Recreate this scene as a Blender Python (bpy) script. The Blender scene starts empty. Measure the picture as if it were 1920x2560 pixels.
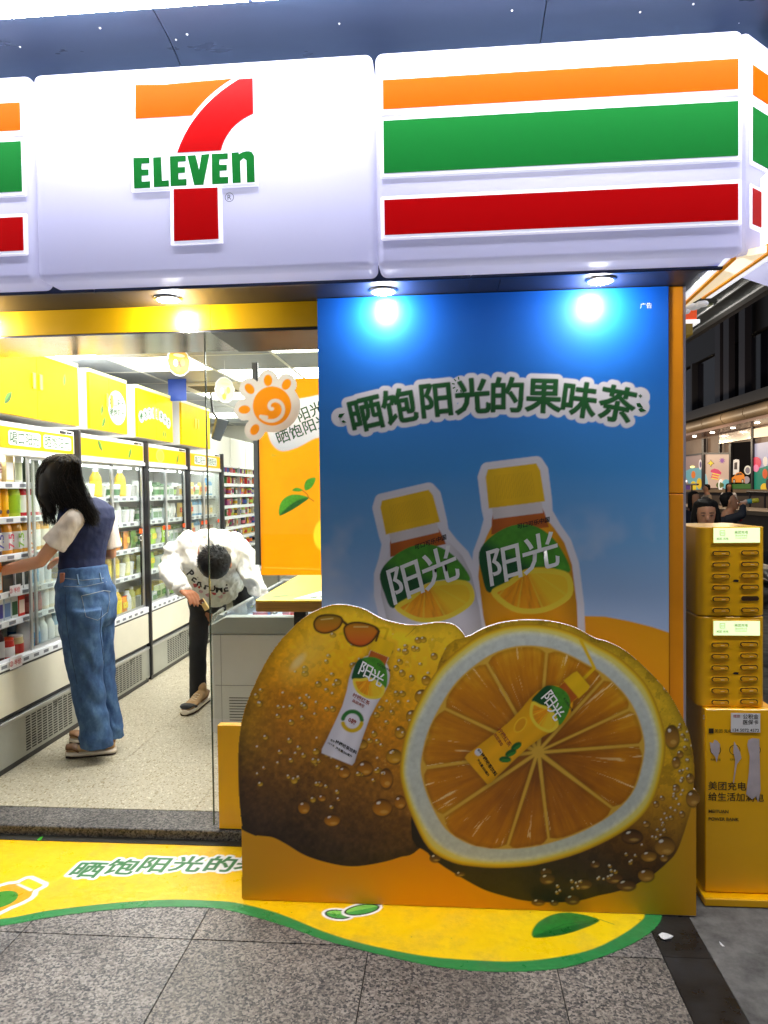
import bpy, bmesh, math, random, numpy as np
from mathutils import Vector, Matrix, noise as mnoise
from mathutils.bvhtree import BVHTree
random.seed(7); RNG = np.random.default_rng(7)
SC = bpy.context.scene
COL = SC.collection

# ------------------------------------------------------------ camera
FPX = 1824.8
YAW, PITCH, ROLL = 8.57597519e-02, -2.85961393e-02, -1.24057464e-02
def _basis():
    cy, sy, cp, sp = math.cos(YAW), math.sin(YAW), math.cos(PITCH), math.sin(PITCH)
    f = Vector((-sy*cp, cy*cp, sp)); r = Vector((cy, sy, 0)); u = r.cross(f)
    c, s = math.cos(ROLL), math.sin(ROLL)
    return c*r+s*u, -s*r+c*u, f
CR, CU, CF = _basis()
CAM = Vector((0, 0, 1.5))
cd = bpy.data.cameras.new('camera'); cam = bpy.data.objects.new('camera', cd); COL.objects.link(cam)
cd.sensor_fit = 'VERTICAL'; cd.sensor_height = 36; cd.lens = 36*FPX/2560
cd.clip_start = .05; cd.clip_end = 400
cam.matrix_world = Matrix(((CR.x, CU.x, -CF.x, CAM.x), (CR.y, CU.y, -CF.y, CAM.y), (CR.z, CU.z, -CF.z, CAM.z), (0, 0, 0, 1)))
SC.camera = cam

# ------------------------------------------------------------ night sky, exposure
w = bpy.data.worlds.new('World'); SC.world = w; w.use_nodes = True
wn = w.node_tree; bg = wn.nodes['Background']
bg.inputs[0].default_value = (.62, .66, .75, 1); bg.inputs[1].default_value = .225   # city glow of an overcast night
SC.view_settings.view_transform = 'Standard'; SC.view_settings.look = 'None'
SC.view_settings.exposure = 0.0; SC.view_settings.gamma = 1
SC.view_settings.use_curve_mapping = False
SC.cycles.use_denoising = True
SC.cycles.max_bounces = 8; SC.cycles.diffuse_bounces = 3; SC.cycles.glossy_bounces = 3
SC.cycles.transparent_max_bounces = 12; SC.cycles.transmission_bounces = 4
SC.cycles.caustics_reflective = False; SC.cycles.caustics_refractive = False
SC.cycles.sample_clamp_indirect = 6.0

# ------------------------------------------------------------ pixel -> world on a given plane
def ray(px, py): return CF + CR*((px-960)/FPX) - CU*((py-1280)/FPX)
def PY(px, py, y): d = ray(px, py); return CAM + d*(y/d.y)
def PX(px, py, x): d = ray(px, py); return CAM + d*(x/d.x)
def PZ(px, py, z): d = ray(px, py); return CAM + d*((z-1.5)/d.z)
def project(P):
    """world points (N,3) -> photo pixel coordinates"""
    q = P-np.array(CAM); wd = q@np.array(CF)
    return 960+FPX*(q@np.array(CR))/wd, 1280-FPX*(q@np.array(CU))/wd

# ------------------------------------------------------------ colour
def lin(c):
    """sRGB 0-255 -> linear"""
    return tuple((x/255/12.92) if x/255 <= .04045 else ((x/255+.055)/1.055)**2.4 for x in c)
def linn(a):
    a = np.asarray(a, float)/255
    return np.where(a <= .04045, a/12.92, ((a+.055)/1.055)**2.4)

# ------------------------------------------------------------ materials
_m = {}
def M(name, col=(.5, .5, .5), rough=.5, metal=0, var=0, vscale=6, bump=0, bscale=80, emis=None, es=0, coat=0, spec=.5,
      stretch=(1, 1, 1), trans=None, tfac=.5, sss=0, rvar=0):
    if name in _m: return _m[name]
    m = bpy.data.materials.new(name); m.use_nodes = True; _m[name] = m
    nt = m.node_tree; N = nt.nodes; L = nt.links; b = N['Principled BSDF']
    b.inputs['Base Color'].default_value = (*col, 1); b.inputs['Roughness'].default_value = rough
    b.inputs['Metallic'].default_value = metal; b.inputs['Specular IOR Level'].default_value = spec
    b.inputs['Coat Weight'].default_value = coat; b.inputs['Coat Roughness'].default_value = .08
    if sss: b.inputs['Subsurface Weight'].default_value = sss; b.inputs['Subsurface Scale'].default_value = .01
    if emis: b.inputs['Emission Color'].default_value = (*emis, 1); b.inputs['Emission Strength'].default_value = es
    if var or bump or rvar:
        tc = N.new('ShaderNodeTexCoord'); mp = N.new('ShaderNodeMapping'); mp.inputs['Scale'].default_value = stretch
        L.new(tc.outputs['Object'], mp.inputs[0])
    if var or rvar:
        n = N.new('ShaderNodeTexNoise'); n.inputs['Scale'].default_value = vscale; n.inputs['Detail'].default_value = 5
        n.inputs['Roughness'].default_value = .65; L.new(mp.outputs[0], n.inputs['Vector'])
    if var:
        mx = N.new('ShaderNodeMix'); mx.data_type = 'RGBA'; mx.inputs[6].default_value = (*[max(0, c*(1-var)) for c in col], 1)
        mx.inputs[7].default_value = (*[min(1, c*(1+var)) for c in col], 1)
        r = N.new('ShaderNodeMapRange'); r.inputs[1].default_value = .3; r.inputs[2].default_value = .7
        L.new(n.outputs[0], r.inputs[0]); L.new(r.outputs[0], mx.inputs[0]); L.new(mx.outputs[2], b.inputs['Base Color'])
    if rvar:
        r = N.new('ShaderNodeMapRange'); r.inputs[1].default_value = .3; r.inputs[2].default_value = .7
        r.inputs[3].default_value = max(0, rough-rvar); r.inputs[4].default_value = min(1, rough+rvar)
        L.new(n.outputs[0], r.inputs[0]); L.new(r.outputs[0], b.inputs['Roughness'])
    if bump:
        n2 = N.new('ShaderNodeTexNoise'); n2.inputs['Scale'].default_value = bscale; n2.inputs['Detail'].default_value = 4
        L.new(mp.outputs[0], n2.inputs['Vector']); bu = N.new('ShaderNodeBump'); bu.inputs['Strength'].default_value = bump
        bu.inputs['Distance'].default_value = .004; L.new(n2.outputs[0], bu.inputs['Height']); L.new(bu.outputs[0], b.inputs['Normal'])
    if trans:   # translucent sheet (backlit acrylic, film)
        t = N.new('ShaderNodeBsdfTranslucent'); t.inputs[0].default_value = (*trans, 1)
        ms = N.new('ShaderNodeMixShader'); ms.inputs[0].default_value = tfac
        L.new(b.outputs[0], ms.inputs[1]); L.new(t.outputs[0], ms.inputs[2]); L.new(ms.outputs[0], N['Material Output'].inputs[0])
    return m

def glass(name, tint=(1, 1, 1), refl=.08, haze=0, rough=.0):
    if name in _m: return _m[name]
    m = bpy.data.materials.new(name); m.use_nodes = True; _m[name] = m
    nt = m.node_tree; N = nt.nodes; L = nt.links; N.remove(N['Principled BSDF'])
    tr = N.new('ShaderNodeBsdfTransparent'); tr.inputs[0].default_value = (*tint, 1)
    gl = N.new('ShaderNodeBsdfGlossy'); gl.inputs['Roughness'].default_value = rough
    fr = N.new('ShaderNodeLayerWeight'); fr.inputs[0].default_value = .5
    pw = N.new('ShaderNodeMath'); pw.operation = 'POWER'; pw.inputs[1].default_value = 5; L.new(fr.outputs['Facing'], pw.inputs[0])
    mth = N.new('ShaderNodeMath'); mth.operation = 'MULTIPLY_ADD'; mth.inputs[1].default_value = .7; mth.inputs[2].default_value = refl*.5
    L.new(pw.outputs[0], mth.inputs[0])
    ms = N.new('ShaderNodeMixShader'); L.new(mth.outputs[0], ms.inputs[0]); L.new(tr.outputs[0], ms.inputs[1]); L.new(gl.outputs[0], ms.inputs[2])
    out = ms.outputs[0]
    if haze:
        df = N.new('ShaderNodeBsdfDiffuse'); df.inputs[0].default_value = (.8, .82, .8, 1)
        tc = N.new('ShaderNodeTexCoord'); n = N.new('ShaderNodeTexNoise'); n.inputs['Scale'].default_value = 3; n.inputs['Detail'].default_value = 5
        L.new(tc.outputs['Object'], n.inputs['Vector'])
        r = N.new('ShaderNodeMapRange'); r.inputs[1].default_value = .4; r.inputs[2].default_value = .75; r.inputs[4].default_value = haze
        L.new(n.outputs[0], r.inputs[0])
        m2 = N.new('ShaderNodeMixShader'); L.new(r.outputs[0], m2.inputs[0]); L.new(out, m2.inputs[1]); L.new(df.outputs[0], m2.inputs[2]); out = m2.outputs[0]
    L.new(out, N['Material Output'].inputs[0])
    return m

def print_mat(name, rough=.4, bump=0, trans=0, coat=0, wear=0):
    """printed sheet: ink colours come from the 'ink' attribute of its mesh"""
    if name in _m: return _m[name]
    m = bpy.data.materials.new(name); m.use_nodes = True; _m[name] = m
    nt = m.node_tree; N = nt.nodes; L = nt.links; b = N['Principled BSDF']
    a = N.new('ShaderNodeVertexColor'); a.layer_name = 'ink'
    L.new(a.outputs[0], b.inputs['Base Color']); b.inputs['Roughness'].default_value = rough; b.inputs['Coat Weight'].default_value = coat
    if trans:   # film lit through from behind
        t = N.new('ShaderNodeBsdfTranslucent'); L.new(a.outputs[0], t.inputs[0]); ms = N.new('ShaderNodeMixShader'); ms.inputs[0].default_value = trans
        L.new(b.outputs[0], ms.inputs[1]); L.new(t.outputs[0], ms.inputs[2]); L.new(ms.outputs[0], N['Material Output'].inputs[0])
    if wear:   # scuffs and dulled tracks
        tc = N.new('ShaderNodeTexCoord'); nw = N.new('ShaderNodeTexNoise'); nw.inputs['Scale'].default_value = 5; nw.inputs['Detail'].default_value = 8; nw.inputs['Roughness'].default_value = .75; L.new(tc.outputs['Object'], nw.inputs['Vector'])
        mr = N.new('ShaderNodeMapRange'); mr.inputs[1].default_value = .35; mr.inputs[2].default_value = .65; mr.inputs[3].default_value = .2; mr.inputs[4].default_value = .6; L.new(nw.outputs[0], mr.inputs[0]); L.new(mr.outputs[0], b.inputs['Roughness'])
        m2 = N.new('ShaderNodeMapRange'); m2.inputs[1].default_value = .5; m2.inputs[2].default_value = .75; m2.inputs[4].default_value = wear; L.new(nw.outputs[0], m2.inputs[0])
        mx = N.new('ShaderNodeMix'); mx.data_type = 'RGBA'; L.new(m2.outputs[0], mx.inputs[0]); L.new(a.outputs[0], mx.inputs[6]); mx.inputs[7].default_value = (.12, .10, .06, 1); L.new(mx.outputs[2], b.inputs['Base Color'])
    if bump:
        tc = N.new('ShaderNodeTexCoord'); n2 = N.new('ShaderNodeTexNoise'); n2.inputs['Scale'].default_value = 30; L.new(tc.outputs['Object'], n2.inputs['Vector'])
        bu = N.new('ShaderNodeBump'); bu.inputs['Strength'].default_value = bump; bu.inputs['Distance'].default_value = .01
        L.new(n2.outputs[0], bu.inputs['Height']); L.new(bu.outputs[0], b.inputs['Normal'])
    return m

# ------------------------------------------------------------ objects
ORG = {}
def tag(o, label=None, cat=None, group=None, kind=None):
    if label: o['label'] = label
    if cat: o['category'] = cat
    if group: o['group'] = group
    if kind: o['kind'] = kind
    return o
def thing(name, label, cat, loc=(0, 0, 0), group=None):
    o = bpy.data.objects.new(name, None); COL.objects.link(o); o.location = loc; o.empty_display_size = .1
    ORG[o.name] = Vector(loc); return tag(o, label, cat, group)
def struct(name, loc=(0, 0, 0)):
    o = bpy.data.objects.new(name, None); COL.objects.link(o); o.location = loc; ORG[o.name] = Vector(loc); o['kind'] = 'structure'; return o
def link(name, me, parent=None):
    o = bpy.data.objects.new(name, me); COL.objects.link(o)
    if parent: o.parent = parent
    return o
def copy_tree(o, delta, label=None, parent=None, group=None):
    c = o.copy(); COL.objects.link(c)
    if parent: c.parent = parent
    else:
        c.location = o.location+Vector(delta); ORG[c.name] = c.location.copy()
        if label: c['label'] = label
        if group: c['group'] = group
    for ch in list(o.children): copy_tree(ch, (0, 0, 0), None, c)
    return c

class MB:
    """collects shapes in world coordinates; build() makes one mesh object"""
    def __init__(s): s.v = []; s.f = []; s.mi = []; s.cur = 0
    def mat(s, i): s.cur = i; return s
    def add(s, vs, fs):
        n = len(s.v); s.v += [Vector(p) for p in vs]; s.f += [tuple(i+n for i in f) for f in fs]; s.mi += [s.cur]*len(fs); return s
    def box(s, x0, x1, y0, y1, z0, z1):
        vs = [(x, y, z) for x in (x0, x1) for y in (y0, y1) for z in (z0, z1)]
        return s.add(vs, [(0, 1, 3, 2), (4, 6, 7, 5), (0, 4, 5, 1), (2, 3, 7, 6), (0, 2, 6, 4), (1, 5, 7, 3)])
    def hexa(s, p):  # 8 points: bottom 4 ccw, top 4 ccw
        return s.add(p, [(3, 2, 1, 0), (4, 5, 6, 7), (0, 1, 5, 4), (1, 2, 6, 5), (2, 3, 7, 6), (3, 0, 4, 7)])
    def quad(s, a, b, c, d): return s.add([a, b, c, d], [(0, 1, 2, 3)])
    def prism(s, pts, ax, t0, t1):
        """polygon pts (2D) extruded along axis ax ('x','y','z') from t0 to t1"""
        def mk(p, t): return {'x': (t, p[0], p[1]), 'y': (p[0], t, p[1]), 'z': (p[0], p[1], t)}[ax]
        n = len(pts); vs = [mk(p, t0) for p in pts]+[mk(p, t1) for p in pts]
        return s.add(vs, [tuple(range(n)), tuple(range(2*n-1, n-1, -1))]+[(i, i+n, (i+1) % n+n, (i+1) % n) for i in range(n)])
    def tube(s, pts, r, n=8, r2=None, cap=True):
        pts = [Vector(p) for p in pts]; k = len(pts); rs = [r]*k if not isinstance(r, (list, tuple)) else r
        base = len(s.v); vs = []; fs = []; prev = None
        for i, p in enumerate(pts):
            t = (pts[min(i+1, k-1)]-pts[max(i-1, 0)]).normalized()
            if prev is None: a = t.orthogonal().normalized()
            else:
                a = prev-t*prev.dot(t)
                a = a.normalized() if a.length > 1e-6 else t.orthogonal().normalized()
            prev = a; b = t.cross(a)
            vs += [p+a*(math.cos(q*2*math.pi/n)*rs[i])+b*(math.sin(q*2*math.pi/n)*rs[i]) for q in range(n)]
        for i in range(k-1):
            for q in range(n): fs.append((i*n+q, i*n+(q+1) % n, (i+1)*n+(q+1) % n, (i+1)*n+q))
        if cap: fs += [tuple(range(n-1, -1, -1)), tuple(range((k-1)*n, k*n))]
        return s.add(vs, fs)
    def lathe(s, c, prof, n=16, sx=1, sy=1):
        """prof: (r, z) list from bottom up around the vertical axis at c"""
        c = Vector(c); vs = []; fs = []; k = len(prof)
        for r, z in prof: vs += [c+Vector((math.cos(q*2*math.pi/n)*r*sx, math.sin(q*2*math.pi/n)*r*sy, z)) for q in range(n)]
        for i in range(k-1):
            for q in range(n): fs.append((i*n+q, i*n+(q+1) % n, (i+1)*n+(q+1) % n, (i+1)*n+q))
        fs += [tuple(range(n-1, -1, -1)), tuple(range((k-1)*n, k*n))]
        return s.add(vs, fs)
    def ball(s, c, r, n=12, k=8):
        if not isinstance(r, (tuple, list)): r = (r, r, r)
        c = Vector(c); vs = [c-Vector((0, 0, r[2]))]; fs = []
        for i in range(1, k):
            a = -math.pi/2+math.pi*i/k
            vs += [c+Vector((math.cos(q*2*math.pi/n)*math.cos(a)*r[0], math.sin(q*2*math.pi/n)*math.cos(a)*r[1], math.sin(a)*r[2])) for q in range(n)]
        vs.append(c+Vector((0, 0, r[2])))
        for q in range(n): fs.append((0, 1+(q+1) % n, 1+q))
        for i in range(k-2):
            for q in range(n): fs.append((1+i*n+q, 1+i*n+(q+1) % n, 1+(i+1)*n+(q+1) % n, 1+(i+1)*n+q))
        e = len(vs)-1; b = 1+(k-2)*n
        for q in range(n): fs.append((b+q, b+(q+1) % n, e))
        return s.add(vs, fs)
    def limb(s, pts, rs, n=14):
        """tapered chain with round joints (for remeshing)"""
        pts = [Vector(p) for p in pts]
        for i in range(len(pts)): s.ball(pts[i], rs[i]*1.0, n, 8)
        for i in range(len(pts)-1):
            if (pts[i+1]-pts[i]).length > 1e-4: s.tube([pts[i], pts[i+1]], [rs[i], rs[i+1]], n)
        return s
    def loft(s, rings, n=20):
        """rings of (centre, vector a, vector b)"""
        vs = []; fs = []; k = len(rings)
        for c, a, b in rings:
            c, a, b = Vector(c), Vector(a), Vector(b)
            vs += [c+a*math.cos(q*2*math.pi/n)+b*math.sin(q*2*math.pi/n) for q in range(n)]
        for i in range(k-1):
            for q in range(n): fs.append((i*n+q, i*n+(q+1) % n, (i+1)*n+(q+1) % n, (i+1)*n+q))
        fs += [tuple(range(n-1, -1, -1)), tuple(range((k-1)*n, k*n))]
        return s.add(vs, fs)
    def mesh(s, name, mats, org=Vector((0, 0, 0)), bevel=0, smooth=False, seg=1):
        me = bpy.data.meshes.new(name); me.from_pydata([p-org for p in s.v], [], s.f)
        for m in (mats if isinstance(mats, (list, tuple)) else [mats]): me.materials.append(m)
        if max(s.mi, default=0): me.polygons.foreach_set('material_index', s.mi)
        bm = bmesh.new(); bm.from_mesh(me); bmesh.ops.recalc_face_normals(bm, faces=bm.faces)
        if bevel: bmesh.ops.bevel(bm, geom=bm.edges[:], offset=bevel, segments=seg, affect='EDGES', profile=.6, clamp_overlap=True)
        bm.to_mesh(me); bm.free()
        if smooth: me.polygons.foreach_set('use_smooth', [True]*len(me.polygons))
        me.update(); return me
    def build(s, name, mats, parent=None, bevel=0, smooth=False, seg=1, loc=None):
        """under a parent, or top-level with its origin at loc"""
        org = Vector((0, 0, 0))
        if parent: org = ORG.get(parent.name, Vector())
        elif loc: org = Vector(loc)
        o = link(name, s.mesh(name, mats, org, bevel, smooth, seg), parent)
        if parent: ORG[o.name] = org
        else: o.location = org; ORG[o.name] = org
        if smooth == 'angle': o.data.set_sharp_from_angle(angle=math.radians(35))
        return o

def remesh(mb, voxel, smooth=3, fold=None):
    """union of closed shapes -> one continuous surface"""
    me = mb.mesh('tmp', M('tmp')); o = bpy.data.objects.new('tmp', me); COL.objects.link(o)
    md = o.modifiers.new('r', 'REMESH'); md.mode = 'VOXEL'; md.voxel_size = voxel; md.use_smooth_shade = True
    if smooth: sm = o.modifiers.new('s', 'SMOOTH'); sm.iterations = smooth; sm.factor = .5
    dg = bpy.context.evaluated_depsgraph_get(); r = bpy.data.meshes.new_from_object(o.evaluated_get(dg), depsgraph=dg)
    bpy.data.objects.remove(o); bpy.data.meshes.remove(me)
    if fold:
        n = len(r.vertices); co = np.empty(n*3); r.vertices.foreach_get('co', co); co = co.reshape(-1, 3)
        nn = np.empty(n*3); r.vertices.foreach_get('normal', nn); nn = nn.reshape(-1, 3)
        co = co+nn*fold(co)[:, None]; r.vertices.foreach_set('co', co.ravel()); r.update()
    return r
def put(name, me, mat, parent, smooth=True):
    me.materials.clear(); me.materials.append(mat); org = ORG[parent.name]
    me.transform(Matrix.Translation(-org))
    if smooth: me.polygons.foreach_set('use_smooth', [True]*len(me.polygons))
    o = link(name, me, parent); ORG[o.name] = org; return o

# ------------------------------------------------------------ lettering
def glyphs(s, bold=.0, res=3):
    c = bpy.data.curves.new('t', 'FONT'); c.body = s; c.size = 1; c.offset = bold; c.resolution_u = res
    o = bpy.data.objects.new('t', c); COL.objects.link(o)
    dg = bpy.context.evaluated_depsgraph_get(); m = bpy.data.meshes.new_from_object(o.evaluated_get(dg))
    bpy.data.objects.remove(o); bpy.data.curves.remove(c)
    n = len(m.vertices); co = np.empty(n*3); m.vertices.foreach_get('co', co)
    return m, co.reshape(-1, 3)[:, :2].copy()
_gc = {}
def text(name, s, mats, parent, O, ux, uy, size=.1, bold=.0, center=True, sx=1, slant=0, warp=None, outline=None, res=3):
    """flat lettering at O along ux with up direction uy; warp maps (u,v)->world"""
    me, co = glyphs(s, bold, res)
    if center:
        lo, hi = co.min(0), co.max(0); co = co-[(lo[0]+hi[0])/2, (lo[1]+hi[1])/2]
    co[:, 0] += slant*co[:, 1]; co[:, 0] *= sx; co *= size
    O = Vector(O); ux = Vector(ux); uy = Vector(uy)
    if warp: W = [Vector(warp(a, b)) for a, b in co]
    else: W = [O+ux*a+uy*b for a, b in co]
    if outline is not None:
        bm = bmesh.new(); bm.from_mesh(me); bm.verts.ensure_lookup_table()
        for e in bm.edges:
            if len(e.link_faces) < 2: outline.append((W[e.verts[0].index], W[e.verts[1].index]))
        bm.free()
    org = ORG.get(parent.name, Vector()) if parent else Vector()
    me.vertices.foreach_set('co', np.array([list(p-org) for p in W]).ravel())
    me.materials.clear(); me.materials.append(mats); me.name = name; me.update()
    o = link(name, me, parent); ORG[o.name] = org; return o

# ------------------------------------------------------------ printed pictures painted on a fine grid
class Paint:
    """X, Y: coordinates of grid points; C: ink (linear rgb); A: sheet present"""
    def __init__(s, X, Y, base=(255, 255, 255)):
        s.X, s.Y = X, Y; s.C = np.tile(linn(base), (len(X), 1)); s.A = np.ones(len(X))
    def col(s, c):
        if callable(c): return c
        return linn(c)
    def lay(s, a, c, idx=None):
        if idx is None: idx = slice(None)
        c = linn(c) if np.ndim(c) == 1 else c
        s.C[idx] = s.C[idx]*(1-a[:, None])+c*a[:, None]
    def box_idx(s, pts, pad):
        lo, hi = pts.min(0)-pad, pts.max(0)+pad
        return np.nonzero((s.X >= lo[0]) & (s.X <= hi[0]) & (s.Y >= lo[1]) & (s.Y <= hi[1]))[0]
    def sdf(s, pts, idx):
        x, y = s.X[idx], s.Y[idx]; p = np.asarray(pts, float); q = np.roll(p, -1, 0)
        d = np.full(len(x), 1e9); ins = np.zeros(len(x), bool)
        for (ax, ay), (bx, by) in zip(p, q):
            ex, ey = bx-ax, by-ay; l = ex*ex+ey*ey+1e-12
            t = np.clip(((x-ax)*ex+(y-ay)*ey)/l, 0, 1); d = np.minimum(d, (x-ax-t*ex)**2+(y-ay-t*ey)**2)
            c = ((ay > y) != (by > y)) & (x < ex*(y-ay)/(ey+1e-12)+ax); ins ^= c
        d = np.sqrt(d); return np.where(ins, -d, d)
    def poly(s, pts, c, aa=1.5, grow=0, alpha=1):
        pts = np.asarray(pts, float); idx = s.box_idx(pts, grow+aa*2)
        if not len(idx): return s
        d = s.sdf(pts, idx)-grow; a = np.clip(.5-d/(2*aa), 0, 1)*alpha; s.idx = idx
        s.lay(a, c(s.X[idx], s.Y[idx], d) if callable(c) else c, idx); return s
    def cut(s, pts, grow=0):
        """keep the sheet only inside the union of polygons (call after A zeroed)"""
        pts = np.asarray(pts, float); idx = s.box_idx(pts, grow+2); d = s.sdf(pts, idx)-grow
        s.A[idx] = np.maximum(s.A[idx], (d < 0)*1.0); return s
    def ell(s, cx, cy, rx, ry, rot, c, aa=1.5, alpha=1, edge=None):
        r = math.radians(rot); m = max(rx, ry)+aa*2
        idx = np.nonzero((abs(s.X-cx) <= m) & (abs(s.Y-cy) <= m))[0]
        if not len(idx): return s
        x, y = s.X[idx]-cx, s.Y[idx]-cy; u = (x*math.cos(r)+y*math.sin(r))/rx; v = (-x*math.sin(r)+y*math.cos(r))/ry
        q = np.sqrt(u*u+v*v); a = np.clip((1-q)*min(rx, ry)/aa+.5, 0, 1)*alpha
        s.lay(a, c(u, v, q) if callable(c) else c, idx); return s
    def line(s, pts, wdt, c, aa=1.2, alpha=1):
        pts = np.asarray(pts, float); idx = s.box_idx(pts, wdt+aa*2)
        if not len(idx): return s
        x, y = s.X[idx], s.Y[idx]; d = np.full(len(x), 1e9)
        for (ax, ay), (bx, by) in zip(pts[:-1], pts[1:]):
            ex, ey = bx-ax, by-ay; l = ex*ex+ey*ey+1e-12; t = np.clip(((x-ax)*ex+(y-ay)*ey)/l, 0, 1)
            d = np.minimum(d, (x-ax-t*ex)**2+(y-ay-t*ey)**2)
        d = np.sqrt(d)-wdt/2; s.lay(np.clip(.5-d/(2*aa), 0, 1)*alpha, c, idx); return s
    def halo(s, segs, r, c, aa=1.5):
        P = np.array(segs, float)  # (k,2,2)
        for ch in range(0, len(P), 40):
            q = P[ch:ch+40]; pts = q.reshape(-1, 2); idx = s.box_idx(pts, r+aa)
            if not len(idx): continue
            x, y = s.X[idx], s.Y[idx]; d = np.full(len(x), 1e9)
            for (ax, ay), (bx, by) in q:
                ex, ey = bx-ax, by-ay; l = ex*ex+ey*ey+1e-12; t = np.clip(((x-ax)*ex+(y-ay)*ey)/l, 0, 1)
                d = np.minimum(d, (x-ax-t*ex)**2+(y-ay-t*ey)**2)
            s.lay(np.clip(.5-(np.sqrt(d)-r)/(2*aa), 0, 1), c, idx)
        return s
def fbm(x, y, sc, seed=0, octv=4):
    """smooth value noise, -1..1"""
    r = np.random.default_rng(seed); tot = np.zeros(len(x)); amp = 1; nrm = 0
    for o in range(octv):
        T = r.random((64, 64))*2-1; u, v = x*sc, y*sc; i, j = np.floor(u).astype(int), np.floor(v).astype(int)
        fu, fv = u-i, v-j; fu = fu*fu*(3-2*fu); fv = fv*fv*(3-2*fv); g = lambda a, b: T[a % 64, b % 64]
        tot += amp*((g(i, j)*(1-fu)+g(i+1, j)*fu)*(1-fv)+(g(i, j+1)*(1-fu)+g(i+1, j+1)*fu)*fv); nrm += amp; amp *= .55; sc *= 2.03
    return tot/nrm
def spline(pts, closed=True, k=6):
    P = [np.array(p, float) for p in pts]; n = len(P); out = []
    for i in range(n if closed else n-1):
        a, b, c, d = (P[(i-1) % n] if closed or i else P[0]), P[i], P[(i+1) % n], (P[(i+2) % n] if closed or i+2 < n else P[-1])
        for j in range(k):
            t = j/k; out.append(tuple(.5*((2*b)+(-a+c)*t+(2*a-5*b+4*c-d)*t*t+(-a+3*b-3*c+d)*t**3)))
    if not closed: out.append(tuple(P[-1]))
    return out
def sheet(name, O, ux, uy, W, H, cell, fn, mat, parent, pixel=True):
    """printed sheet: grid W x H metres at O; fn(Paint) paints in photo-pixel units (pixel) or in metres"""
    nu, nv = int(W/cell)+2, int(H/cell)+2
    U, V = np.meshgrid(np.linspace(0, W, nu), np.linspace(0, H, nv)); U, V = U.ravel(), V.ravel()
    O = np.array(O, float); P = O+U[:, None]*np.array(ux, float)+V[:, None]*np.array(uy, float)
    if pixel: X, Y = project(P)
    else: X, Y = P@np.array(ux, float), P@np.array(uy, float)
    p = Paint(X, Y); fn(p)
    C = np.concatenate([np.clip(p.C, 0, .95), np.ones((len(X), 1))], 1).astype(np.float32)
    I = np.arange(nu*nv).reshape(nv, nu); q = np.stack([I[:-1, :-1], I[:-1, 1:], I[1:, 1:], I[1:, :-1]], -1).reshape(-1, 4)
    keep = (p.A[q].sum(1) >= 2) if pixel or p.A.min() < 1 else np.ones(len(q), bool); q = q[keep]
    used = np.unique(q); mp = np.zeros(len(X), int); mp[used] = np.arange(len(used)); q = mp[q]; P = P[used]; C = C[used]
    org = np.array(ORG.get(parent.name, Vector())) if parent else 0
    me = bpy.data.meshes.new(name); me.vertices.add(len(P)); me.vertices.foreach_set('co', (P-org).ravel())
    me.loops.add(len(q)*4); me.loops.foreach_set('vertex_index', q.ravel().astype(np.int32))
    me.polygons.add(len(q)); me.polygons.foreach_set('loop_start', np.arange(0, len(q)*4, 4, dtype=np.int32))
    me.update(calc_edges=True)
    at = me.color_attributes.new('ink', 'FLOAT_COLOR', 'POINT'); at.data.foreach_set('color', C.ravel())
    me.materials.append(mat); o = link(name, me, parent); ORG[o.name] = Vector(org) if parent else Vector(); return o
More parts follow.
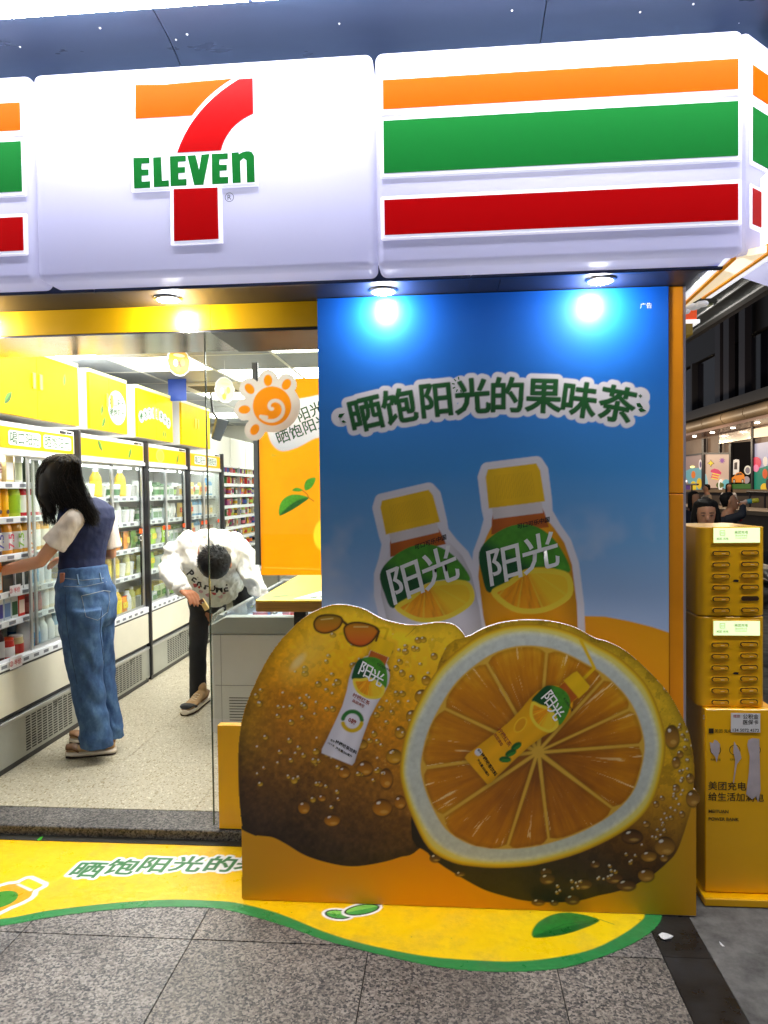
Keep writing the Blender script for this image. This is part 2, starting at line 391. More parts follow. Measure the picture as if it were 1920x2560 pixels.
# ============================================================ GROUND
def granite(name, tint=(1, 1, 1), dark=1.0, rough=.45):
    m = bpy.data.materials.new(name); m.use_nodes = True; nt = m.node_tree; N = nt.nodes; L = nt.links; b = N['Principled BSDF']
    g = N.new('ShaderNodeNewGeometry'); v = N.new('ShaderNodeTexVoronoi'); v.inputs['Scale'].default_value = 150
    L.new(g.outputs['Position'], v.inputs['Vector'])
    n = N.new('ShaderNodeTexNoise'); n.inputs['Scale'].default_value = 75; n.inputs['Detail'].default_value = 6; n.inputs['Roughness'].default_value = .8
    L.new(g.outputs['Position'], n.inputs['Vector'])
    sx = N.new('ShaderNodeSeparateColor'); L.new(v.outputs['Color'], sx.inputs[0])
    ad = N.new('ShaderNodeMath'); ad.operation = 'MULTIPLY_ADD'; ad.inputs[1].default_value = .45
    L.new(sx.outputs[0], ad.inputs[0]); L.new(n.outputs[0], ad.inputs[2])
    r = N.new('ShaderNodeValToRGB'); e = r.color_ramp; L.new(ad.outputs[0], r.inputs[0])
    st = [(.40, (.025, .027, .032)), (.56, (.085, .082, .085)), (.66, (.2, .175, .155)), (.78, (.30, .26, .225)), (.92, (.46, .41, .355))]
    e.elements[0].position = st[0][0]; e.elements[0].color = (*[c*t*dark for c, t in zip(st[0][1], tint)], 1)
    e.elements[1].position = st[-1][0]; e.elements[1].color = (*[c*t*dark for c, t in zip(st[-1][1], tint)], 1)
    for p_, c_ in st[1:-1]: q = e.elements.new(p_); q.color = (*[c*t*dark for c, t in zip(c_, tint)], 1)
    big = N.new('ShaderNodeTexNoise'); big.inputs['Scale'].default_value = 2.5; big.inputs['Detail'].default_value = 6; L.new(g.outputs['Position'], big.inputs['Vector'])
    mr = N.new('ShaderNodeMapRange'); mr.inputs[1].default_value = .3; mr.inputs[2].default_value = .7; mr.inputs[3].default_value = .55; mr.inputs[4].default_value = 1.15; L.new(big.outputs[0], mr.inputs[0])
    mx = N.new('ShaderNodeMix'); mx.data_type = 'RGBA'; mx.blend_type = 'MULTIPLY'; mx.inputs[0].default_value = 1
    L.new(r.outputs[0], mx.inputs[6]); L.new(mr.outputs[0], mx.inputs[7])
    vs_ = N.new('ShaderNodeTexVoronoi'); vs_.inputs['Scale'].default_value = 5.5; L.new(g.outputs['Position'], vs_.inputs['Vector'])   # gum and drip spots
    ms_ = N.new('ShaderNodeMapRange'); ms_.inputs[1].default_value = .045; ms_.inputs[2].default_value = .085; ms_.inputs[3].default_value = .45; ms_.inputs[4].default_value = 1; L.new(vs_.outputs['Distance'], ms_.inputs[0])
    mx2 = N.new('ShaderNodeMix'); mx2.data_type = 'RGBA'; mx2.blend_type = 'MULTIPLY'; mx2.inputs[0].default_value = 1; L.new(mx.outputs[2], mx2.inputs[6]); L.new(ms_.outputs[0], mx2.inputs[7]); L.new(mx2.outputs[2], b.inputs['Base Color'])
    b.inputs['Roughness'].default_value = rough
    bu = N.new('ShaderNodeBump'); bu.inputs['Strength'].default_value = .25; bu.inputs['Distance'].default_value = .002
    L.new(n.outputs[0], bu.inputs['Height']); L.new(bu.outputs[0], b.inputs['Normal']); return m
GR = [granite('granite a', (.95, .98, 1.04)), granite('granite b', (.98, .98, .98), .88), granite('granite c', (.92, .97, 1.06), 1.08)]
GRD = granite('granite dark', (.9, .95, 1), .62, .6)
ASP = M('rough paving', (.13, .125, .12), .85, var=.55, vscale=9, bump=1, bscale=60)
BLK = M('black stone', (.018, .018, .02), .35, var=.5, vscale=8, rvar=.15, bump=.2, bscale=50)
GROUT = M('grout', (.03, .028, .025), .9)

ground = MB().box(-60, 60, -20, 90, -.3, -.03).build('ground', M('street ground', (.09, .085, .08), .9, var=.4, vscale=1.5, bump=.5, bscale=20)); ground['kind'] = 'structure'
pav = struct('pavement'); MB().box(-6, .668, -3, 3.03, -.03, -.006).build('mortar_bed', GROUT, pav)
k = 0
for i in range(-9, 2):
    for j in range(-8, 2):
        x0, x1 = .33+.6*(i-1)+.0020, .33+.6*i-.0020; y0, y1 = 2.35+.6*j+.0020, 2.35+.6*(j+1)-.0020
        if x0 > .67: continue
        x1 = min(x1, .674); y1 = min(y1, 3.028)
        MB().box(x0, x1, y0, y1, -.02, random.uniform(-.0008, .0006)).build('paving_tile', random.choice(GR), pav)
strip = struct('stone_strip')
for y0, y1 in ((-3, -1.2), (-1.2, .6), (.6, 1.76), (1.76, 2.36), (2.36, 3.0), (3.0, 4.2), (4.2, 5.4)):
    MB().box(.6765, .828, y0+.001, y1-.001, -.03, 0).build('stone_slab', BLK, strip)
# rough slabs of the side street
side = struct('side_pavement'); MB().box(.83, 9.0, -3, 40, -.03, -.008).build('slab_bed', GROUT, side)
for i in range(9):
    for j in range(34):
        x0 = .831+i*.9; y0 = -3+j*.9+(i % 2)*.45
        if y0 > 24: continue
        MB().box(x0, x0+.896, y0, y0+.896, -.02, random.uniform(-.004, 0)).build('paving_slab', ASP, side)

thr = struct('threshold')
MB().box(-3.6, -.42, 3.03, 3.22, -.03, .045).build('threshold_stone', GRD, thr, bevel=.004)
MB().box(-3.6, -.42, 2.985, 3.03, -.03, .004).build('gap_strip', M('dark joint', (.03, .028, .02), .9, bump=.8, bscale=60), thr)  # dark strip in the gap at the foot of the threshold

# ============================================================ SHOP INTERIOR SHELL
def vinyl():
    m = bpy.data.materials.new('vinyl floor'); m.use_nodes = True; nt = m.node_tree; N = nt.nodes; L = nt.links; b = N['Principled BSDF']
    g = N.new('ShaderNodeNewGeometry')
    mp = N.new('ShaderNodeMapping'); mp.inputs['Scale'].default_value = (150, 90, 1); mp.inputs['Rotation'].default_value = (0, 0, .5); L.new(g.outputs['Position'], mp.inputs[0])
    v = N.new('ShaderNodeTexVoronoi'); v.inputs['Scale'].default_value = 1; L.new(mp.outputs[0], v.inputs['Vector'])
    s = N.new('ShaderNodeSeparateColor'); L.new(v.outputs['Color'], s.inputs[0])
    r = N.new('ShaderNodeValToRGB'); e = r.color_ramp; L.new(s.outputs[0], r.inputs[0]); e.interpolation = 'CONSTANT'
    e.elements[0].position = 0; e.elements[0].color = (*lin((158, 145, 112)), 1); e.elements[1].position = .1; e.elements[1].color = (*lin((196, 188, 165)), 1)
    q = e.elements.new(.82); q.color = (*lin((180, 170, 140)), 1); q = e.elements.new(.93); q.color = (*lin((222, 216, 196)), 1)
    n = N.new('ShaderNodeTexNoise'); n.inputs['Scale'].default_value = 160; n.inputs['Detail'].default_value = 3; L.new(g.outputs['Position'], n.inputs['Vector'])
    mr = N.new('ShaderNodeMapRange'); mr.inputs[1].default_value = .35; mr.inputs[2].default_value = .65; mr.inputs[3].default_value = .8; mr.inputs[4].default_value = 1.1; L.new(n.outputs[0], mr.inputs[0])
    mx = N.new('ShaderNodeMix'); mx.data_type = 'RGBA'; mx.blend_type = 'MULTIPLY'; mx.inputs[0].default_value = 1
    L.new(r.outputs[0], mx.inputs[6]); L.new(mr.outputs[0], mx.inputs[7]); L.new(mx.outputs[2], b.inputs['Base Color']); b.inputs['Roughness'].default_value = .38
    return m
VN = vinyl(); FZ = .045
fl = struct('shop_floor'); MB().box(-3.6, .8, 3.22, 10.4, -.03, FZ-.006).build('floor_screed', M('seam', (.16, .14, .1), .8), fl)
for i in range(-6, 2):
    for j in range(0, 12):
        x0, y0 = -.87+.6*i-.3, 3.2+.6*j
        xa, xb, ya, yb = max(x0, -3.5), min(x0+.6, .7), max(y0, 3.222), min(y0+.6, 10.3)
        if xb-xa < .05: continue
        MB().box(xa+.0009, xb-.0009, ya+.0009, yb-.0009, FZ-.02, FZ).build('floor_tile', VN, fl)
WALLW = M('shop wall', lin((235, 233, 220)), .6, var=.03, vscale=3)
sw = struct('shop_walls')
MB().box(-3.7, -3.5, 3.25, 10.5, 0, 2.6).build('left_wall', WALLW, sw)
MB().box(-3.5, .75, 10.3, 10.5, 0, 2.6).build('back_wall', WALLW, sw)
MB().box(.7, .78, 3.3, 10.3, 0, 2.6).build('right_wall', WALLW, sw)
CZ = 2.46
ceil = struct('shop_ceiling'); MB().box(-3.5, .7, 3.12, 10.3, CZ+.03, CZ+.12).build('ceiling_slab', M('plenum', (.1, .1, .1), .9), ceil)
GT = M('grey ceiling tile', lin((128, 133, 138)), .35, var=.06, vscale=20); GB = M('ceiling grid', lin((215, 215, 205)), .4)
lit = {(-3, 1), (-2, 1), (-1, 1), (0, 1), (1, 1), (-2, 3), (1, 3), (-1, 4), (0, 4), (2, 1), (2, 4), (-2, 6), (1, 7), (2, 7), (-3, 9), (-2, 9), (0, 9), (-4, 2), (-3, 2), (0, 2)}  # rows hidden by the header hold unseen panels added to light the shop
ac = {(-2, 5), (-1, 5)}
for i in range(-4, 4):
    for j in range(0, 13):
        x0, y0 = -1.79+.6*i+.6, 3.2+.6*j; xa, xb, ya, yb = max(x0, -3.49), min(x0+.6, .69), max(y0, 3.13), min(y0+.6, 10.29)
        if xb-xa < .08 or yb-ya < .08 or (i, j) in lit or (i, j) in ac: continue
        MB().box(xa+.012, xb-.012, ya+.012, yb-.012, CZ+.004, CZ+.02).build('ceiling_tile', GT, ceil)
for i in range(-4, 5):
    x = -1.79+.6*i+.6
    if -3.5 < x < .7: MB().box(x-.011, x+.011, 3.13, 10.29, CZ, CZ+.012).build('ceiling_rail', GB, ceil)
for j in range(0, 13):
    y = 3.2+.6*j
    if y < 10.2: MB().box(-3.49, .69, y-.011, y+.011, CZ+.001, CZ+.013).build('cross_rail', GB, ceil)
PANEL = M('led panel', (1, 1, 1), .5, emis=(1, 1, .97), es=15)
k = 0
ORD = ['first', 'second', 'third', 'fourth', 'fifth', 'sixth', 'seventh', 'eighth', 'ninth', 'tenth', 'eleventh', 'twelfth', 'thirteenth', 'fourteenth', 'fifteenth', 'sixteenth', 'seventeenth', 'eighteenth', 'nineteenth', 'twentieth']
for (i, j) in sorted(lit, key=lambda a: (a[1], a[0])):
    x0, y0 = -1.79+.6*i+.6, 3.2+.6*j; xa, xb = max(x0, -3.45), min(x0+.6, .68)
    if xb-xa < .1: continue
    t = thing('ceiling_light', f'white square light panel in the grey shop ceiling, {ORD[k]} counted from the entrance', 'ceiling light', ((xa+xb)/2, y0+.3, CZ+.004), 'light panels in the shop ceiling'); k += 1
    MB().box(xa+.014, xb-.014, y0+.014, y0+.586, CZ+.006, CZ+.02).build('diffuser', PANEL, t)
    fm = MB()
    for a, b, c, d in ((xa+.006, xa+.014, y0+.006, y0+.594), (xb-.014, xb-.006, y0+.006, y0+.594), (xa+.014, xb-.014, y0+.006, y0+.014), (xa+.014, xb-.014, y0+.586, y0+.594)): fm.box(a, b, c, d, CZ+.003, CZ+.02)
    fm.build('frame', GB, t)
for (i, j) in ac:
    x0, y0 = -1.79+.6*i+.6, 3.2+.6*j
    t = thing('air_conditioner', f"square cream ceiling air vent cassette with slots, the {'left' if i == -2 else 'right'} one of two side by side", 'air conditioner', (x0+.3, y0+.3, CZ), 'air vents in the shop ceiling')
    MB().box(x0+.014, x0+.586, y0+.014, y0+.586, CZ-.012, CZ+.02).build('casing', M('ac cream', lin((235, 228, 200)), .5), t, bevel=.006)
    for q in range(7): MB().box(x0+.12, x0+.48, y0+.12+q*.055, y0+.14+q*.055, CZ-.017, CZ-.013).build('slot', M('ac slot', lin((120, 110, 80)), .6), t)

# ============================================================ FRONT: pier, soffit, fascia, header
DARK = M('dark blue metal', lin((45, 56, 82)), .38, metal=.5, var=.12, vscale=4, rvar=.1)
SOF = M('soffit metal', lin((38, 42, 56)), .45, metal=.3, var=.15, vscale=5)
pier = struct('corner_pier'); MB().box(-.425, .80, 2.70, 3.3, 0, 2.21).build('pier_core', M('pier', lin((60, 60, 64)), .7), pier)
sf = struct('soffit'); SZ = 2.215
for a, b in ((-3.9, -2.6), (-2.6, -1.19), (-1.19, .19), (.19, .895)):
    MB().box(a+.001, b-.001, 2.435, 3.3, SZ, SZ+.06).build('soffit_panel', SOF, sf)
for a, b in ((-3.9, -2.6), (-2.6, -1.19), (-1.19, .086), (.086, .88)):
    MB().box(a+.001, b-.001, 2.415, 2.433, 2.19, 2.30).build('fascia_panel', DARK, sf, bevel=.002)
MB().box(-3.9, .895, 2.46, 3.4, 2.28, 2.9).build('wall_above', M('upper wall', lin((70, 72, 78)), .8), sf)
YEL = M('yellow panel', lin((250, 190, 5)), .38, var=.05, vscale=4, rvar=.08, coat=.2)
hd = thing('door_header', 'long yellow panelled header beam above the shop entrance', 'door header', (-1.8, 2.9, 2.15))
xs = [-3.9, -1.53-.4, -.862, -.43]
for a, b in ((-3.9, -2.35), (-2.35, -.885), (-.885, -.428)):
    MB().box(a+.0008, b-.0008, 2.72, 2.74, 2.12, 2.214).build('yellow_board', YEL, hd)
MB().box(-3.9, -.43, 2.74, 3.10, 2.13, 2.213).build('header_core', M('core', (.2, .2, .2), .6), hd)
MB().box(-3.9, -.885, 2.722, 3.10, 2.112, 2.118).build('polished_underside', M('polished steel', (.62, .60, .55), .16, metal=1, rvar=.05, vscale=3), hd)
MB().box(-.884, -.43, 2.722, 3.10, 2.108, 2.118).build('dark_underside', M('door head dark', lin((30, 30, 30)), .4), hd)
# fixed glazing right of the open doorway
gl = thing('shop_window', 'tall clear glass pane beside the open doorway with thin dark edge', 'window', (-.66, 3.08, .5))
gx = PY(524, 1400, 3.08).x
MB().box(gx, -.43, 3.074, 3.084, .52, 2.112).build('pane', glass('shop glass', (.97, .99, .97), .07), gl)
MB().box(gx-.004, gx, 3.073, 3.085, .05, 2.112).build('pane_edge', M('glass edge', lin((70, 85, 70)), .2), gl)
bp = PY(549, 2063, 3.05); bt = PY(549, 1813, 3.05)
MB().box(bp.x, -.43, 3.045, 3.09, .05, bt.z).build('lower_panel', YEL, gl)
MB().box(bp.x-.001, -.43, 3.047, 3.088, .0452, .05).build('bottom_seal', M('rubber', (.02, .02, .02), .6), gl)

# sun sticker on the glass
sn = thing('sun_sticker', 'orange spiral sun sticker with white border stuck on the glass pane', 'sticker', tuple(PY(680, 1010, 3.07)))
def sun_fn(p):
    p.A[:] = 0; c0 = np.array((680, 1015)); W_ = (222, 219, 214); O_ = (240, 150, 15)
    pet = [(680, 950, 0), (719, 961, 28), (627, 970, -40), (611, 1023, -85), (640, 1072, -140), (741, 960, 40)]
    p.C[:] = linn(W_)
    pts = [(c0[0]+62*math.cos(a), c0[1]+57*math.sin(a)) for a in np.linspace(0, 6.283, 40)[:-1]]
    p.cut(pts, 8)
    for x, y, r in [(670, 951, 0), (716, 961, 30), (624, 972, -40), (611, 1024, 85), (637, 1074, 30)]:
        p.cut([(x+12*math.cos(a), y+14*math.sin(a)) for a in np.linspace(0, 6.283, 24)[:-1]], 13)
        p.ell(x, y, 10.5, 14.5, r, O_)
    p.ell(*c0, 48, 49, 0, O_)
    sp = [(c0[0]+3+(4+r_*34)*math.cos(2.2+r_*6.6), c0[1]+4+(4+r_*34)*math.sin(2.2+r_*6.6)) for r_ in np.linspace(0, 1, 40)]
    p.line(sp, 8.5, W_); p.line([sp[-1], (sp[-1][0]+14, sp[-1][1]+2)], 8.5, W_)
O = PY(580, 1130, 3.068); O2 = PY(760, 910, 3.068)
sheet('sun_print', O, (1, 0, 0), (0, 0, 1), O2.x-O.x, O2.z-O.z, .003, sun_fn, print_mat('sticker ink', .5, trans=.55), sn)

# recessed downlights
DL = M('downlight lens', (1, 1, 1), .4, emis=(1, .98, .9), es=60); RIM = M('light rim', (.7, .7, .7), .3, metal=1)
for k, (px, py) in enumerate(((420, 745), (958, 725), (1502, 698), (-110, 765))):
    c = PZ(px, py, SZ)
    lab = ['bright round spotlight above the doorway header, second from the left end', 'bright round spotlight above the left side of the blue poster', 'bright round spotlight above the right side of the blue poster', 'round spotlight at the far left end of the yellow header'][k]
    t = thing('downlight', lab, 'spotlight', tuple(c), 'spotlights under the shop soffit')
    MB().lathe((c.x, c.y, SZ-.008), [(.047, 0), (.052, .004), (.052, .0078)], 24).build('rim', RIM, t, smooth=True)
    MB().lathe((c.x, c.y, SZ-.012), [(.02, 0), (.038, .002), (.043, .006)], 24).build('lens', DL, t, smooth=True)
    ld = bpy.data.lights.new('lamp', 'POINT'); ld.energy = 7; ld.color = (1, .98, .92); ld.shadow_soft_size = .03
    lo = bpy.data.objects.new('lamp', ld); COL.objects.link(lo); lo.parent = t; lo.location = (0, .028, -.052)

# ============================================================ LIT SHOP SIGN
LAV = (.50, .50, .95)
def acry(name, col, em, es, tr, tf=.5, rough=.4):
    return M(name, col, rough, emis=em, es=es, trans=tr, tfac=tf, spec=.05)
SW = acry('sign white', (.46, .46, .68), (.56, .57, 1.0), .27, (.95, .95, 1), .5)
SWR = M('sign rib', (.9, .9, .92), .25, emis=(.85, .87, 1), es=.75, trans=(1, 1, 1), tfac=.5)
SO = acry('sign orange', lin((222, 78, 0)), lin((240, 90, 0)), .20, lin((255, 150, 5)), .45)
SG = acry('sign green', lin((10, 88, 34)), lin((30, 118, 45)), .30, lin((20, 110, 60)), .08)
SR = acry('sign red', lin((140, 0, 3)), lin((170, 0, 3)), .30, lin((200, 5, 10)), .10)
TUBE = M('sign tube', (1, 1, 1), .5, emis=(1, 1, 1), es=8)
def sign_box(x0, x1, label, y=2.3, zt=2.868, zb=2.20):
    t = thing('sign_box', label, 'sign', ((x0+x1)/2, y, zb), 'illuminated sign boxes over the shop front')
    # vacuum-formed shell: rounded rim, bottom rolling back
    m = MB(); r = .024; n = 7; rings = []
    for k in range(n):
        a = math.pi/2*k/(n-1); ins = r*(1-math.sin(a)); yy = y+r*(math.cos(a)); rings.append((ins, yy))
    rings = [(0, y+.13)]+[(r*(1-math.cos(q)), y+r-r*math.sin(q)) for q in [math.pi/2*k/6 for k in range(7)]]
    vs = []; fs = []; cc = []
    for ins, yy in rings:
        row = []
        for (cx, cz, a0) in ((x1-r, zt-r, 0), (x0+r, zt-r, 90), (x0+r, zb+r, 180), (x1-r, zb+r, 270)):
            for q in range(6):
                a = math.radians(a0+q*18); rr = max(r-ins, .002); row.append((cx+rr*math.cos(a), yy, cz+rr*math.sin(a)))
        vs += row; cc.append(len(row))
    n_ = cc[0]
    for k in range(len(rings)-1):
        for q in range(n_): fs.append((k*n_+q, k*n_+(q+1) % n_, (k+1)*n_+(q+1) % n_, (k+1)*n_+q))
    fs.append(tuple(range((len(rings)-1)*n_, len(rings)*n_)))
    m.add(vs, fs); m.build('shell', SW, t, smooth='angle')
    MB().box(x0+.01, x1-.01, y+.132, y+.15, zb+.01, zt-.01).build('back_plate', M('sign back', (.8, .8, .8), .6), t)
    MB().tube([(x0+.05, y+.085, 2.735), (x1-.05, y+.085, 2.735)], .016, 8).build('tube', TUBE, t)
    return t
YS = 2.2985
def slab(name, pts, mat, t, dep=.006, y0=2.2995):
    return MB().prism(pts, 'y', y0-dep, y0).build(name, mat, t)
def pz(px, py, y=YS): v = PY(px, py, y); return (v.x, v.z)
sx = [-.213, -1.322]
def stripes(t, x0, x1, xr=None):
    for nm, za, zb_, mt in (('orange_stripe', 2.772, 2.683, SO), ('green_stripe', 2.648, 2.487, SG), ('red_stripe', 2.405, 2.297, SR)):
        MB().box(x0+.008, x1-.008, YS-.0095, YS-.0075, zb_, za).build(nm, mt, t)
        MB().box(x0-.004, x1+.004, YS-.0075, 2.3015, zb_-.014, za+.012).build('stripe_ledge', SWR, t, bevel=.004)
# logo box
lg = sign_box(-1.327, -.2165, 'lit white sign box carrying a big red and orange numeral with green lettering across it')
def P1(cx, cy): v = PY(cx/1.7281, cy/1.7281, YS); return (v.x, v.z)   # from the enlarged view of the sign
def arc_pts(a, b, c, n=10):   # quadratic
    return [((1-t)**2*a[0]+2*t*(1-t)*b[0]+t*t*c[0], (1-t)**2*a[1]+2*t*(1-t)*b[1]+t*t*c[1]) for t in [i/n for i in range(n+1)]]
or_ = [(590, 374)]+[(720, 372), (870, 358), (1005, 347)]+arc_pts((1005, 347), (905, 405), (833, 505))[1:]+[(590, 519)]
rd1 = [(1095, 345), (1097, 497)]+arc_pts((1097, 497), (985, 545), (958, 655))[1:]+[(770, 665)]+arc_pts((770, 665), (835, 470), (1035, 349))[1:]
rd2 = [(755, 822), (943, 815), (948, 1036), (757, 1046)]
def raised(pts, mat, name, g=.010):
    q = [P1(*a) for a in pts]; cx = sum(a[0] for a in q)/len(q); cz = sum(a[1] for a in q)/len(q)
    MB().prism(q, 'y', YS-.0105, YS-.0075).build(name, mat, lg)
    mb = MB().prism(q, 'y', YS-.0075, 2.3015); me = mb.mesh('x', SWR)
    # grow the plinth outward in its plane
    out = []; n = len(q); area = sum(q[i][0]*q[(i+1) % n][1]-q[(i+1) % n][0]*q[i][1] for i in range(n)); sg = 1 if area > 0 else -1
    for i in range(n):
        a, b, c = Vector(q[i-1]), Vector(q[i]), Vector(q[(i+1) % n]); e1 = (b-a).normalized(); e2 = (c-b).normalized()
        nn = (Vector((e1.y, -e1.x))+Vector((e2.y, -e2.x)))*sg; l = max(nn.length, .6); out.append(tuple(b+nn/l/l*2*g*.9 if l > 1 else b+nn*g))
    MB().prism(out, 'y', YS-.0074, 2.302).build('raised_plinth', SWR, lg)
raised(or_, SO, 'orange_top_of_seven'); raised(rd1, SR, 'red_curve_of_seven'); raised(rd2, SR, 'red_foot_of_seven', .013)
raised([(583, 690), (1080, 672), (1105, 690), (1107, 795), (583, 822)], SWR, 'letter_band', .008)
LET = {
 'E1': [(583, 690), (652, 688), (652, 712), (618, 714), (618, 740), (648, 739), (648, 764), (618, 766), (619, 792), (655, 790), (655, 818), (587, 821)],
 'L': [(668, 688), (702, 686), (706, 788), (735, 786), (736, 812), (672, 815)],
 'E2': [(740, 683), (808, 680), (808, 704), (775, 706), (775, 730), (805, 729), (805, 753), (776, 755), (777, 782), (812, 780), (812, 808), (744, 811)],
 'V': [(815, 680), (850, 678), (866, 742), (876, 676), (910, 673), (884, 805), (845, 807)],
 'E3': [(920, 673), (989, 670), (989, 694), (953, 696), (953, 720), (985, 719), (985, 743), (954, 745), (955, 773), (991, 771), (991, 799), (922, 803)],
 'n': [(1005, 668), (1036, 666), (1037, 676)]+arc_pts((1040, 672), (1070, 655), (1092, 665), 4)+[(1102, 680), (1105, 793), (1072, 795), (1069, 700), (1056, 690), (1042, 702), (1045, 796), (1010, 798)]}
for k, v in LET.items(): MB().prism([P1(*a) for a in v], 'y', YS-.0135, YS-.0107).build('letter', SG, lg)
DK = M('print dark', lin((20, 40, 70)), .5)
cc = Vector(PY(991/1.7281, 852/1.7281, 2.2975)); rg = MB()
for q in range(28):
    a, b = q*2*math.pi/28, (q+1)*2*math.pi/28
    rg.quad(*[cc+Vector((math.cos(t_)*r_, 0, math.sin(t_)*r_)) for t_, r_ in ((a, .0145), (b, .0145), (b, .0128), (a, .0128))])
rg.build('mark_ring', DK, lg); text('mark_letter', 'R', DK, lg, cc, (1, 0, 0), (0, 0, 1), .022, .01)
sb = sign_box(-.2095, .899, 'lit sign box with long orange, green and red stripes, right of the logo box'); stripes(sb, -.192, .885)
sl = sign_box(-2.44, -1.334, 'lit striped sign box cut off by the left picture edge'); stripes(sl, -2.42, -1.355)
# angled corner box
cb = thing('sign_box', 'short angled striped sign box wrapping the building corner at far right', 'sign', (1.03, 2.45, 2.2), 'illuminated sign boxes over the shop front')
cu = Vector((.74, .673, 0)).normalized(); cn = Vector((cu.y, -cu.x, 0)); c0 = Vector((.909, 2.312, 0))
def cbox(a0, a1, d0, d1, z0, z1): return MB().hexa([c0+cu*a+cn*d+Vector((0, 0, z)) for z in (z0, z1) for a, d in ((a0, d0), (a1, d0), (a1, d1), (a0, d1))])
cbox(0, .95, -.14, 0, 2.20, 2.868).build('shell', SW, cb, bevel=.02, seg=2, smooth='angle')
for nm, za, zb_, mt in (('orange_stripe', 2.772, 2.683, SO), ('green_stripe', 2.648, 2.487, SG), ('red_stripe', 2.405, 2.297, SR)):
    cbox(.03, .93, .004, .006, zb_, za).build(nm, mt, cb); cbox(.018, .94, -.001, .004, zb_-.014, za+.012).build('stripe_ledge', SWR, cb, bevel=.002)
cbox(.07, .88, -.05, -.03, 2.72, 2.75).build('tube', TUBE, cb)

# ============================================================ CANOPY
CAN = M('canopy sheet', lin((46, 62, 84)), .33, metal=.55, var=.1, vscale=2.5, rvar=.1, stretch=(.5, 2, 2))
can = thing('canopy', 'curved grey blue sheet metal canopy running above the lit signs', 'canopy', (-1, 2.3, 2.9))
prof = [(2.44, 2.87), (2.40, 2.905), (2.34, 2.925), (2.28, 2.938), (2.21, 2.945), (2.15, 2.948), (2.15, 3.02), (2.46, 3.02)]
joints = [-4, -2.55, -1.37, -.95, .35, 1.04, 3.4]
for a, b in ((-4, -2.55), (-2.55, -.86), (-.86, .31), (.31, 1.085)):
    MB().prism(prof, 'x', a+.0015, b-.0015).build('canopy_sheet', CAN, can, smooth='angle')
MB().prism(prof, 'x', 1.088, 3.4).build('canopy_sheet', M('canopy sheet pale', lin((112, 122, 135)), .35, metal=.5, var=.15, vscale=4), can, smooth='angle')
MB().box(-4, 3.4, 2.02, 2.06, 2.93, 3.02).build('outer_lip', DARK, can)
MB().box(-4, 3.4, 1.2, 2.02, 3.0, 3.05).build('outer_sheet', DARK, can)
ls = thing('strip_light', 'long bright white light strip along the canopy edge', 'light', (-1, 2.1, 2.95))
for a, b in ((-4, -2.2), (-2.2, -.555), (-.55, 1.1), (1.105, 3.4)):
    MB().box(a+.004, b-.004, 2.055, 2.12, 2.925, 2.95).build('tube_cover', M('strip emit', (1, 1, 1), .5, emis=(1, 1, 1), es=70), ls)
for px, py in ((50, 117), (440, 99), (468, 86), (848, 59), (1280, 26), (1733, 10), (1847, 56), (1600, 30), (250, 70)):
    d = ray(px, py); z = 2.94; p_ = CAM+d*((z-1.5)/d.z)
    for q in range(4):   # walk onto the curved sheet
        yy = p_.y; z = float(np.interp(yy, [2.15, 2.21, 2.28, 2.34, 2.40, 2.44], [2.948, 2.945, 2.938, 2.925, 2.905, 2.87])); p_ = CAM+d*((z-1.5)/d.z)
    MB().ball(p_, .0034, 10, 6).build('rivet', M('rivet', (.5, .5, .52), .35), can, smooth=True)

# under the building corner, right: light trough, side sign, street canopy
A, B_, C_, D_ = PZ(1850, 640, 2.2), PZ(1925, 625, 2.2), PZ(1752, 745, 2.2), PZ(1705, 772, 2.2)
tr = thing('light_trough', 'long cream lit trough under the side sign at the building corner', 'light', tuple(D_))
up = Vector((0, 0, .02)); CR1 = M('trough cream', lin((250, 235, 200)), .4, emis=lin((255, 235, 195)), es=.75)
d1 = (A-D_).normalized(); d2 = (B_-C_).normalized(); A = A-d1*.02; B_ = B_-d2*.02
MB().hexa([D_, C_, B_, A, D_+up, C_+up, B_+up, A+up]).build('diffuser', CR1, tr)
OG = M('trough amber', lin((215, 140, 10)), .4, emis=lin((220, 140, 10)), es=.35); WG = M('trough white', (.9, .9, .9), .3, emis=(.95, .97, 1), es=.9)
def bar(a, b, w_, h, mt, nm, dz=0):
    t_ = (b-a).normalized(); n_ = Vector((t_.y, -t_.x, 0))*w_/2; z = Vector((0, 0, h)); o_ = Vector((0, 0, dz))
    MB().hexa([a-n_+o_, b-n_+o_, b+n_+o_, a+n_+o_, a-n_+o_+z, b-n_+o_+z, b+n_+o_+z, a+n_+o_+z]).build(nm, mt, tr)
bar(D_-Vector((.012, 0, 0)), A-Vector((.012, 0, 0)), .014, .03, OG, 'amber_edge', -.004); bar(C_+Vector((.008, 0, 0)), B_+Vector((.008, 0, 0)), .012, .03, OG, 'amber_edge', -.004)
bar(C_+Vector((.026, 0, 0)), B_+Vector((.026, 0, 0)), .022, .25, WG, 'white_side', -.002); bar(D_-Vector((.03, 0, 0)), A-Vector((.03, 0, 0)), .012, .03, WG, 'white_edge', -.002)
wrap = MB()
for q in range(7):
    a = PZ(1706+q*9, 778-q*4+random.uniform(-6, 6), 2.205); wrap.ball(a, (.02, .02, .014), 8, 5)
put('plastic_wrap', remesh(wrap, .006, 4), M('white plastic', (.9, .9, .9), .25, emis=(1, 1, 1), es=.25), tr)
oe = thing('stripe_sign', 'small orange, white and mustard striped sign end behind the orange column', 'sign', tuple(PY(1725, 800, 3.5)))
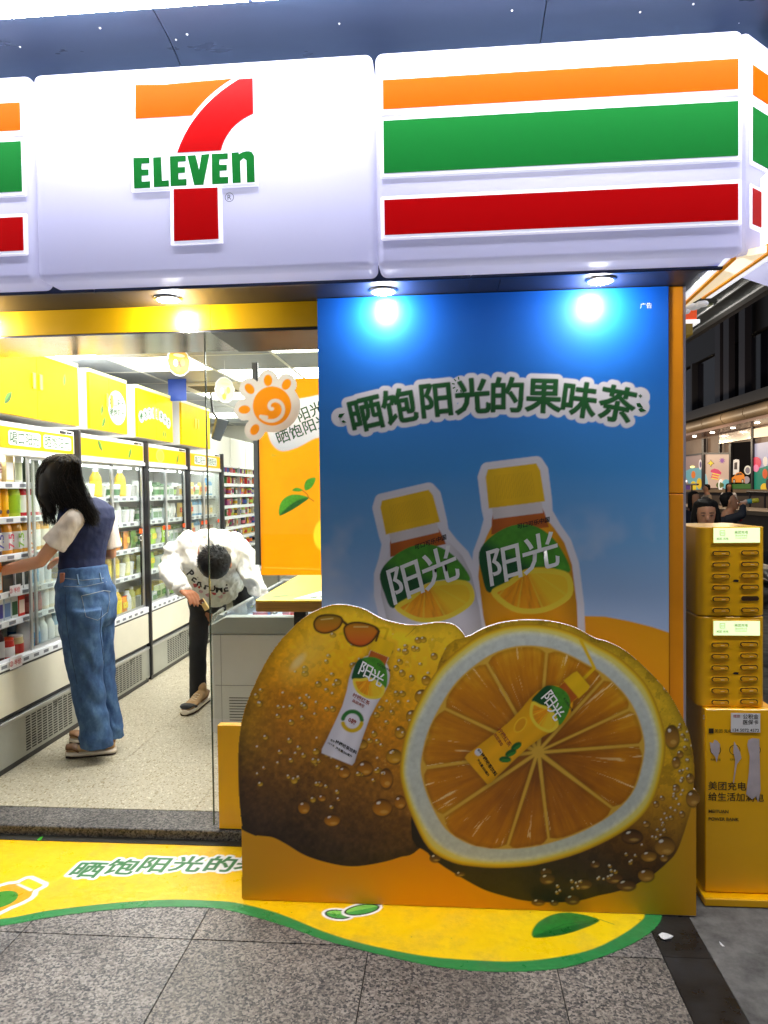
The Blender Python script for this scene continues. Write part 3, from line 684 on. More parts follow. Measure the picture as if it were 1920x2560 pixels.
for nm, y0, y1, x1, c_, e_ in (('orange_band', 764, 797, 1742, (235, 80, 5), .55), ('white_band', 800, 806, 1750, (255, 255, 255), .9), ('mustard_band', 810, 836, 1732, (130, 105, 5), .35)):
    a = PY(1690, y0, 3.5); b = PY(x1, y1, 3.5); MB().box(a.x, b.x, 3.5, 3.62, b.z, a.z).build(nm, M(nm, lin(c_), .4, emis=lin(c_), es=e_), oe)
sc_ = thing('street_canopy', 'flat dark metal canopy with pale edge trim over the side street', 'canopy', (1.6, 6, 3))
CM = M('canopy dark', lin((52, 56, 58)), .35, metal=.4, var=.3, vscale=2, rvar=.12); CE = M('canopy trim', lin((150, 152, 155)), .35, metal=.6)
for q in range(12): MB().box(.9, 2.40, 2.8+q*1.1+.004, 2.8+(q+1)*1.1-.004, 3.0, 3.05).build('soffit_sheet', CM, sc_)
MB().box(2.36, 2.43, 2.8, 16, 2.985, 3.10).build('edge_trim', CE, sc_); MB().box(2.44, 2.50, 2.8, 16, 2.99, 3.16).build('gutter', M('gutter', lin((90, 88, 92)), .4, metal=.5), sc_)
MB().box(2.2, 2.215, 2.8, 16, 2.99, 3.0).build('light_rail', CE, sc_)
for q in range(5): MB().box(1.2, 2.18, 4.6+q*1.6, 4.66+q*1.6, 2.985, 3.0).build('cross_rib', M('rib olive', lin((105, 110, 85)), .4), sc_)

# round lamps under the street canopy
for k, (x, y) in enumerate(((1.9, 4.3), (1.9, 6.4), (1.9, 8.9))):
    t = thing('canopy_lamp', f'round lamp under the dark street canopy, {ORD[k]} from the shop front', 'lamp', (x, y, 2.99), 'lamps under the street canopy')
    MB().lathe((x, y, 2.985), [(.05, 0), (.06, .004), (.06, .0145)], 20).build('rim', RIM, t, smooth=True); MB().lathe((x, y, 2.981), [(.03, 0), (.045, .003)], 20).build('lens', DL, t)
    ld = bpy.data.lights.new('lamp', 'POINT'); ld.energy = 30; ld.color = (1, .93, .82); ld.shadow_soft_size = .05; lo = bpy.data.objects.new('lamp', ld); COL.objects.link(lo); lo.parent = t; lo.location = (0, 0, -.06)
# ============================================================ BLUE POSTER
INK = print_mat('poster ink', .42, coat=.15)
GRN = M('ink green', lin((25, 92, 40)), .45); BLKI = M('ink black', lin((20, 20, 18)), .5); WHI = M('ink white', lin((245, 245, 245)), .5)
REDI = M('ink red', lin((160, 30, 25)), .5)
def sgrad(t, stops):
    t = np.clip(t, 0, 1); xs = [a for a, _ in stops]; cs = np.array([linn(c) for _, c in stops])
    return np.stack([np.interp(t, xs, cs[:, k]) for k in range(3)], 1)
def bottle(p, base, top, W, body, bold=1.0, big=False, label=True, seed=3):
    """drawn drink bottle in the picture: cap, neck, body with leaf and citrus label. returns its frame"""
    base = np.array(base, float); top = np.array(top, float); A = top-base; L = np.linalg.norm(A); B = np.array((-A[1], A[0]))/L*W/2
    at = lambda s, t: tuple(base+A*s+B*t)
    if big: prof = [(0, .90), (.25, .92), (.42, 1.0), (.58, 1.0), (.67, .90), (.735, .72), (.775, .58), (.80, .56)]
    else: prof = [(0, .84), (.03, .9), (.10, .86), (.25, .80), (.4, .76), (.52, .84), (.62, .97), (.70, 1.0), (.76, .9), (.815, .66), (.84, .48)]
    cap0, cap1, cw = (.845, 1.0, .60) if big else (.885, 1.0, .56)
    out = [at(s, t) for s, t in prof]+[at(cap0-.035, .5), at(cap0, .5)]
    out += [at(s, -t) for s, t in [(cap0, .5), (cap0-.035, .5)]+prof[::-1]]
    def shade(col, k=.35):
        c = linn(col)
        def f(X, Y, d):
            dx, dy = X-base[0], Y-base[1]; t = (dx*B[0]+dy*B[1])/(B@B); s = (dx*A[0]+dy*A[1])/(L*L)
            g = 1-k*np.clip(abs(t), 0, 1)**3-.12*k*np.sin(t*9)
            return np.clip(c[None]*g[:, None], 0, 1)
        return f
    tea = (190, 95, 20)
    neck = [at(s, t) for s, t in [(prof[-1][0]-.06, prof[-1][1]*1.1), (prof[-1][0], prof[-1][1]), (cap0, .48), (cap0, -.48), (prof[-1][0], -prof[-1][1]), (prof[-1][0]-.06, -prof[-1][1]*1.1)]]
    p.poly(out, shade(body), 1.2); p.poly(neck, shade(tea, .6), 1.2)
    if big: p.poly([at(cap0-.045, .53), at(cap0, .53), at(cap0, -.53), at(cap0-.045, -.53)], shade((225, 215, 215), .3), 1.2)
    p.poly([at(cap0, cw), at(cap1-.03, cw*.97), at(cap1, cw*.86), at(cap1, -cw*.86), at(cap1-.03, -cw*.97), at(cap0, -cw)], shade((245, 195, 15), .35), 1.2)
    if big:
        for q in range(-9, 10): p.line([at(cap0+.03, q*.045), at(cap1-.03, q*.043)], 1.0, (215, 160, 5), 1.0, .7)
    if not label: return at
    s0 = .60 if big else .70; r = .165 if big else .145   # label roundel
    lc = at(s0, 0)
    # leaf (upper left) and citrus (lower right)
    k = 1.0
    def rot(s, t): return at(s0+s*r, t)
    leaf = [rot(a, b) for a, b in [(-.55, -.82), (-.1, -.92), (.45, -.92), (.8, -.62), (1.0, -.15), (.93, .3), (.6, .65), (.1, .88), (-.3, .93), (-.12, .5), (-.1, 0), (-.35, -.4)]]
    def leafcol(X, Y, d):
        n = fbm(X, Y, .05 if big else .12, seed); dx, dy = X-lc[0], Y-lc[1]; t = (dx*B[0]+dy*B[1])/(B@B); s = (dx*A[0]+dy*A[1])/(L*L*r)
        m = np.clip((s-.1+t*.8)*3+.5, 0, 1)
        return linn((18, 80, 38))*(1-m[:, None])+linn((75, 150, 40))*m[:, None]*(1+.35*n[:, None])
    p.poly(spline(leaf, True, 4), leafcol, 1.2)
    cit = [rot(a, b) for a, b in [(-.55, -.78), (-.33, -.4), (-.1, 0), (-.14, .5), (-.34, .92), (-.85, .93), (-1.12, .55), (-1.2, .1), (-1.05, -.4)]]
    apex = np.array(rot(.0, .0))
    def citcol(X, Y, d):
        dx, dy = X-apex[0], Y-apex[1]; dd = np.sqrt(dx*dx+dy*dy)/(L*r); a = np.arctan2(dy*A[0]-dx*A[1], -(dx*A[0]+dy*A[1]))
        rind = np.clip((d+L*.022)/2+.5, 0, 1); seg = np.clip(1-abs(((a*4.2/math.pi*1.35) % 1)-.5)*14, 0, 1)
        n = fbm(a*8, dd*2, 1.5, seed+1); base_ = linn((248, 160, 10))*(1+.3*n[:, None]); yel = linn((250, 220, 60))
        side_ = np.clip(a*3-.6, 0, 1)[:, None]; base_ = base_*(1-side_)+linn((250, 205, 40))*side_
        c = base_*(1-seg[:, None]*.7)+yel*seg[:, None]*.7
        return c*(1-rind[:, None])+yel*rind[:, None]
    p.poly(spline(cit, True, 4), citcol, 1.2)
    return at
def frame_at(base, top, W):
    base = np.array(base, float); top = np.array(top, float); A = top-base; L = np.linalg.norm(A); B = np.array((-A[1], A[0]))/L*W/2
    return lambda s, t: tuple(base+A*s+B*t)
def outline_of(base, top, W, big):
    at = frame_at(base, top, W)
    if big: pr = [(0, .90), (.25, .92), (.42, 1.0), (.58, 1.0), (.67, .90), (.735, .72), (.80, .58), (.845, .6), (.97, .6), (1.0, .52)]
    else: pr = [(0, .84), (.03, .9), (.10, .86), (.25, .80), (.4, .76), (.52, .84), (.62, .97), (.70, 1.0), (.76, .9), (.815, .66), (.87, .56), (.97, .56), (1.0, .5)]
    return [at(s, t) for s, t in pr]+[at(s, -t) for s, t in pr[::-1]]
def label_text(at, s, t0, t1, string, y, mat, parent, size_px, bold=.02, slant=0):
    """lettering lying along the bottle's cross direction, centred between t0 and t1"""
    a, b = np.array(at(s, t0)), np.array(at(s, t1)); m = (a+b)/2; d = (b-a)/np.linalg.norm(b-a); u = np.array((d[1], -d[0]))
    f = lambda q, v: PY(*(m+d*q+u*v), y)
    return text('lettering', string, mat, parent, None, (1, 0, 0), (0, 0, 1), size_px, bold, warp=f, slant=slant)

BY = 2.682
bb = thing('blue_poster', 'tall sky blue drink advertising poster with two juice bottles and green slogan', 'poster', tuple(PY(1240, 1700, BY)))
BIG = [((1138, 1770), (1013, 1238), 232, (238, 232, 240)), ((1358, 1785), (1280, 1166), 236, (250, 170, 5))]
slog = [("晒", 238, 592, -12), ("饱", 385, 556, -9), ("阳", 547, 530, -5), ("光", 707, 512, -3), ("的", 862, 506, 1), ("果", 1022, 512, 3), ("味", 1180, 528, 8), ("茶", 1347, 548, 12)]
segs = []
for ch, cx, cy, r in slog:
    o = PY(780+cx/1.7649, 700+cy/1.7649, BY-.0008); a = math.radians(-r)
    ol = []
    text('slogan_character', ch, GRN, bb, o, (math.cos(a), 0, math.sin(a)), (-math.sin(a), 0, math.cos(a)), .134, .0, outline=ol, sx=.98)
    for A_, B_ in ol:
        (x1, x2), (y1, y2) = project(np.array([list(A_), list(B_)])); segs.append(((x1, y1), (x2, y2)))
for px, py, rr, ang in ((852, 1039, 9, .5), (859, 1054, 6, -.3), (1598, 1013, 9, -.6), (1604, 1025, 9, -.2)):
    c = PY(px, py, BY-.0008); d = Vector((math.cos(ang), 0, math.sin(ang))); e = Vector((-d.z, 0, d.x)); s_ = rr*.00147
    MB().add([c+d*s_*1.3, c+e*s_*.6-d*.2*s_, c-d*s_*.9, c-e*s_*.6-d*.2*s_], [(0, 1, 2, 3)]).build('slogan_drop', GRN, bb)
# sun rays over the fourth character
for q in range(6):
    a = math.radians(100+q*36); c = np.array((780+652/1.7649, 700+462/1.7649)); o1 = c+np.array((math.cos(a), -math.sin(a)))*13; o2 = c+np.array((math.cos(a), -math.sin(a)))*20
    n_ = np.array((math.sin(a), math.cos(a)))*1.4
    MB().quad(*[PY(*v, BY-.0010) for v in (o1+n_, o2+n_, o2-n_, o1-n_)]).build('sun_ray', GRN, bb)
text('small_print', '广告', WHI, bb, PY(1615, 764, BY-.0008), (1, 0, 0), (0, 0, 1), .021)
text('asterisk', '*', GRN, bb, PY(1601, 990, BY-.0008), (1, 0, 0), (0, 0, 1), .03, .01)
def bb_fn(p):
    t = (p.Y-720)/(1620-720); p.C[:] = sgrad(t, [(0, (10, 90, 205)), (.25, (28, 116, 216)), (.5, (66, 150, 226)), (.7, (120, 178, 234)), (.88, (168, 196, 238)), (1, (190, 206, 240))])
    n = fbm(p.X, p.Y, .006, 4); cl = np.clip((n-.05)*3, 0, 1)*np.clip((p.Y-1250)/300, 0, .5); p.lay(cl, (215, 220, 238))
    hill = [(1300, 2400), (1300, 1600), (1400, 1545), (1450, 1540), (1510, 1541), (1570, 1552), (1630, 1567), (1700, 1590), (1700, 2400)]
    p.poly(hill, (246, 165, 5), 1.5); p.poly([(700, 2400), (700, 1640), (900, 1620), (1200, 1625), (1420, 1600), (1420, 2400)], (246, 170, 8), 2)
    for b_, t_, W, c in BIG: p.poly(outline_of(b_, t_, W, True), (232, 228, 238), 1.5, grow=18)
    for b_, t_, W, c in BIG: bottle(p, b_, t_, W, c, big=True)
    p.halo(segs, 15, (236, 232, 240))
    for x, y in ((852, 1043), (1600, 1017), (1601, 992)): p.ell(x, y, 24, 24, 0, (236, 232, 240))
    p.halo(segs, 14, (236, 232, 240)); p.halo(segs, 3.0, (25, 92, 40), 1.2)
p0 = PY(793, 2300, BY); p1 = PY(1670, 720, BY); X0, X1 = PY(793, 750, BY).x, PY(1671, 722, BY).x; ZT = 2.212
MB().box(X0, X1, BY+.0008, 2.70, .03, ZT).build('panel_board', M('board edge', lin((30, 80, 160)), .5), bb)
sheet('poster_print', (X0, BY, .06), (1, 0, 0), (0, 0, 1), X1-X0, ZT-.06, .0030, bb_fn, INK, bb)
for b_, t_, W, c in BIG:
    at = frame_at(b_, t_, W)
    for ch, tt, ss, sz in (("阳", -.42, .615, 98), ("光", .36, .645, 98)):
        a, b = np.array(at(ss, tt-.1)), np.array(at(ss, tt+.1)); m = (a+b)/2; d = (b-a)/np.linalg.norm(b-a); u = np.array((d[1], -d[0]))
        # lean of the brush lettering
        me_w = lambda q, v, m=m, d=d, u=u: PY(*(m+(d+u*.16)*q+u*v), BY-.0008)
        text('brand_character', ch, WHI, bb, (0, 0, 0), (1, 0, 0), (0, 0, 1), sz, .014, warp=me_w)
    a, b = np.array(at(.765, .1)), np.array(at(.765, .5)); m = (a+b)/2; d = (b-a)/np.linalg.norm(b-a); u = np.array((d[1], -d[0]))
    text('maker_name', '可口可乐中国', BLKI, bb, (0, 0, 0), (1, 0, 0), (0, 0, 1), 14, .02, warp=lambda q, v, m=m, d=d, u=u: PY(*(m+(d+u*.1)*q+u*v), BY-.0008), slant=.15)
# orange column at the right of the poster
oc = thing('orange_column', 'narrow orange clad column with silver edge right of the blue poster', 'column', (.83, 2.72, 0))
xa, xb = X1+.0015, PY(1706, 720, 2.70).x; zj = PY(1690, 1235, 2.70).z
for z0, z1 in ((.0, .62), (.622, zj), (zj+.002, 2.213)): MB().box(xa, xb, 2.688, 2.95, z0, z1).build('cladding_panel', M('orange panel', lin((242, 150, 5)), .4, var=.08, vscale=3, rvar=.08), oc, bevel=.003)
MB().box(xb+.0005, xb+.010, 2.695, 2.96, 0, 2.213).build('silver_edge', M('silver', lin((190, 185, 200)), .3, metal=.4), oc)

# ============================================================ FRUIT CUT-OUT BOARD
KY = 2.59; KD = .022
ko = thing('cutout_board', 'large printed lemon and orange slice cut-out standee above a yellow base board', 'standee', tuple(PY(1170, 2270, KY)))
LEMON = spline([(604, 2050), (598, 1990), (596, 1920), (598, 1850), (612, 1775), (642, 1700), (680, 1630), (728, 1572), (780, 1532), (840, 1512), (905, 1522), (960, 1550), (1030, 1564), (1100, 1557), (1148, 1572), (1180, 1640),
    (1200, 1800), (1150, 2000), (1048, 2122), (1000, 2143), (945, 2158), (880, 2166), (820, 2157), (762, 2138), (715, 2110), (680, 2093), (640, 2088), (612, 2075)], True, 5)
cv = lambda L_, k=2.127, ox=980, oy=1500: [(ox+a/k, oy+b/k) for a, b in L_]
RIND = spline(cv([(100, 1180), (190, 1345), (250, 1400), (330, 1452), (420, 1505), (500, 1545), (600, 1575), (700, 1598), (800, 1607), (900, 1608), (1000, 1598), (1100, 1572), (1180, 1555), (1260, 1530), (1330, 1495), (1400, 1452), (1460, 1400), (1510, 1345), (1545, 1260), (1570, 1180), (1595, 1090), (1600, 1000), (1605, 900), (1595, 800), (1575, 700), (1535, 610), (1480, 510), (1410, 425), (1330, 345), (1240, 270), (1150, 225), (1080, 205), (980, 150), (860, 118), (720, 108), (560, 128), (420, 190), (250, 330)]), True, 4)
FACE = spline(cv([(42, 880), (55, 1000), (105, 1150), (195, 1320), (320, 1395), (440, 1418), (560, 1425), (680, 1420), (800, 1402), (1000, 1345), (1200, 1250), (1330, 1150), (1400, 1040), (1440, 900), (1455, 780), (1445, 680), (1400, 540), (1330, 420), (1200, 300), (1080, 235), (960, 172), (840, 138), (700, 128), (560, 150), (420, 215), (260, 350), (150, 520), (75, 700)]), True, 4)
PITH = spline(cv([(62, 880), (78, 1000), (130, 1140), (215, 1280), (340, 1362), (460, 1392), (560, 1398), (680, 1393), (800, 1374), (1000, 1312), (1190, 1212), (1310, 1110), (1375, 1010), (1412, 880), (1425, 780), (1412, 680), (1370, 560), (1300, 450), (1180, 335), (1060, 265), (940, 205), (830, 172), (700, 160), (570, 182), (440, 245), (285, 375), (180, 530), (100, 700)]), True, 4)
RECT = [(605, 2020), (1739, 1975), (1739, 2294), (606, 2248)]
G_DROPS = [(760, 2018, 18, 20), (830, 2050, 24, 18), (805, 1995, 12, 10), (846, 1998, 6, 6), (912, 1920, 24, 22), (955, 2018, 30, 26), (1000, 1830, 16, 18), (965, 1945, 20, 30), (905, 1860, 16, 14), (860, 1930, 18, 18), (1055, 1740, 22, 20), (1030, 1790, 18, 18), (1065, 1700, 14, 14), (1000, 2005, 18, 20), (1085, 1640, 10, 10), (700, 1880, 8, 7), (660, 1920, 6, 5), (1045, 1600, 10, 9), (800, 1960, 9, 9), (985, 1890, 24, 22)]
R_DROPS = [(1680, 1840, 18, 28), (1690, 1905, 10, 14), (1732, 1995, 17, 20), (1725, 1945, 10, 12), (1580, 2090, 26, 17), (1662, 2115, 26, 24), (1622, 2140, 20, 14), (1365, 2180, 14, 12), (1368, 2197, 19, 14), (1458, 2210, 22, 14), (1535, 2195, 22, 14), (1615, 2187, 20, 16), (1565, 2212, 24, 14), (1430, 2248, 18, 12), (1345, 2255, 16, 8), (1690, 1970, 9, 10), (1488, 2160, 12, 10), (1700, 1885, 8, 9), (1705, 2035, 7, 8), (1660, 2145, 10, 9), (1615, 2060, 9, 8), (1640, 2010, 7, 8), (1088, 2145, 14, 10), (1150, 2185, 12, 6), (1385, 2256, 10, 7), (1655, 1995, 6, 6)]
SMB = ((842, 1898), (963, 1600), 98, (236, 232, 244)); SYB = ((1190, 1928), (1459, 1697), 104, (250, 180, 5))
GAIN = .9    # the sheet is printed lighter than it shows in the dim light of the street
def cut_fn(p):
    p.A[:] = 0; pr = lambda c: tuple(min(255, v*1.0) for v in c)
    X, Y = p.X, p.Y
    t = (X-605)/1134; yb = sgrad(t, [(0, (235, 165, 15)), (.45, (250, 160, 5)), (.75, (232, 160, 15)), (.9, (190, 160, 20)), (1, (225, 160, 10))]); p.C[:] = yb
    for P_ in (LEMON, RIND, RECT): p.cut(P_)
    for x, y, a, b in R_DROPS:
        if x > 1715 or y > 2245: p.cut([(x+a*math.cos(q), y+b*math.sin(q)) for q in np.linspace(0, 6.28, 14)[:-1]])
    n1 = fbm(X, Y, .012, 1); n2 = fbm(X, Y, .11, 2, 3); n3 = fbm(X, Y, .05, 3)
    def lemon(x, y, d):
        idx = p.idx; a1, a2, a3 = n1[idx], n2[idx], n3[idx]
        up_ = np.clip((2110-y+(x-800)*.35)/620, 0, 1); rt = np.clip((x-650)/450, 0, 1)
        c = sgrad(up_, [(0, (58, 40, 26)), (.14, (88, 58, 24)), (.3, (140, 90, 22)), (.55, (205, 132, 10)), (.78, (242, 178, 12)), (1, (244, 198, 35))])
        lf = np.clip((700-x)/90, 0, 1)[:, None]*np.clip((1950-y)/250, 0, 1)[:, None]*.45; c = c*(1-lf)+linn((160, 145, 20))*lf
        c = 1.2*c*(1+.26*a1+.55*a2*np.clip(1.25-up_*1.15, .12, 1)+.1*np.abs(a2)-.14*(a3 > .25))[:, None]
        eg = np.clip(1+d/40, 0, 1)[:, None]**2*.45; c = c*(1-eg)
        sp = (np.clip((a2+a3*.7-.72)*6, 0, 1)*np.clip((rt*1.2+up_-1.15)*2, 0, 1))[:, None]*.8; return c*(1-sp)+linn((245, 215, 130))*sp
    p.poly(LEMON, lemon, 1.2)
    p.line([(602, 2040), (612, 2076), (640, 2088)], 4, (40, 30, 20)); p.ell(610, 2070, 8, 6, 20, (50, 38, 15))
    def drop(x, y, a, b, tone):
        p.ell(x+1, y+b*.22, a*1.06, b*1.02, 0, tuple(v*.45 for v in tone), 3, .75)
        p.ell(x, y, a, b, 0, lambda u, v, q: linn(tone)*(.75+.5*v[:, None]-.25*(q[:, None]**4)), 2, .95)
        p.ell(x-a*.35, y-b*.5, max(2.4, a*.22), max(2.0, b*.16), -20, (240, 235, 225), 1.5, .9); p.ell(x+a*.2, y+b*.55, a*.4, b*.2, 0, (235, 190, 90), 3, .5)
    for x, y, a, b in G_DROPS: drop(x, y, a*.82, b*.82, (222, 160, 25) if y < 1900 else (205, 130, 20))
    R_ = np.random.default_rng(5)
    for k in range(48):
        x, y = R_.uniform(640, 860), R_.uniform(1580, 1960); r = R_.uniform(2, 9)
        if p.sdf(LEMON, np.array([np.argmin((X-x)**2+(Y-y)**2)]))[0] < -12: drop(x, y, r, r*R_.uniform(.8, 1.15), (228, 172, 30))
    p.ell(770, 1640, 70, 34, -48, (250, 215, 90), 40, .38); p.ell(745, 1655, 24, 9, -48, (255, 240, 180), 8, .5)
    for k in range(110):
        x, y = R_.uniform(880, 1140), R_.uniform(1590, 1960); r = R_.uniform(2.2, 8)
        if k > 85: x, y = R_.uniform(640, 900), R_.uniform(1720, 2020)
        drop(x, y, r, r*R_.uniform(.8, 1.1), (225, 170, 25))
    # orange half: rind
    def rind(x, y, d):
        idx = p.idx; a1, a2, a3 = n1[idx], n2[idx], n3[idx]
        tt = np.clip(((x-1250)*.55-(y-2150))/560, 0, 1)
        c = sgrad(tt, [(0, (35, 27, 24)), (.25, (62, 44, 25)), (.45, (110, 72, 20)), (.65, (172, 122, 18)), (.85, (215, 165, 15)), (1, (205, 165, 28))])
        c = 1.12*c*(1+.3*a1+.35*np.abs(a2)-.28*(a3 > .18))[:, None]; return c*(1-np.clip(1+d/30, 0, 1)[:, None]**2*.4)
    p.poly(RIND, rind, 1.2)
    for x, y, a, b in R_DROPS: drop(x, y, a, b, (185, 130, 45) if x > 1600 else (120, 80, 40))
    for k in range(80):
        a = R_.uniform(-.7, 1.5); r = R_.uniform(1.02, 1.10); x, y = 1330+365*r*math.cos(a), 1875+330*r*math.sin(a); q = R_.uniform(2, 5.5); drop(x, y, q, q, (190, 140, 40))
    p.poly(FACE, lambda x, y, d: sgrad(np.clip(-d/14, 0, 1), [(0, (190, 130, 15)), (.5, (245, 205, 30)), (1, (240, 225, 120))]), 1.3)
    def pith(x, y, d):
        idx = p.idx; g = np.clip(-d/16, 0, 1); c = sgrad(g, [(0, (240, 225, 120)), (.5, (226, 228, 208)), (1, (206, 212, 205))]); return c*(1+.14*n2[idx])[:, None]
    p.poly(PITH, pith, 2)
    # flesh segments
    ce = np.array((1345, 1880.)); PF = np.array(PITH); inner = ce+(PF-ce)*.865
    def flesh(x, y, d):
        dx, dy = x-ce[0], y-ce[1]; a = np.arctan2(dy, dx); rr = np.sqrt(dx*dx+dy*dy)/300
        n = fbm(a*14, rr*2.2, 1.4, 8); m = fbm(x, y, .02, 9)
        c = sgrad(np.clip(rr*.8+.25*n+.2*m+(ce[1]-y)/1600, 0, 1), [(0, (150, 85, 15)), (.35, (190, 112, 8)), (.7, (222, 140, 5)), (1, (245, 180, 30))])
        lf = np.clip((-d)/12, 0, 1)[:, None]; c = .9*c*(.72+.28*lf)
        sp = np.clip((fbm(a*40, rr*3, 1.2, 12)+n*.6-.50)*7, 0, 1)[:, None]*np.clip(rr*2-.6, 0, 1)[:, None]; return c*(1-sp*.8)+linn((255, 225, 160))*sp*.8
    p.poly([tuple(v) for v in inner], (226, 178, 60), 2, grow=3)
    angs = [math.radians(v) for v in (-4, 37, 83, 108, 146, 172, 205, 240, 275, 312, 335)]
    for k in range(len(angs)):
        a0, a1 = angs[k]+.014, (angs[(k+1) % len(angs)]+(2*math.pi if k == len(angs)-1 else 0))-.014
        ring = [ce+16*np.array((math.cos((a0+a1)/2), math.sin((a0+a1)/2)))]
        for f in np.linspace(0, 1, 11):
            a = a0+(a1-a0)*f; d_ = np.array((math.cos(a), math.sin(a))); best = 0
            for v in inner:
                w_ = v-ce
                if w_@d_/np.linalg.norm(w_) > .9985: best = max(best, w_@d_)
            best = best or 270; ring.append(ce+d_*best*(.955 if f in (0, 1) else .995 if .1 < f < .9 else .985))
        p.poly([tuple(v) for v in ring], flesh, 1.8)
    # drink bottles with straws
    p.line([(1014, 1592), (1040, 1568)], 0.1, (0, 0, 0))
    p.line([(958, 1608), (970, 1573)], 6, (235, 190, 10)); p.line([(970, 1573), (960, 1569), (850, 1585)], 6, (235, 190, 10))
    p.line([(1462, 1694), (1486, 1670), (1452, 1601)], 8, (240, 195, 10))
    for b_, t_, W, c in (SMB, SYB):
        p.poly(outline_of(b_, t_, W, False), (60, 40, 20), 9, grow=6, alpha=.35); bottle(p, b_, t_, W, c, seed=6)
    at = frame_at(*SMB[:3]); c0 = at(.32, 0)
    for a0, a1, col in ((-2.9, -.1, (40, 120, 45)), (.25, 2.9, (225, 185, 15))):
        p.line([(c0[0]+24*math.cos(a), c0[1]+24*math.sin(a)) for a in np.linspace(a0, a1, 14)], 10, col)
    at = frame_at(*SYB[:3]); c1 = at(.45, -.3); p.ell(c1[0], c1[1], 13, 22, 35, (255, 205, 40)); p.ell(c1[0], c1[1], 10, 19, 35, (235, 160, 10))
    for s_, t_, r_ in ((.33, .35, 40), (.27, .42, 50), (.21, .48, 75)): q = at(s_, t_); p.ell(q[0], q[1], 15, 8, r_-75, (22, 90, 35)); p.ell(q[0]+2, q[1]+3, 12, 4, r_-75, (50, 130, 45))
    q = at(.1, -.62); p.ell(q[0], q[1], 9, 9, 0, (225, 225, 235))
    # sunglasses resting on the lemon
    fr = (70, 45, 8)
    Lz = spline([(787, 1557), (800, 1542), (830, 1539), (852, 1546), (850, 1562), (836, 1574), (812, 1581), (792, 1574)], True, 4); Rz = spline([(862, 1572), (880, 1559), (912, 1560), (942, 1572), (940, 1587), (922, 1607), (898, 1614), (872, 1602)], True, 4)
    lensc = lambda x, y, d: sgrad((y-1537)/80, [(0, (150, 120, 20)), (.5, (205, 120, 20)), (1, (215, 90, 30))])*(1-.35*np.clip(1+d/4, 0, 1)[:, None])
    p.line([(850, 1544), (858, 1554), (868, 1562)], 7, fr)
    for z in (Lz, Rz): p.poly(z, fr, 1.2, grow=4); p.poly(z, lensc, 1.2)
    p.line([(940, 1570), (948, 1578), (940, 1602)], 5, fr); p.line([(803, 1549), (832, 1546)], 2, (225, 205, 130)); p.line([(885, 1567), (920, 1567)], 2, (225, 205, 130))
    p.C[:] = np.clip(p.C*GAIN, 0, .92)
lo = PY(590, 2310, KY); hi = PY(1770, 1465, KY)
zb0 = min(PY(605, 2248, KY).z, PY(1739, 2294, KY).z)
sheet('cutout_print', (lo.x, KY, .004), (1, 0, 0), (0, 0, 1), PY(1765, 2000, KY).x-lo.x, hi.z-.004, .003, cut_fn, print_mat('cutout ink', .4, coat=.1), ko)
# foam board behind the print: outline polygons, slightly larger, real thickness
FOAM = M('foam board', (.85, .85, .85), .6)
def board(poly, nm, y0=KY+.0008, grow=1.2):
    c = np.mean(poly, 0); mb = MB(); q = [PY(*(v), KY) for v in poly]
    mb.prism([(v.x, max(v.z, .002)) for v in q], 'y', y0, KY+KD); return mb.build(nm, FOAM, ko)
board(LEMON, 'lemon_board', KY+.001, 1); board(RIND, 'slice_board', KY+.0015); board(RECT, 'base_board', KY+.002)
for b_ in (RIND,): pass
# lettering on the small bottles
def char(at, s, t, ch, size, mat, nm='brand_character', bold=.014, lean=.12, y=KY-.0008, par=None):
    a, b = np.array(at(s, t-.1)), np.array(at(s, t+.1)); m = (a+b)/2; d = (b-a)/np.linalg.norm(b-a); u = np.array((d[1], -d[0]))
    text(nm, ch, mat, par or ko, (0, 0, 0), (1, 0, 0), (0, 0, 1), size, bold, warp=lambda q, v: PY(*(m+(d-u*lean)*q+u*v), y))
MAR = M('ink maroon', lin((150, 60, 40)), .5)
for b_, t_, W, c in (SMB, SYB):
    at = frame_at(b_, t_, W); char(at, .725, -.33, '阳', 38, WHI); char(at, .705, .33, '光', 38, WHI); char(at, .80, .45, '可口可乐中国', 6.5, BLKI, 'maker_name')
at = frame_at(*SMB[:3]); char(at, .505, .0, '柠檬红茶', 12, MAR, 'flavour_name', .01); char(at, .465, -.05, '微甜清爽', 8.5, MAR, 'flavour_note', .01); char(at, .32, 0, '0糖', 14, MAR, 'sugar_note')
char(at, .115, .2, '柠檬味茶饮料', 10, BLKI, 'drink_name', .02); char(at, .072, .2, '净含量:500毫升', 7, BLKI, 'volume_note', .02); char(at, .12, -.55, '营养', 6, BLKI, 'small_note'); char(at, .09, -.55, '176千焦', 5.5, BLKI, 'small_note')
at = frame_at(*SYB[:3]); char(at, .31, -.35, '柠檬红茶', 13, MAR, 'flavour_name', .01); char(at, .265, -.45, '微甜清爽', 9, MAR, 'flavour_note', .01)
char(at, .10, .15, '柠檬味茶饮料', 11, BLKI, 'drink_name', .02); char(at, .055, .1, '净含量:500毫升', 7.5, BLKI, 'volume_note', .02); char(at, .11, -.62, '营养', 6, BLKI, 'small_note')

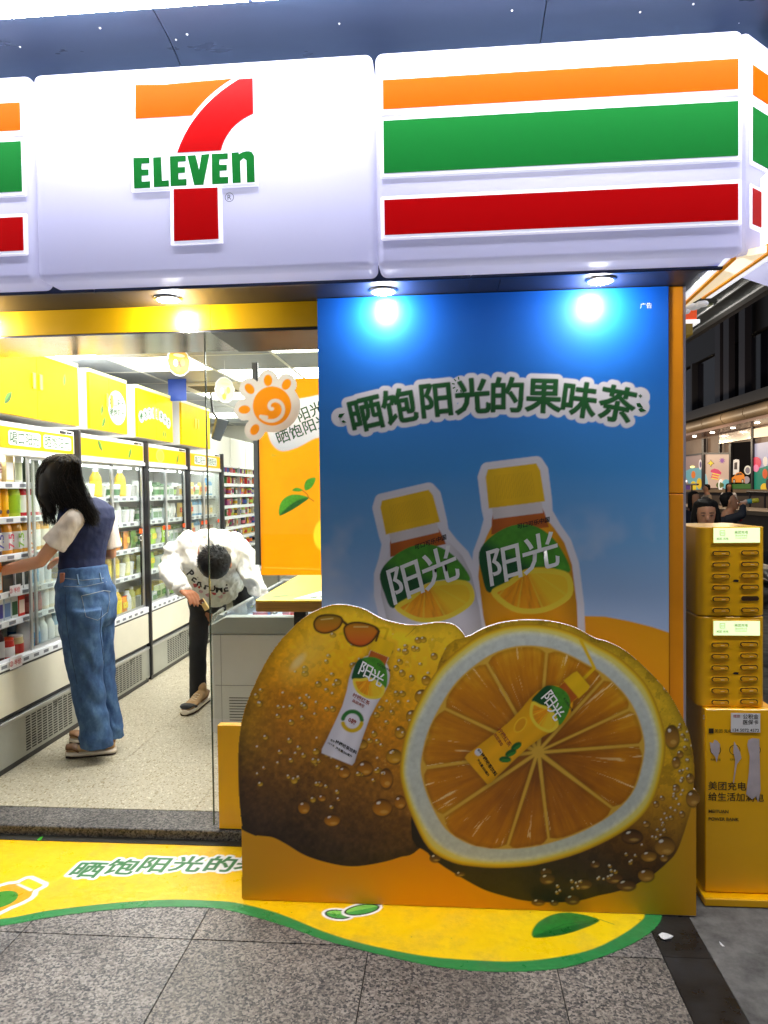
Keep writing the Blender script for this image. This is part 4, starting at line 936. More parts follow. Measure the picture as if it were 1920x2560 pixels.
# ============================================================ FLOOR STICKER
fs_ = thing('floor_sticker', 'yellow floor sticker with wavy green border along the shop front', 'floor sticker', tuple(PZ(800, 2150, 0)))
inn = [(a/1.7281, 1980+b/1.7281) for a, b in [(0, 550), (200, 515), (400, 490), (600, 472), (760, 466), (900, 470), (1020, 480), (1200, 525), (1400, 605)]]+[(700+a/1.659, 2180+b/1.659) for a, b in [(350, 300), (600, 350), (850, 370), (1000, 371), (1150, 355), (1300, 320), (1420, 260), (1490, 210), (1512, 175)]]
outr = [(a/1.7281, 1980+b/1.7281) for a, b in [(0, 580), (200, 545), (400, 518), (600, 500), (760, 497), (900, 500), (1000, 515), (1200, 570), (1400, 640)]]+[(700+a/1.659, 2180+b/1.659) for a, b in [(360, 330), (600, 385), (800, 410), (950, 415), (1150, 403), (1300, 365), (1450, 305), (1550, 240), (1582, 175)]]
def W2(px, py): v = PZ(px, py, 0); return (v.x, v.y)
iw = [(-2.3, 2.30), (-1.9, 2.35)]+[W2(*q) for q in inn]+[(.69, 2.72), (.62, 2.82)]; ow = [(-2.3, 2.24), (-1.9, 2.30)]+[W2(*q) for q in outr]+[(.74, 2.75), (.70, 2.86)]
IN = spline(iw, False, 4)+[(.5, 2.99), (-2.3, 2.99)]; OUT = spline(ow, False, 4)+[(.6, 2.99), (-2.3, 2.99)]
fsegs = []
for ch, cx, cy in (("晒", 190, 1879), ("饱", 264, 1872), ("阳", 334, 1868), ("光", 406, 1866), ("的", 478, 1866), ("果", 545, 1864), ("味", 612, 1866), ("茶", 680, 1870)):
    o = PZ(cx*1.1573, cy*1.1573, 0.0016); ol = []
    text('slogan_character', ch, M('ink leaf green', lin((45, 120, 60)), .4), fs_, o+Vector((0, 0, .0005)), (1, 0, 0), (.05, 1, 0), .128, .0, outline=ol)
    fsegs += [((a.x, a.y), (b.x, b.y)) for a, b in ol]
def fl_fn(p):
    p.A[:] = 0; p.cut(OUT); X, Y = p.X, p.Y; p.C[:] = linn((45, 135, 70))
    n = fbm(X, Y, 4, 21); n2 = fbm(X, Y, 30, 22)
    t = (X+1.6)/2.4; yc = sgrad(t, [(0, (250, 195, 5)), (.45, (252, 200, 5)), (1, (250, 215, 15))])*(1+.06*n-.10*np.clip(n2-.35, 0, 1)*2)[:, None]
    idx = np.arange(len(X)); d = p.sdf(IN, idx); p.lay(np.clip(.5-d/.006, 0, 1), yc)
    p.halo(fsegs, .017, (245, 245, 245), .002); p.halo(fsegs, .0035, (45, 120, 60), .0015)
    for cx, cy, rx, ry, rot in ((*W2(845, 2287), .042, .022, -10), (*W2(905, 2275), .058, .026, 22)):
        p.ell(cx, cy, rx+.018, ry+.016, rot, (245, 245, 245), .003); p.ell(cx, cy, rx+.007, ry+.006, rot, (10, 40, 15), .002); p.ell(cx, cy, rx, ry, rot, lambda u, v, q: np.where(v[:, None] > 0, linn((130, 205, 90)), linn((70, 165, 75))), .002)
    a = [W2(1333, 2344), W2(1340, 2312), W2(1380, 2288), W2(1430, 2283), W2(1498, 2301), W2(1450, 2325), W2(1395, 2340)]
    p.poly(spline(a, True, 5), lambda x, y, d: linn((40, 125, 45))*(1+.4*fbm(x, y, 60, 3))[:, None], .003)
    p.poly(spline([W2(1333, 2344), W2(1400, 2322), W2(1498, 2301), W2(1450, 2325), W2(1395, 2340)], True, 4), (25, 95, 35), .003); p.line([W2(1333, 2344), W2(1410, 2312), W2(1500, 2300), W2(1535, 2312)], .003, (20, 80, 30), .002)
    # bottle caps of the picture at the left end
    bw = [(W2(-40, 2270), W2(90, 2205), .17, (250, 180, 10))]
    for b_, t_, Wd, c in bw:
        p.poly(outline_of(b_, t_, Wd, True), (245, 245, 245), .003, grow=.02)
        b2, t2 = np.array(b_), np.array(t_); A = t2-b2; L = np.linalg.norm(A); B = np.array((-A[1], A[0]))/L*Wd/2; at = lambda s, t: tuple(b2+A*s+B*t)
        p.poly(outline_of(b_, t_, Wd, True), (250, 165, 10), .002); p.poly([at(.8, .55), at(.8, -.55), at(1, -.52), at(1, .52)], (250, 205, 20), .002); p.poly([at(.74, .55), at(.74, -.55), at(.8, -.52), at(.8, .52)], (240, 235, 230), .002); p.ell(*at(.3, 0), .06, .06, 0, (60, 140, 40), .003)
    R_ = np.random.default_rng(8)
    for k in range(60): p.ell(R_.uniform(-1.6, .7), R_.uniform(2.35, 2.98), R_.uniform(.001, .0028), R_.uniform(.001, .003), 0, (90, 75, 20), .001)
sheet('sticker_print', (-2.3, 2.22, .0016), (1, 0, 0), (0, 1, 0), 3.06, .775, .0035, fl_fn, print_mat('floor ink', .3, bump=.25, wear=.35), fs_, pixel=False)
# ============================================================ FRIDGES
FX = -2.31
WHT = M('fridge white', lin((236, 236, 232)), .3, var=.02, vscale=3); CRM = M('fridge cream', lin((232, 228, 208)), .3, var=.06, vscale=2.5, coat=.3)
GRY = M('fridge grey', lin((165, 168, 160)), .32, metal=.35, var=.15, vscale=3, rvar=.08); ALU = M('aluminium', lin((190, 192, 192)), .3, metal=.7); BLKP = M('black plastic', (.015, .015, .018), .35)
FGL = glass('fridge glass', (.97, .99, .98), .06, haze=.07); FGC = glass('fridge glass clear', (.98, 1, .99), .05)
YST = M('yellow film', lin((250, 180, 0)), .5, var=.04, vscale=3, spec=.15); YCB = M('yellow cabinet film', lin((245, 200, 0)), .5, var=.05, vscale=3, spec=.15)
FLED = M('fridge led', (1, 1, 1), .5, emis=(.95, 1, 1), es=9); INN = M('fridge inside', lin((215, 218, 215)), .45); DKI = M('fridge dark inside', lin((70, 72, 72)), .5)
RAIL = M('price rail', lin((238, 242, 246)), .25); PRT = M('rail print', lin((120, 125, 135)), .5); SLOT = M('vent slot', (.02, .02, .02), .7)
HGR = M('slogan green', lin((30, 88, 38)), .6, spec=.1); HALO = M('halo white', (.85, .85, .83), .5)
SHZ = [1.475, 1.285, 1.085, .885, .655]
def leaf_flat(parent, c, ux, uy, L, name='leaf'):
    c, ux, uy = Vector(c), Vector(ux), Vector(uy); up_ = [(-.5, 0), (-.25, .16), (.05, .2), (.3, .13), (.5, 0)]
    MB().add([c+ux*a*L+uy*b*L for a, b in up_], [tuple(range(5))]).build(name, M('leaf light', lin((95, 160, 45)), .45), parent)
    MB().add([c+ux*a*L-uy*b*L for a, b in up_][::-1], [tuple(range(5))]).build(name, M('leaf dark', lin((45, 105, 35)), .45), parent)
def blob(parent, name, c, ux, uy, rx, rz, mt, n=28):
    c, ux, uy = Vector(c), Vector(ux), Vector(uy)
    return MB().add([c+ux*(math.cos(q*2*math.pi/n)*rx)+uy*(math.sin(q*2*math.pi/n)*rz) for q in range(n)], [tuple(range(n))]).build(name, mt, parent)
XU, YU, ZU = (1, 0, 0), (0, 1, 0), (0, 0, 1)
def fridge(y0, y1, label, hdr, openl=None, zs=SHZ):
    t = thing('display_fridge', label, 'fridge', (FX-.4, (y0+y1)/2, FZ), 'glass door fridges along the left wall')
    a, b = y0+.012, y1-.035
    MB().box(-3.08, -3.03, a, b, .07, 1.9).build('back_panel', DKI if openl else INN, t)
    for ya, yb in ((a, a+.02),) if openl else ((b-.02, b),) if y1 > 7.3 else (): MB().box(-3.03, FX-.03, ya, yb, .60, 1.72).build('side_panel', INN, t)
    MB().box(-3.03, FX-.03, a, b, .575, .60).build('fridge_floor', INN, t)
    MB().box(-3.03, FX-.012, a, b, 1.74, 1.895).build('header_box', WHT, t, bevel=.004)
    MB().box(FX-.012, FX-.008, a+.02, b-.02, 1.755, 1.868).build('header_film', YST, t)
    MB().box(FX-.055, FX, a, b, 1.715, 1.742).build('header_trim', WHT, t, bevel=.004)
    MB().box(FX-.12, FX-.09, a+.05, b-.05, 1.69, 1.714).build('led_strip', FLED, t)
    MB().box(FX-.012, FX-.006, b-.17, b-.11, 1.873, 1.888).build('display', BLKP, t)
    for q in range(2): MB().box(FX-.012, FX-.006, b-.09+q*.03, b-.072+q*.03, 1.876, 1.886).build('switch', BLKP, t)
    MB().box(FX-.06, FX+.018, y1-.033, y1-.004, .09, 1.905).build('black_pillar', BLKP, t, bevel=.004)
    MB().box(FX-.05, FX+.004, a, b, .585, .628).build('price_strip', RAIL, t, bevel=.003)
    for q in range(9): MB().box(FX+.004, FX+.0046, a+.04+q*.1, a+.09+q*.1, .598, .615).build('price_tag', PRT, t)
    MB().box(FX-.03, FX-.002, a, b, .574, .584).build('shadow_gap', M('gap', (.05, .05, .045), .6), t)
    MB().box(FX-.05, FX, a, b, .345, .572).build('kick_panel', CRM, t, bevel=.004)
    MB().box(FX-.05, FX-.02, a, b, .318, .345).build('dark_gap', BLKP, t)
    MB().box(FX-.02, FX+.006, a, b, .300, .318).build('grille_lip', ALU, t, bevel=.002)
    MB().box(FX-.05, FX, a, b, .078, .299).build('grille_panel', GRY, t, bevel=.002); MB().box(FX-.07, FX-.01, a, b, FZ, .078).build('base', BLKP, t)
    sl_ = MB(); gy = a+.36*(b-a)
    for r in range(13):
        for c in range(9): sl_.box(FX+.0003, FX+.0013, gy+c*.056, gy+c*.056+.042, .100+r*.0150, .1075+r*.0150)
    tag(sl_.build('vent_slots', SLOT, t), kind='stuff')
    for i, z in enumerate(zs[:-1]):
        sh = MB().box(-3.0, FX-.068, a+.005, b+.02, z-.012, z).build('shelf', INN, t)
        rl = MB().box(FX-.066, FX-.054, a+.005, b+.02, z-.030, z+.008).build('price_rail', RAIL, t, bevel=.004)
        for q in range(int((b-a)/.13)): MB().box(FX-.0535, FX-.0528, a+.05+q*.13, a+.11+q*.13, z-.02, z-.002).build('price_tag', PRT, t)
    mid = (a+b)/2
    for k, (ya, yb, xo) in enumerate(((a, mid+.02, -.045), (mid-.02, b, -.028))):
        if openl and k == 0: ya, yb = openl[0]+.03, openl[0]+.03+(yb-ya)
        x = FX+xo
        if openl and k == 0: yb = b
        fr = MB()
        d = thing_part = None
        MB().box(x-.006, x+.006, ya, ya+.022, .628, 1.715).build('door_stile', ALU, t, bevel=.002); MB().box(x-.006, x+.006, yb-.022, yb, .628, 1.715).build('door_stile', ALU, t, bevel=.002)
        MB().box(x-.006, x+.006, ya+.022, yb-.022, .628, .645).build('door_rail', ALU, t); MB().box(x-.006, x+.006, ya+.022, yb-.022, 1.70, 1.715).build('door_rail', ALU, t)
        MB().box(x-.002, x+.002, ya+.022, yb-.022, .645, 1.70).build('door_glass', FGL, t)
        if not openl:
            for yy in ((ya+.05), (yb-.05)):
                MB().box(x+.0025, x+.0035, yy-.03, yy+.03, 1.20, 1.235).build('orange_tag', M('tag orange', lin((250, 90, 25)), .4), t)
                rg = MB()
                for q in range(14):
                    u, v = q*math.pi/7, (q+1)*math.pi/7; rg.quad(*[(x+.003, yy+math.cos(a_)*r_, 1.165+math.sin(a_)*r_) for a_, r_ in ((u, .024), (v, .024), (v, .018), (u, .018))])
                rg.build('pull_ring', M('ring', lin((230, 235, 235)), .3), t)
    x = FX-.0075
    if hdr == 'text':
        w_ = .74 if y0 < 4 else .5; y_ = (y0+y1)/2+(.10 if y0 < 4 else 0)
        for k, s_ in enumerate(('喝口阳光', '晒饱阳光')):
            yy = y_+(-.17 if k == 0 else .17)
            MB().prism([(yy+u*.155, 1.812+v*.04) for u, v in ((-1, -.8), (-.9, -1), (.9, -1), (1, -.8), (1, .8), (.9, 1), (-.9, 1), (-1, .8))], 'x', x, x+.0008).build('slogan_plate', HALO, t)
            text('slogan', s_, HGR, t, (x+.0014, yy, 1.812), YU, ZU, .072, .006)
    else:
        for k, (dy, dz, an) in enumerate(((.28, .02, -.9), (.72, -.01, 1.0))):
            u = Vector((0, math.cos(an), math.sin(an))); leaf_flat(t, (x+.0006, y0+dy*(y1-y0), 1.81+dz), u, Vector((0, -u.z, u.y)), .10)
        if hdr == 'fruit': blob(t, 'citrus_print', (x+.0008, y0+.30*(y1-y0), 1.81), YU, ZU, .085, .055, M('citrus print', lin((250, 220, 90)), .4)); blob(t, 'citrus_print', (x+.0013, y0+.30*(y1-y0), 1.81), YU, ZU, .07, .044, M('citrus print 2', lin((250, 200, 40)), .4))
    return t
FR = [(3.42, 4.44), (4.445, 5.49), (5.495, 6.41), (6.415, 7.40)]
oy = PX(82, 1300, FX-.045).y-.03
f1 = fridge(*FR[0], 'nearest glass door fridge with its left door slid open, shelves of juice and milk', 'text', openl=(oy,), zs=[PX(0, 1208, FX-.06).z, PX(0, 1297, FX-.06).z, PX(0, 1392, FX-.06).z, PX(0, 1487, FX-.06).z, PX(0, 1560, FX-.06).z, .6])
f2 = fridge(*FR[1], 'second glass door fridge, behind the woman, with two green leaves on its yellow header', 'leaf')
f3 = fridge(*FR[2], 'third glass door fridge with a lemon slice printed on its yellow header', 'fruit')
f4 = fridge(*FR[3], 'farthest glass door fridge with small slogan on its yellow header', 'text')

# cabinets over the fridges
for k, (y0, y1, lab) in enumerate(((3.0, 4.45, 'largest bright yellow wall cabinet above the nearest fridge, with two doors'), (4.59, 5.15, 'bright yellow wall cabinet with a white slogan bubble and leaves'), (5.33, 6.04, 'bright yellow wall cabinet with a curved white slogan and small sprout'), (6.25, 7.02, 'farthest plain bright yellow wall cabinet beside the dark speaker'))):
    t = thing('wall_cabinet', lab, 'cabinet', (FX-.2, (y0+y1)/2, 1.93), 'yellow cabinets above the fridges')
    MB().box(-3.49, FX-.02, y0, y1, 1.93, 2.325).build('carcass', WHT, t)
    seams = [y0, PX(92, 950, FX).y, y1] if k == 0 else [y0, (y0+y1)/2, y1]
    for a, b in zip(seams[:-1], seams[1:]):
        dr = MB().box(FX-.02, FX, a+.0015, b-.0015, 1.935, 2.30).build('door', YCB, t)
    ym = seams[1]
    for s_ in (-1, 1): MB().box(FX, FX+.008, ym+s_*.035-.016, ym+s_*.035+.016, 2.10, 2.19).build('handle', M('handle yellow', lin((250, 225, 70)), .3), t, bevel=.003)
    MB().box(FX-.02, FX+.001, y0, y1, 2.302, 2.325).build('top_trim', M('trim pale', lin((250, 245, 170)), .3), t)
    x = FX+.0008
    if k == 1:
        blob(t, 'slogan_bubble', (x, 4.99, 2.11), YU, ZU, .14, .12, HALO)
        for q, s_ in enumerate(('喝口阳光', '晒饱阳光')): text('slogan', s_, HGR, t, (x+.0008, 4.99, 2.145-q*.07), (0, 1, .05), ZU, .058, .012)
        leaf_flat(t, (x, 4.78, 1.99), (0, .6, .8), (0, -.8, .6), .09); leaf_flat(t, (x, 4.76, 2.07), (0, .2, .98), (0, -.98, .2), .08)
    if k == 2:
        for q, ch in enumerate('晒饱阳光的果味茶'):
            a = (q-3.5)/3.5; yy = 5.67+a*.27; zz = 2.14-.05*a*a
            blob(t, 'slogan_halo', (x+.0001*q, yy, zz), YU, ZU, .048, .046, HALO, 16); text('slogan', ch, HGR, t, (x+.0016, yy, zz), (0, math.cos(a*.3), -math.sin(a*.3)), (0, math.sin(a*.3), math.cos(a*.3)), .062, .014)
        leaf_flat(t, (x, 5.83, 1.99), (0, .3, .95), (0, -.95, .3), .07); leaf_flat(t, (x, 5.87, 1.99), (0, -.3, .95), (0, -.95, -.3), .07)
    if k == 0:
        leaf_flat(t, (x, 3.70, 2.02), (0, .7, .7), (0, -.7, .7), .10); leaf_flat(t, (x, 4.28, 2.20), (0, .2, .98), (0, -.98, .2), .08)

# ============================================================ GOODS
def mm(c, rough=.3, nm=None): return M('g%d_%d_%d_%.1f' % (*c, rough), lin(c), rough, coat=.2)
WC = (240, 240, 238)
_pm = {}
def prod_mesh(kind, c1, c2, c3, part=None):
    """c1 body, c2 label, c3 cap; origin at the base centre"""
    key = (kind, c1, c2, c3, part)
    if key in _pm: return _pm[key]
    m = MB(); n = 12
    P = {'body': 0, 'label': 1, 'cap': 2}
    def go(p, f):
        if part is None or part == p: m.mat(P[p] if part is None else 0); f()
    if kind in ('bottle', 'slim', 'jug', 'jar', 'milkbottle'):
        r, h = {'bottle': (.033, .19), 'slim': (.029, .215), 'jug': (.044, .215), 'jar': (.040, .115), 'milkbottle': (.036, .17)}[kind]
        nk = {'bottle': .016, 'slim': .014, 'jug': .02, 'jar': .032, 'milkbottle': .019}[kind]
        go('body', lambda: m.lathe((0, 0, 0), [(r*.9, 0), (r, .008), (r*.98, h*.4), (r, h*.62), (r*.93, h*.72), (nk*1.15, h*.86), (nk, h*.90)], n))
        go('label', lambda: m.lathe((0, 0, 0), [(r*1.02, h*.12), (r*1.025, h*.14), (r*1.02, h*.56), (r*1.01, h*.58)], n))
        go('cap', lambda: m.lathe((0, 0, 0), [(nk*1.12, h*.895), (nk*1.15, h*.91), (nk*1.12, h*.985), (nk*.9, h)], n))
    elif kind in ('carton', 'tetra'):
        w, h = (.036, .16) if kind == 'carton' else (.03, .125)
        if kind == 'carton': go('body', lambda: (m.box(-w, w, -w, w, 0, h), m.add([(-w, -w, h), (w, -w, h), (w, w, h), (-w, w, h), (-w, 0, h+.035), (w, 0, h+.035)], [(0, 1, 5, 4), (3, 4, 5, 2), (1, 2, 5), (0, 4, 3)])))
        else: go('body', lambda: m.box(-w*.7, w*.7, -w, w, 0, h))
        ww = w if kind == 'carton' else w*.7
        go('label', lambda: m.box(ww, ww+.0008, -w*.85, w*.85, h*.12, h*.72))
        go('cap', lambda: m.lathe((ww*.5, 0, h+(.01 if kind == 'carton' else 0)), [(.012, 0), (.012, .014)], 8) if kind == 'carton' else m.box(ww, ww+.0009, -w*.8, w*.8, h*.78, h*.92))
    elif kind == 'cup':
        go('body', lambda: m.lathe((0, 0, 0), [(.032, 0), (.042, .085), (.042, .09)], n)); go('label', lambda: m.lathe((0, 0, 0), [(.035, .02), (.0415, .065)], n)); go('cap', lambda: m.lathe((0, 0, 0), [(.044, .09), (.044, .096), (.036, .104)], n))
    elif kind == 'can':
        go('body', lambda: m.lathe((0, 0, 0), [(.028, 0), (.033, .008), (.033, .108), (.028, .116)], n)); go('label', lambda: m.lathe((0, 0, 0), [(.0334, .03), (.0334, .085)], n)); go('cap', lambda: m.lathe((0, 0, 0), [(.027, .116), (.027, .119)], n))
    elif kind == 'bag':
        w, h, d = .055, .13, .022; rows = []
        for k in range(7):
            z = h*k/6; b = d*math.sin(math.pi*k/6)+.002; rows.append(((0, 0, z), (b, 0, 0), (0, w*(1-.06*math.sin(math.pi*k/6)), 0)))
        go('body', lambda: m.loft(rows, 12)); go('label', lambda: m.box(d*.93, d*1.05, -w*.6, w*.6, h*.34, h*.68)); go('cap', lambda: m.box(-.002, .003, -w, w, h*.96, h*1.02))
    elif kind == 'box':
        go('body', lambda: m.box(-.03, .03, -.05, .05, 0, .10)); go('label', lambda: m.box(.03, .0308, -.04, .04, .02, .07)); go('cap', lambda: m.box(.03, .0309, -.045, .045, .078, .094))
    cs = {'body': c1, 'label': c2, 'cap': c3}
    mats = [mm(c1), mm(c2), mm(c3)] if part is None else mm(cs[part])
    me = m.mesh(kind, mats); me.polygons.foreach_set('use_smooth', [kind not in ('carton', 'tetra', 'box')]*len(me.polygons))
    try: me.set_sharp_from_angle(angle=math.radians(40))
    except Exception: pass
    _pm[key] = me; return me
CAT = {'bottle': ('juice_bottle', 'bottle'), 'slim': ('juice_bottle', 'bottle'), 'jug': ('drink_bottle', 'bottle'), 'jar': ('snack_jar', 'jar'), 'milkbottle': ('milk_bottle', 'bottle'), 'carton': ('milk_carton', 'carton'), 'tetra': ('drink_carton', 'carton'), 'cup': ('yoghurt_cup', 'cup'), 'can': ('drink_can', 'can'), 'bag': ('snack_bag', 'bag'), 'box': ('snack_box', 'box')}
def cname(c):
    r, g, b = c; mx_, mn = max(c), min(c)
    if mx_ < 75: return 'black'
    if mn > 205: return 'white'
    if mx_-mn < 28: return 'grey'
    if r > 225 and g > 195 and b > 120: return 'cream'
    if r > 200 and g > 170: return 'yellow'
    if r > 190 and g > 105 and b < 110: return 'orange'
    if r > 150 and g < 105 and b < 110: return 'red'
    if r > 180 and b > 110: return 'pink'
    if g >= r and g > b: return 'green'
    if b > r and b >= g: return 'blue'
    if r < 150 and g < 90: return 'brown'
    return 'tan'
def product(kind, pos, cols, label, group, parts=False, rz=0, scale=1.0):
    nm, cat = CAT[kind]
    if parts:
        t = thing(nm, label, cat, tuple(pos), group); t.rotation_euler.z = rz; t.scale = (scale,)*3
        for p in ('body', 'label', 'cap'):
            o = link({'body': 'body', 'label': 'wrapper', 'cap': 'cap'}[p], prod_mesh(kind, *cols, p), t)
        return t
    o = link(nm, prod_mesh(kind, *cols)); o.location = pos; o.rotation_euler.z = rz; o.scale = (scale,)*3; ORG[o.name] = Vector(pos)
    return tag(o, label, cat, group)
# nearest fridge, shelf by shelf: (kind, y offset from first, colours)
S1 = [PX(0, v, FX-.06).z for v in (1208, 1297, 1392, 1487, 1560)]+[.602]
AM, GRNc, YLc, RDc = (215, 175, 130), (150, 205, 60), (250, 180, 10), (210, 30, 50)
rows1 = [
 (0, 'top', 3.50, [('slim', AM, WC, (235, 150, 60)), ('slim', AM, WC, (235, 150, 60)), ('slim', AM, WC, (235, 150, 60)), ('carton', (240, 215, 150), WC, WC), ('carton', (235, 235, 225), (200, 205, 160), WC), ('jug', (60, 70, 45), (40, 60, 40), (50, 50, 50)), ('jug', (45, 60, 40), (35, 45, 30), (40, 40, 40)), ('carton', WC, (190, 200, 205), WC), ('carton', WC, (180, 200, 210), WC)]),
 (1, 'second', 3.49, [('slim', (120, 40, 60), WC, (200, 40, 60)), ('slim', YLc, (252, 190, 20), (255, 185, 0)), ('slim', YLc, (252, 190, 20), (255, 185, 0)), ('slim', YLc, (252, 190, 20), (255, 185, 0)), ('jug', (195, 225, 60), (170, 215, 40), WC), ('jug', RDc, (240, 235, 238), WC), ('jug', RDc, (240, 235, 238), WC), ('cup', (250, 190, 190), WC, WC), ('cup', WC, (240, 150, 160), WC)]),
 (2, 'third', 3.49, [('jug', (90, 20, 30), WC, WC), ('jug', (60, 10, 25), WC, WC), ('jug', (245, 165, 20), WC, WC), ('jug', (225, 160, 40), WC, WC), ('jug', (225, 160, 40), WC, WC), ('jug', (245, 180, 40), WC, WC), ('jug', (245, 185, 60), (245, 235, 215), WC), ('bottle', (240, 235, 225), WC, WC)]),
 (3, 'fourth', 3.49, [('carton', (245, 130, 20), (250, 245, 240), (240, 120, 20)), ('carton', (250, 150, 40), WC, WC), ('box', (30, 28, 28), (60, 50, 45), (30, 30, 30)), ('carton', (235, 235, 235), (40, 40, 42), WC), ('carton', (235, 235, 235), (40, 40, 42), WC), ('carton', (200, 225, 235), (60, 140, 190), WC), ('milkbottle', WC, (220, 225, 230), WC), ('milkbottle', WC, (220, 225, 230), WC)]),
 (4, 'fifth', 3.475, [('tetra', (245, 190, 20), (60, 60, 60), (245, 190, 20)), ('tetra', (245, 190, 20), (60, 60, 60), (245, 190, 20)), ('tetra', (235, 238, 245), (80, 70, 160), WC), ('tetra', (215, 225, 235), (120, 150, 200), WC), ('tetra', (235, 240, 235), (40, 90, 45), WC), ('tetra', (225, 45, 25), (250, 220, 200), (225, 45, 25)), ('jar', (150, 70, 60), (190, 110, 95), (170, 60, 50)), ('jar', (150, 70, 60), (190, 110, 95), (170, 60, 50)), ('milkbottle', (240, 230, 205), WC, (235, 215, 170)), ('milkbottle', (240, 230, 205), WC, (235, 215, 170)), ('milkbottle', (240, 230, 205), WC, (235, 215, 170))]),
 (5, 'bottom', 3.47, [('bottle', (60, 15, 15), (200, 195, 190), WC), ('bottle', (60, 15, 15), (200, 195, 190), WC), ('bottle', (60, 15, 15), (200, 195, 190), WC), ('jar', (200, 40, 25), (245, 240, 235), (235, 70, 25)), ('jar', (225, 205, 150), (200, 60, 50), (245, 240, 230)), ('jug', WC, (245, 245, 245), (30, 110, 60)), ('milkbottle', (190, 215, 235), (90, 150, 205), WC), ('milkbottle', WC, (235, 235, 240), WC), ('milkbottle', WC, (235, 235, 240), WC), ('milkbottle', (150, 195, 225), WC, (120, 180, 220))])]
wid = {'slim': .068, 'bottle': .072, 'jug': .094, 'jar': .086, 'milkbottle': .08, 'carton': .082, 'tetra': .068, 'cup': .092, 'can': .072, 'bag': .12, 'box': .11}
from collections import Counter
for si, nm, ys, items in rows1:
    ys = ys+.085; y = ys; zz = S1[si]
    for k, (kd, *cols) in enumerate(items):
        w_ = wid[kd]
        if y+w_ > 4.38: break
        lab = f'{cname(cols[0])} {kd.replace("slim", "slender bottle").replace("jug", "bottle").replace("milkbottle", "milk bottle").replace("tetra", "small drink pack")} on the {nm} shelf, nearest fridge, {ORD[k]} from left'
        t = product(kd, (FX-.118, y+w_/2, zz+.0005), tuple(cols), lab, f'goods on the {nm} shelf of the nearest fridge', True, scale=1.0)
        lab2 = None
        if si == 2 and k < 5:
            cl = [(60, 40, 120), (50, 50, 150), (200, 50, 90), (140, 190, 40), (240, 150, 40)][k]
            tx = text('number_print', '7.5', mm(cl), t, (FX-.118+.0475, y+w_/2, zz+.075), (0, 0, 1), (0, -1, 0), .07, .02); 
        if si == 3 and k in (3, 4): text('letter_print', 'A', mm((30, 30, 30)), t, (FX-.118+.0385, y+w_/2, zz+.05), YU, ZU, .05, .02)
        if si == 5 and k == 5:
            text('letter_print', 'A', mm((190, 30, 35)), t, (FX-.118+.048, y+w_/2-.012, zz+.06), YU, ZU, .05, .02); text('letter_print', 'D', mm((40, 80, 50)), t, (FX-.118+.046, y+w_/2+.02, zz+.06), YU, ZU, .04, .02)
        if si == 1 and k in (1, 2, 3): blob(t, 'face_print', (FX-.118+.0308, y+w_/2, zz+.035), YU, ZU, .014, .012, mm((60, 40, 30)), 12)
        if si == 0 and k < 3: text('brand_print', '茉莉', mm((170, 60, 60)), t, (FX-.118+.0312, y+w_/2, zz+.085), (0, 0, -1), YU, .03, .01)
        y += w_
    # back row of the same shelf
    y = ys+.02
    for k, (kd, *cols) in enumerate(items[:8]):
        if k % 2: y += wid[kd]; continue
        product(kd, (FX-.25, y+wid[kd]/2, zz+.0005), tuple(cols), f'{cname(cols[0])} {kd.replace("slim", "slender bottle").replace("jug", "bottle").replace("milkbottle", "milk bottle").replace("tetra", "small drink pack")} in back row, {nm} shelf, nearest fridge, {ORD[k//2]} from left', 'back row goods of the nearest fridge'); y += wid[kd]
# price cards clipped to the rails
for px, py, w_, h_, lab in ((38, 1475, .10, .055, 'white and red price card clipped to the fourth shelf rail of the nearest fridge'), (40, 1655, .11, .06, 'white and red price card hanging below the bottom shelf of the nearest fridge'), (78, 1380, .06, .035, 'small white price card beside the door frame on the third shelf')):
    c = PX(px, py, FX-.046 if py < 1600 else FX+.010); t = thing('price_card', lab, 'price card', tuple(c))
    MB().box(c.x, c.x+.0015, c.y-w_/2, c.y+w_/2, c.z-h_/2, c.z+h_/2).build('card', mm((235, 232, 235)), t)
    text('price_text', '② 半价', mm((200, 50, 60)), t, (c.x+.0022, c.y-w_*.05, c.z), YU, ZU, h_*.55, .02)
# other fridges
kinds2 = {
 1: [('cup', (240, 242, 240), (60, 120, 70), WC), ('cup', WC, WC, (235, 240, 240)), ('milkbottle', WC, (225, 230, 225), WC), ('bottle', (215, 215, 120), (235, 230, 170), WC), ('jug', (235, 190, 30), (250, 230, 60), WC), ('bag', (240, 150, 20), (250, 220, 40), (240, 60, 20)), ('bag', (120, 180, 40), (200, 220, 60), (90, 150, 40)), ('bottle', (225, 190, 60), (245, 225, 90), WC)],
 2: [('bag', (225, 228, 225), (240, 240, 235), (200, 205, 200)), ('cup', (220, 225, 215), (90, 150, 90), (60, 110, 60)), ('box', (210, 220, 225), (120, 160, 120), WC), ('bag', (190, 205, 150), (90, 140, 60), WC), ('cup', (60, 60, 60), (150, 190, 90), (225, 230, 225)), ('bag', (180, 225, 60), (240, 220, 40), (150, 200, 40))],
 3: [('box', (235, 215, 190), (240, 200, 60), WC), ('bag', (250, 215, 90), (230, 80, 30), (250, 220, 120)), ('bottle', (90, 170, 220), (235, 240, 245), (60, 140, 210)), ('box', (150, 90, 60), (235, 220, 180), (120, 60, 40)), ('cup', (235, 235, 225), (160, 200, 120), WC)]}
fname = {1: 'second', 2: 'third', 3: 'farthest'}; snames = ['top', 'second', 'third', 'fourth', 'fifth']
rr = random.Random(4)
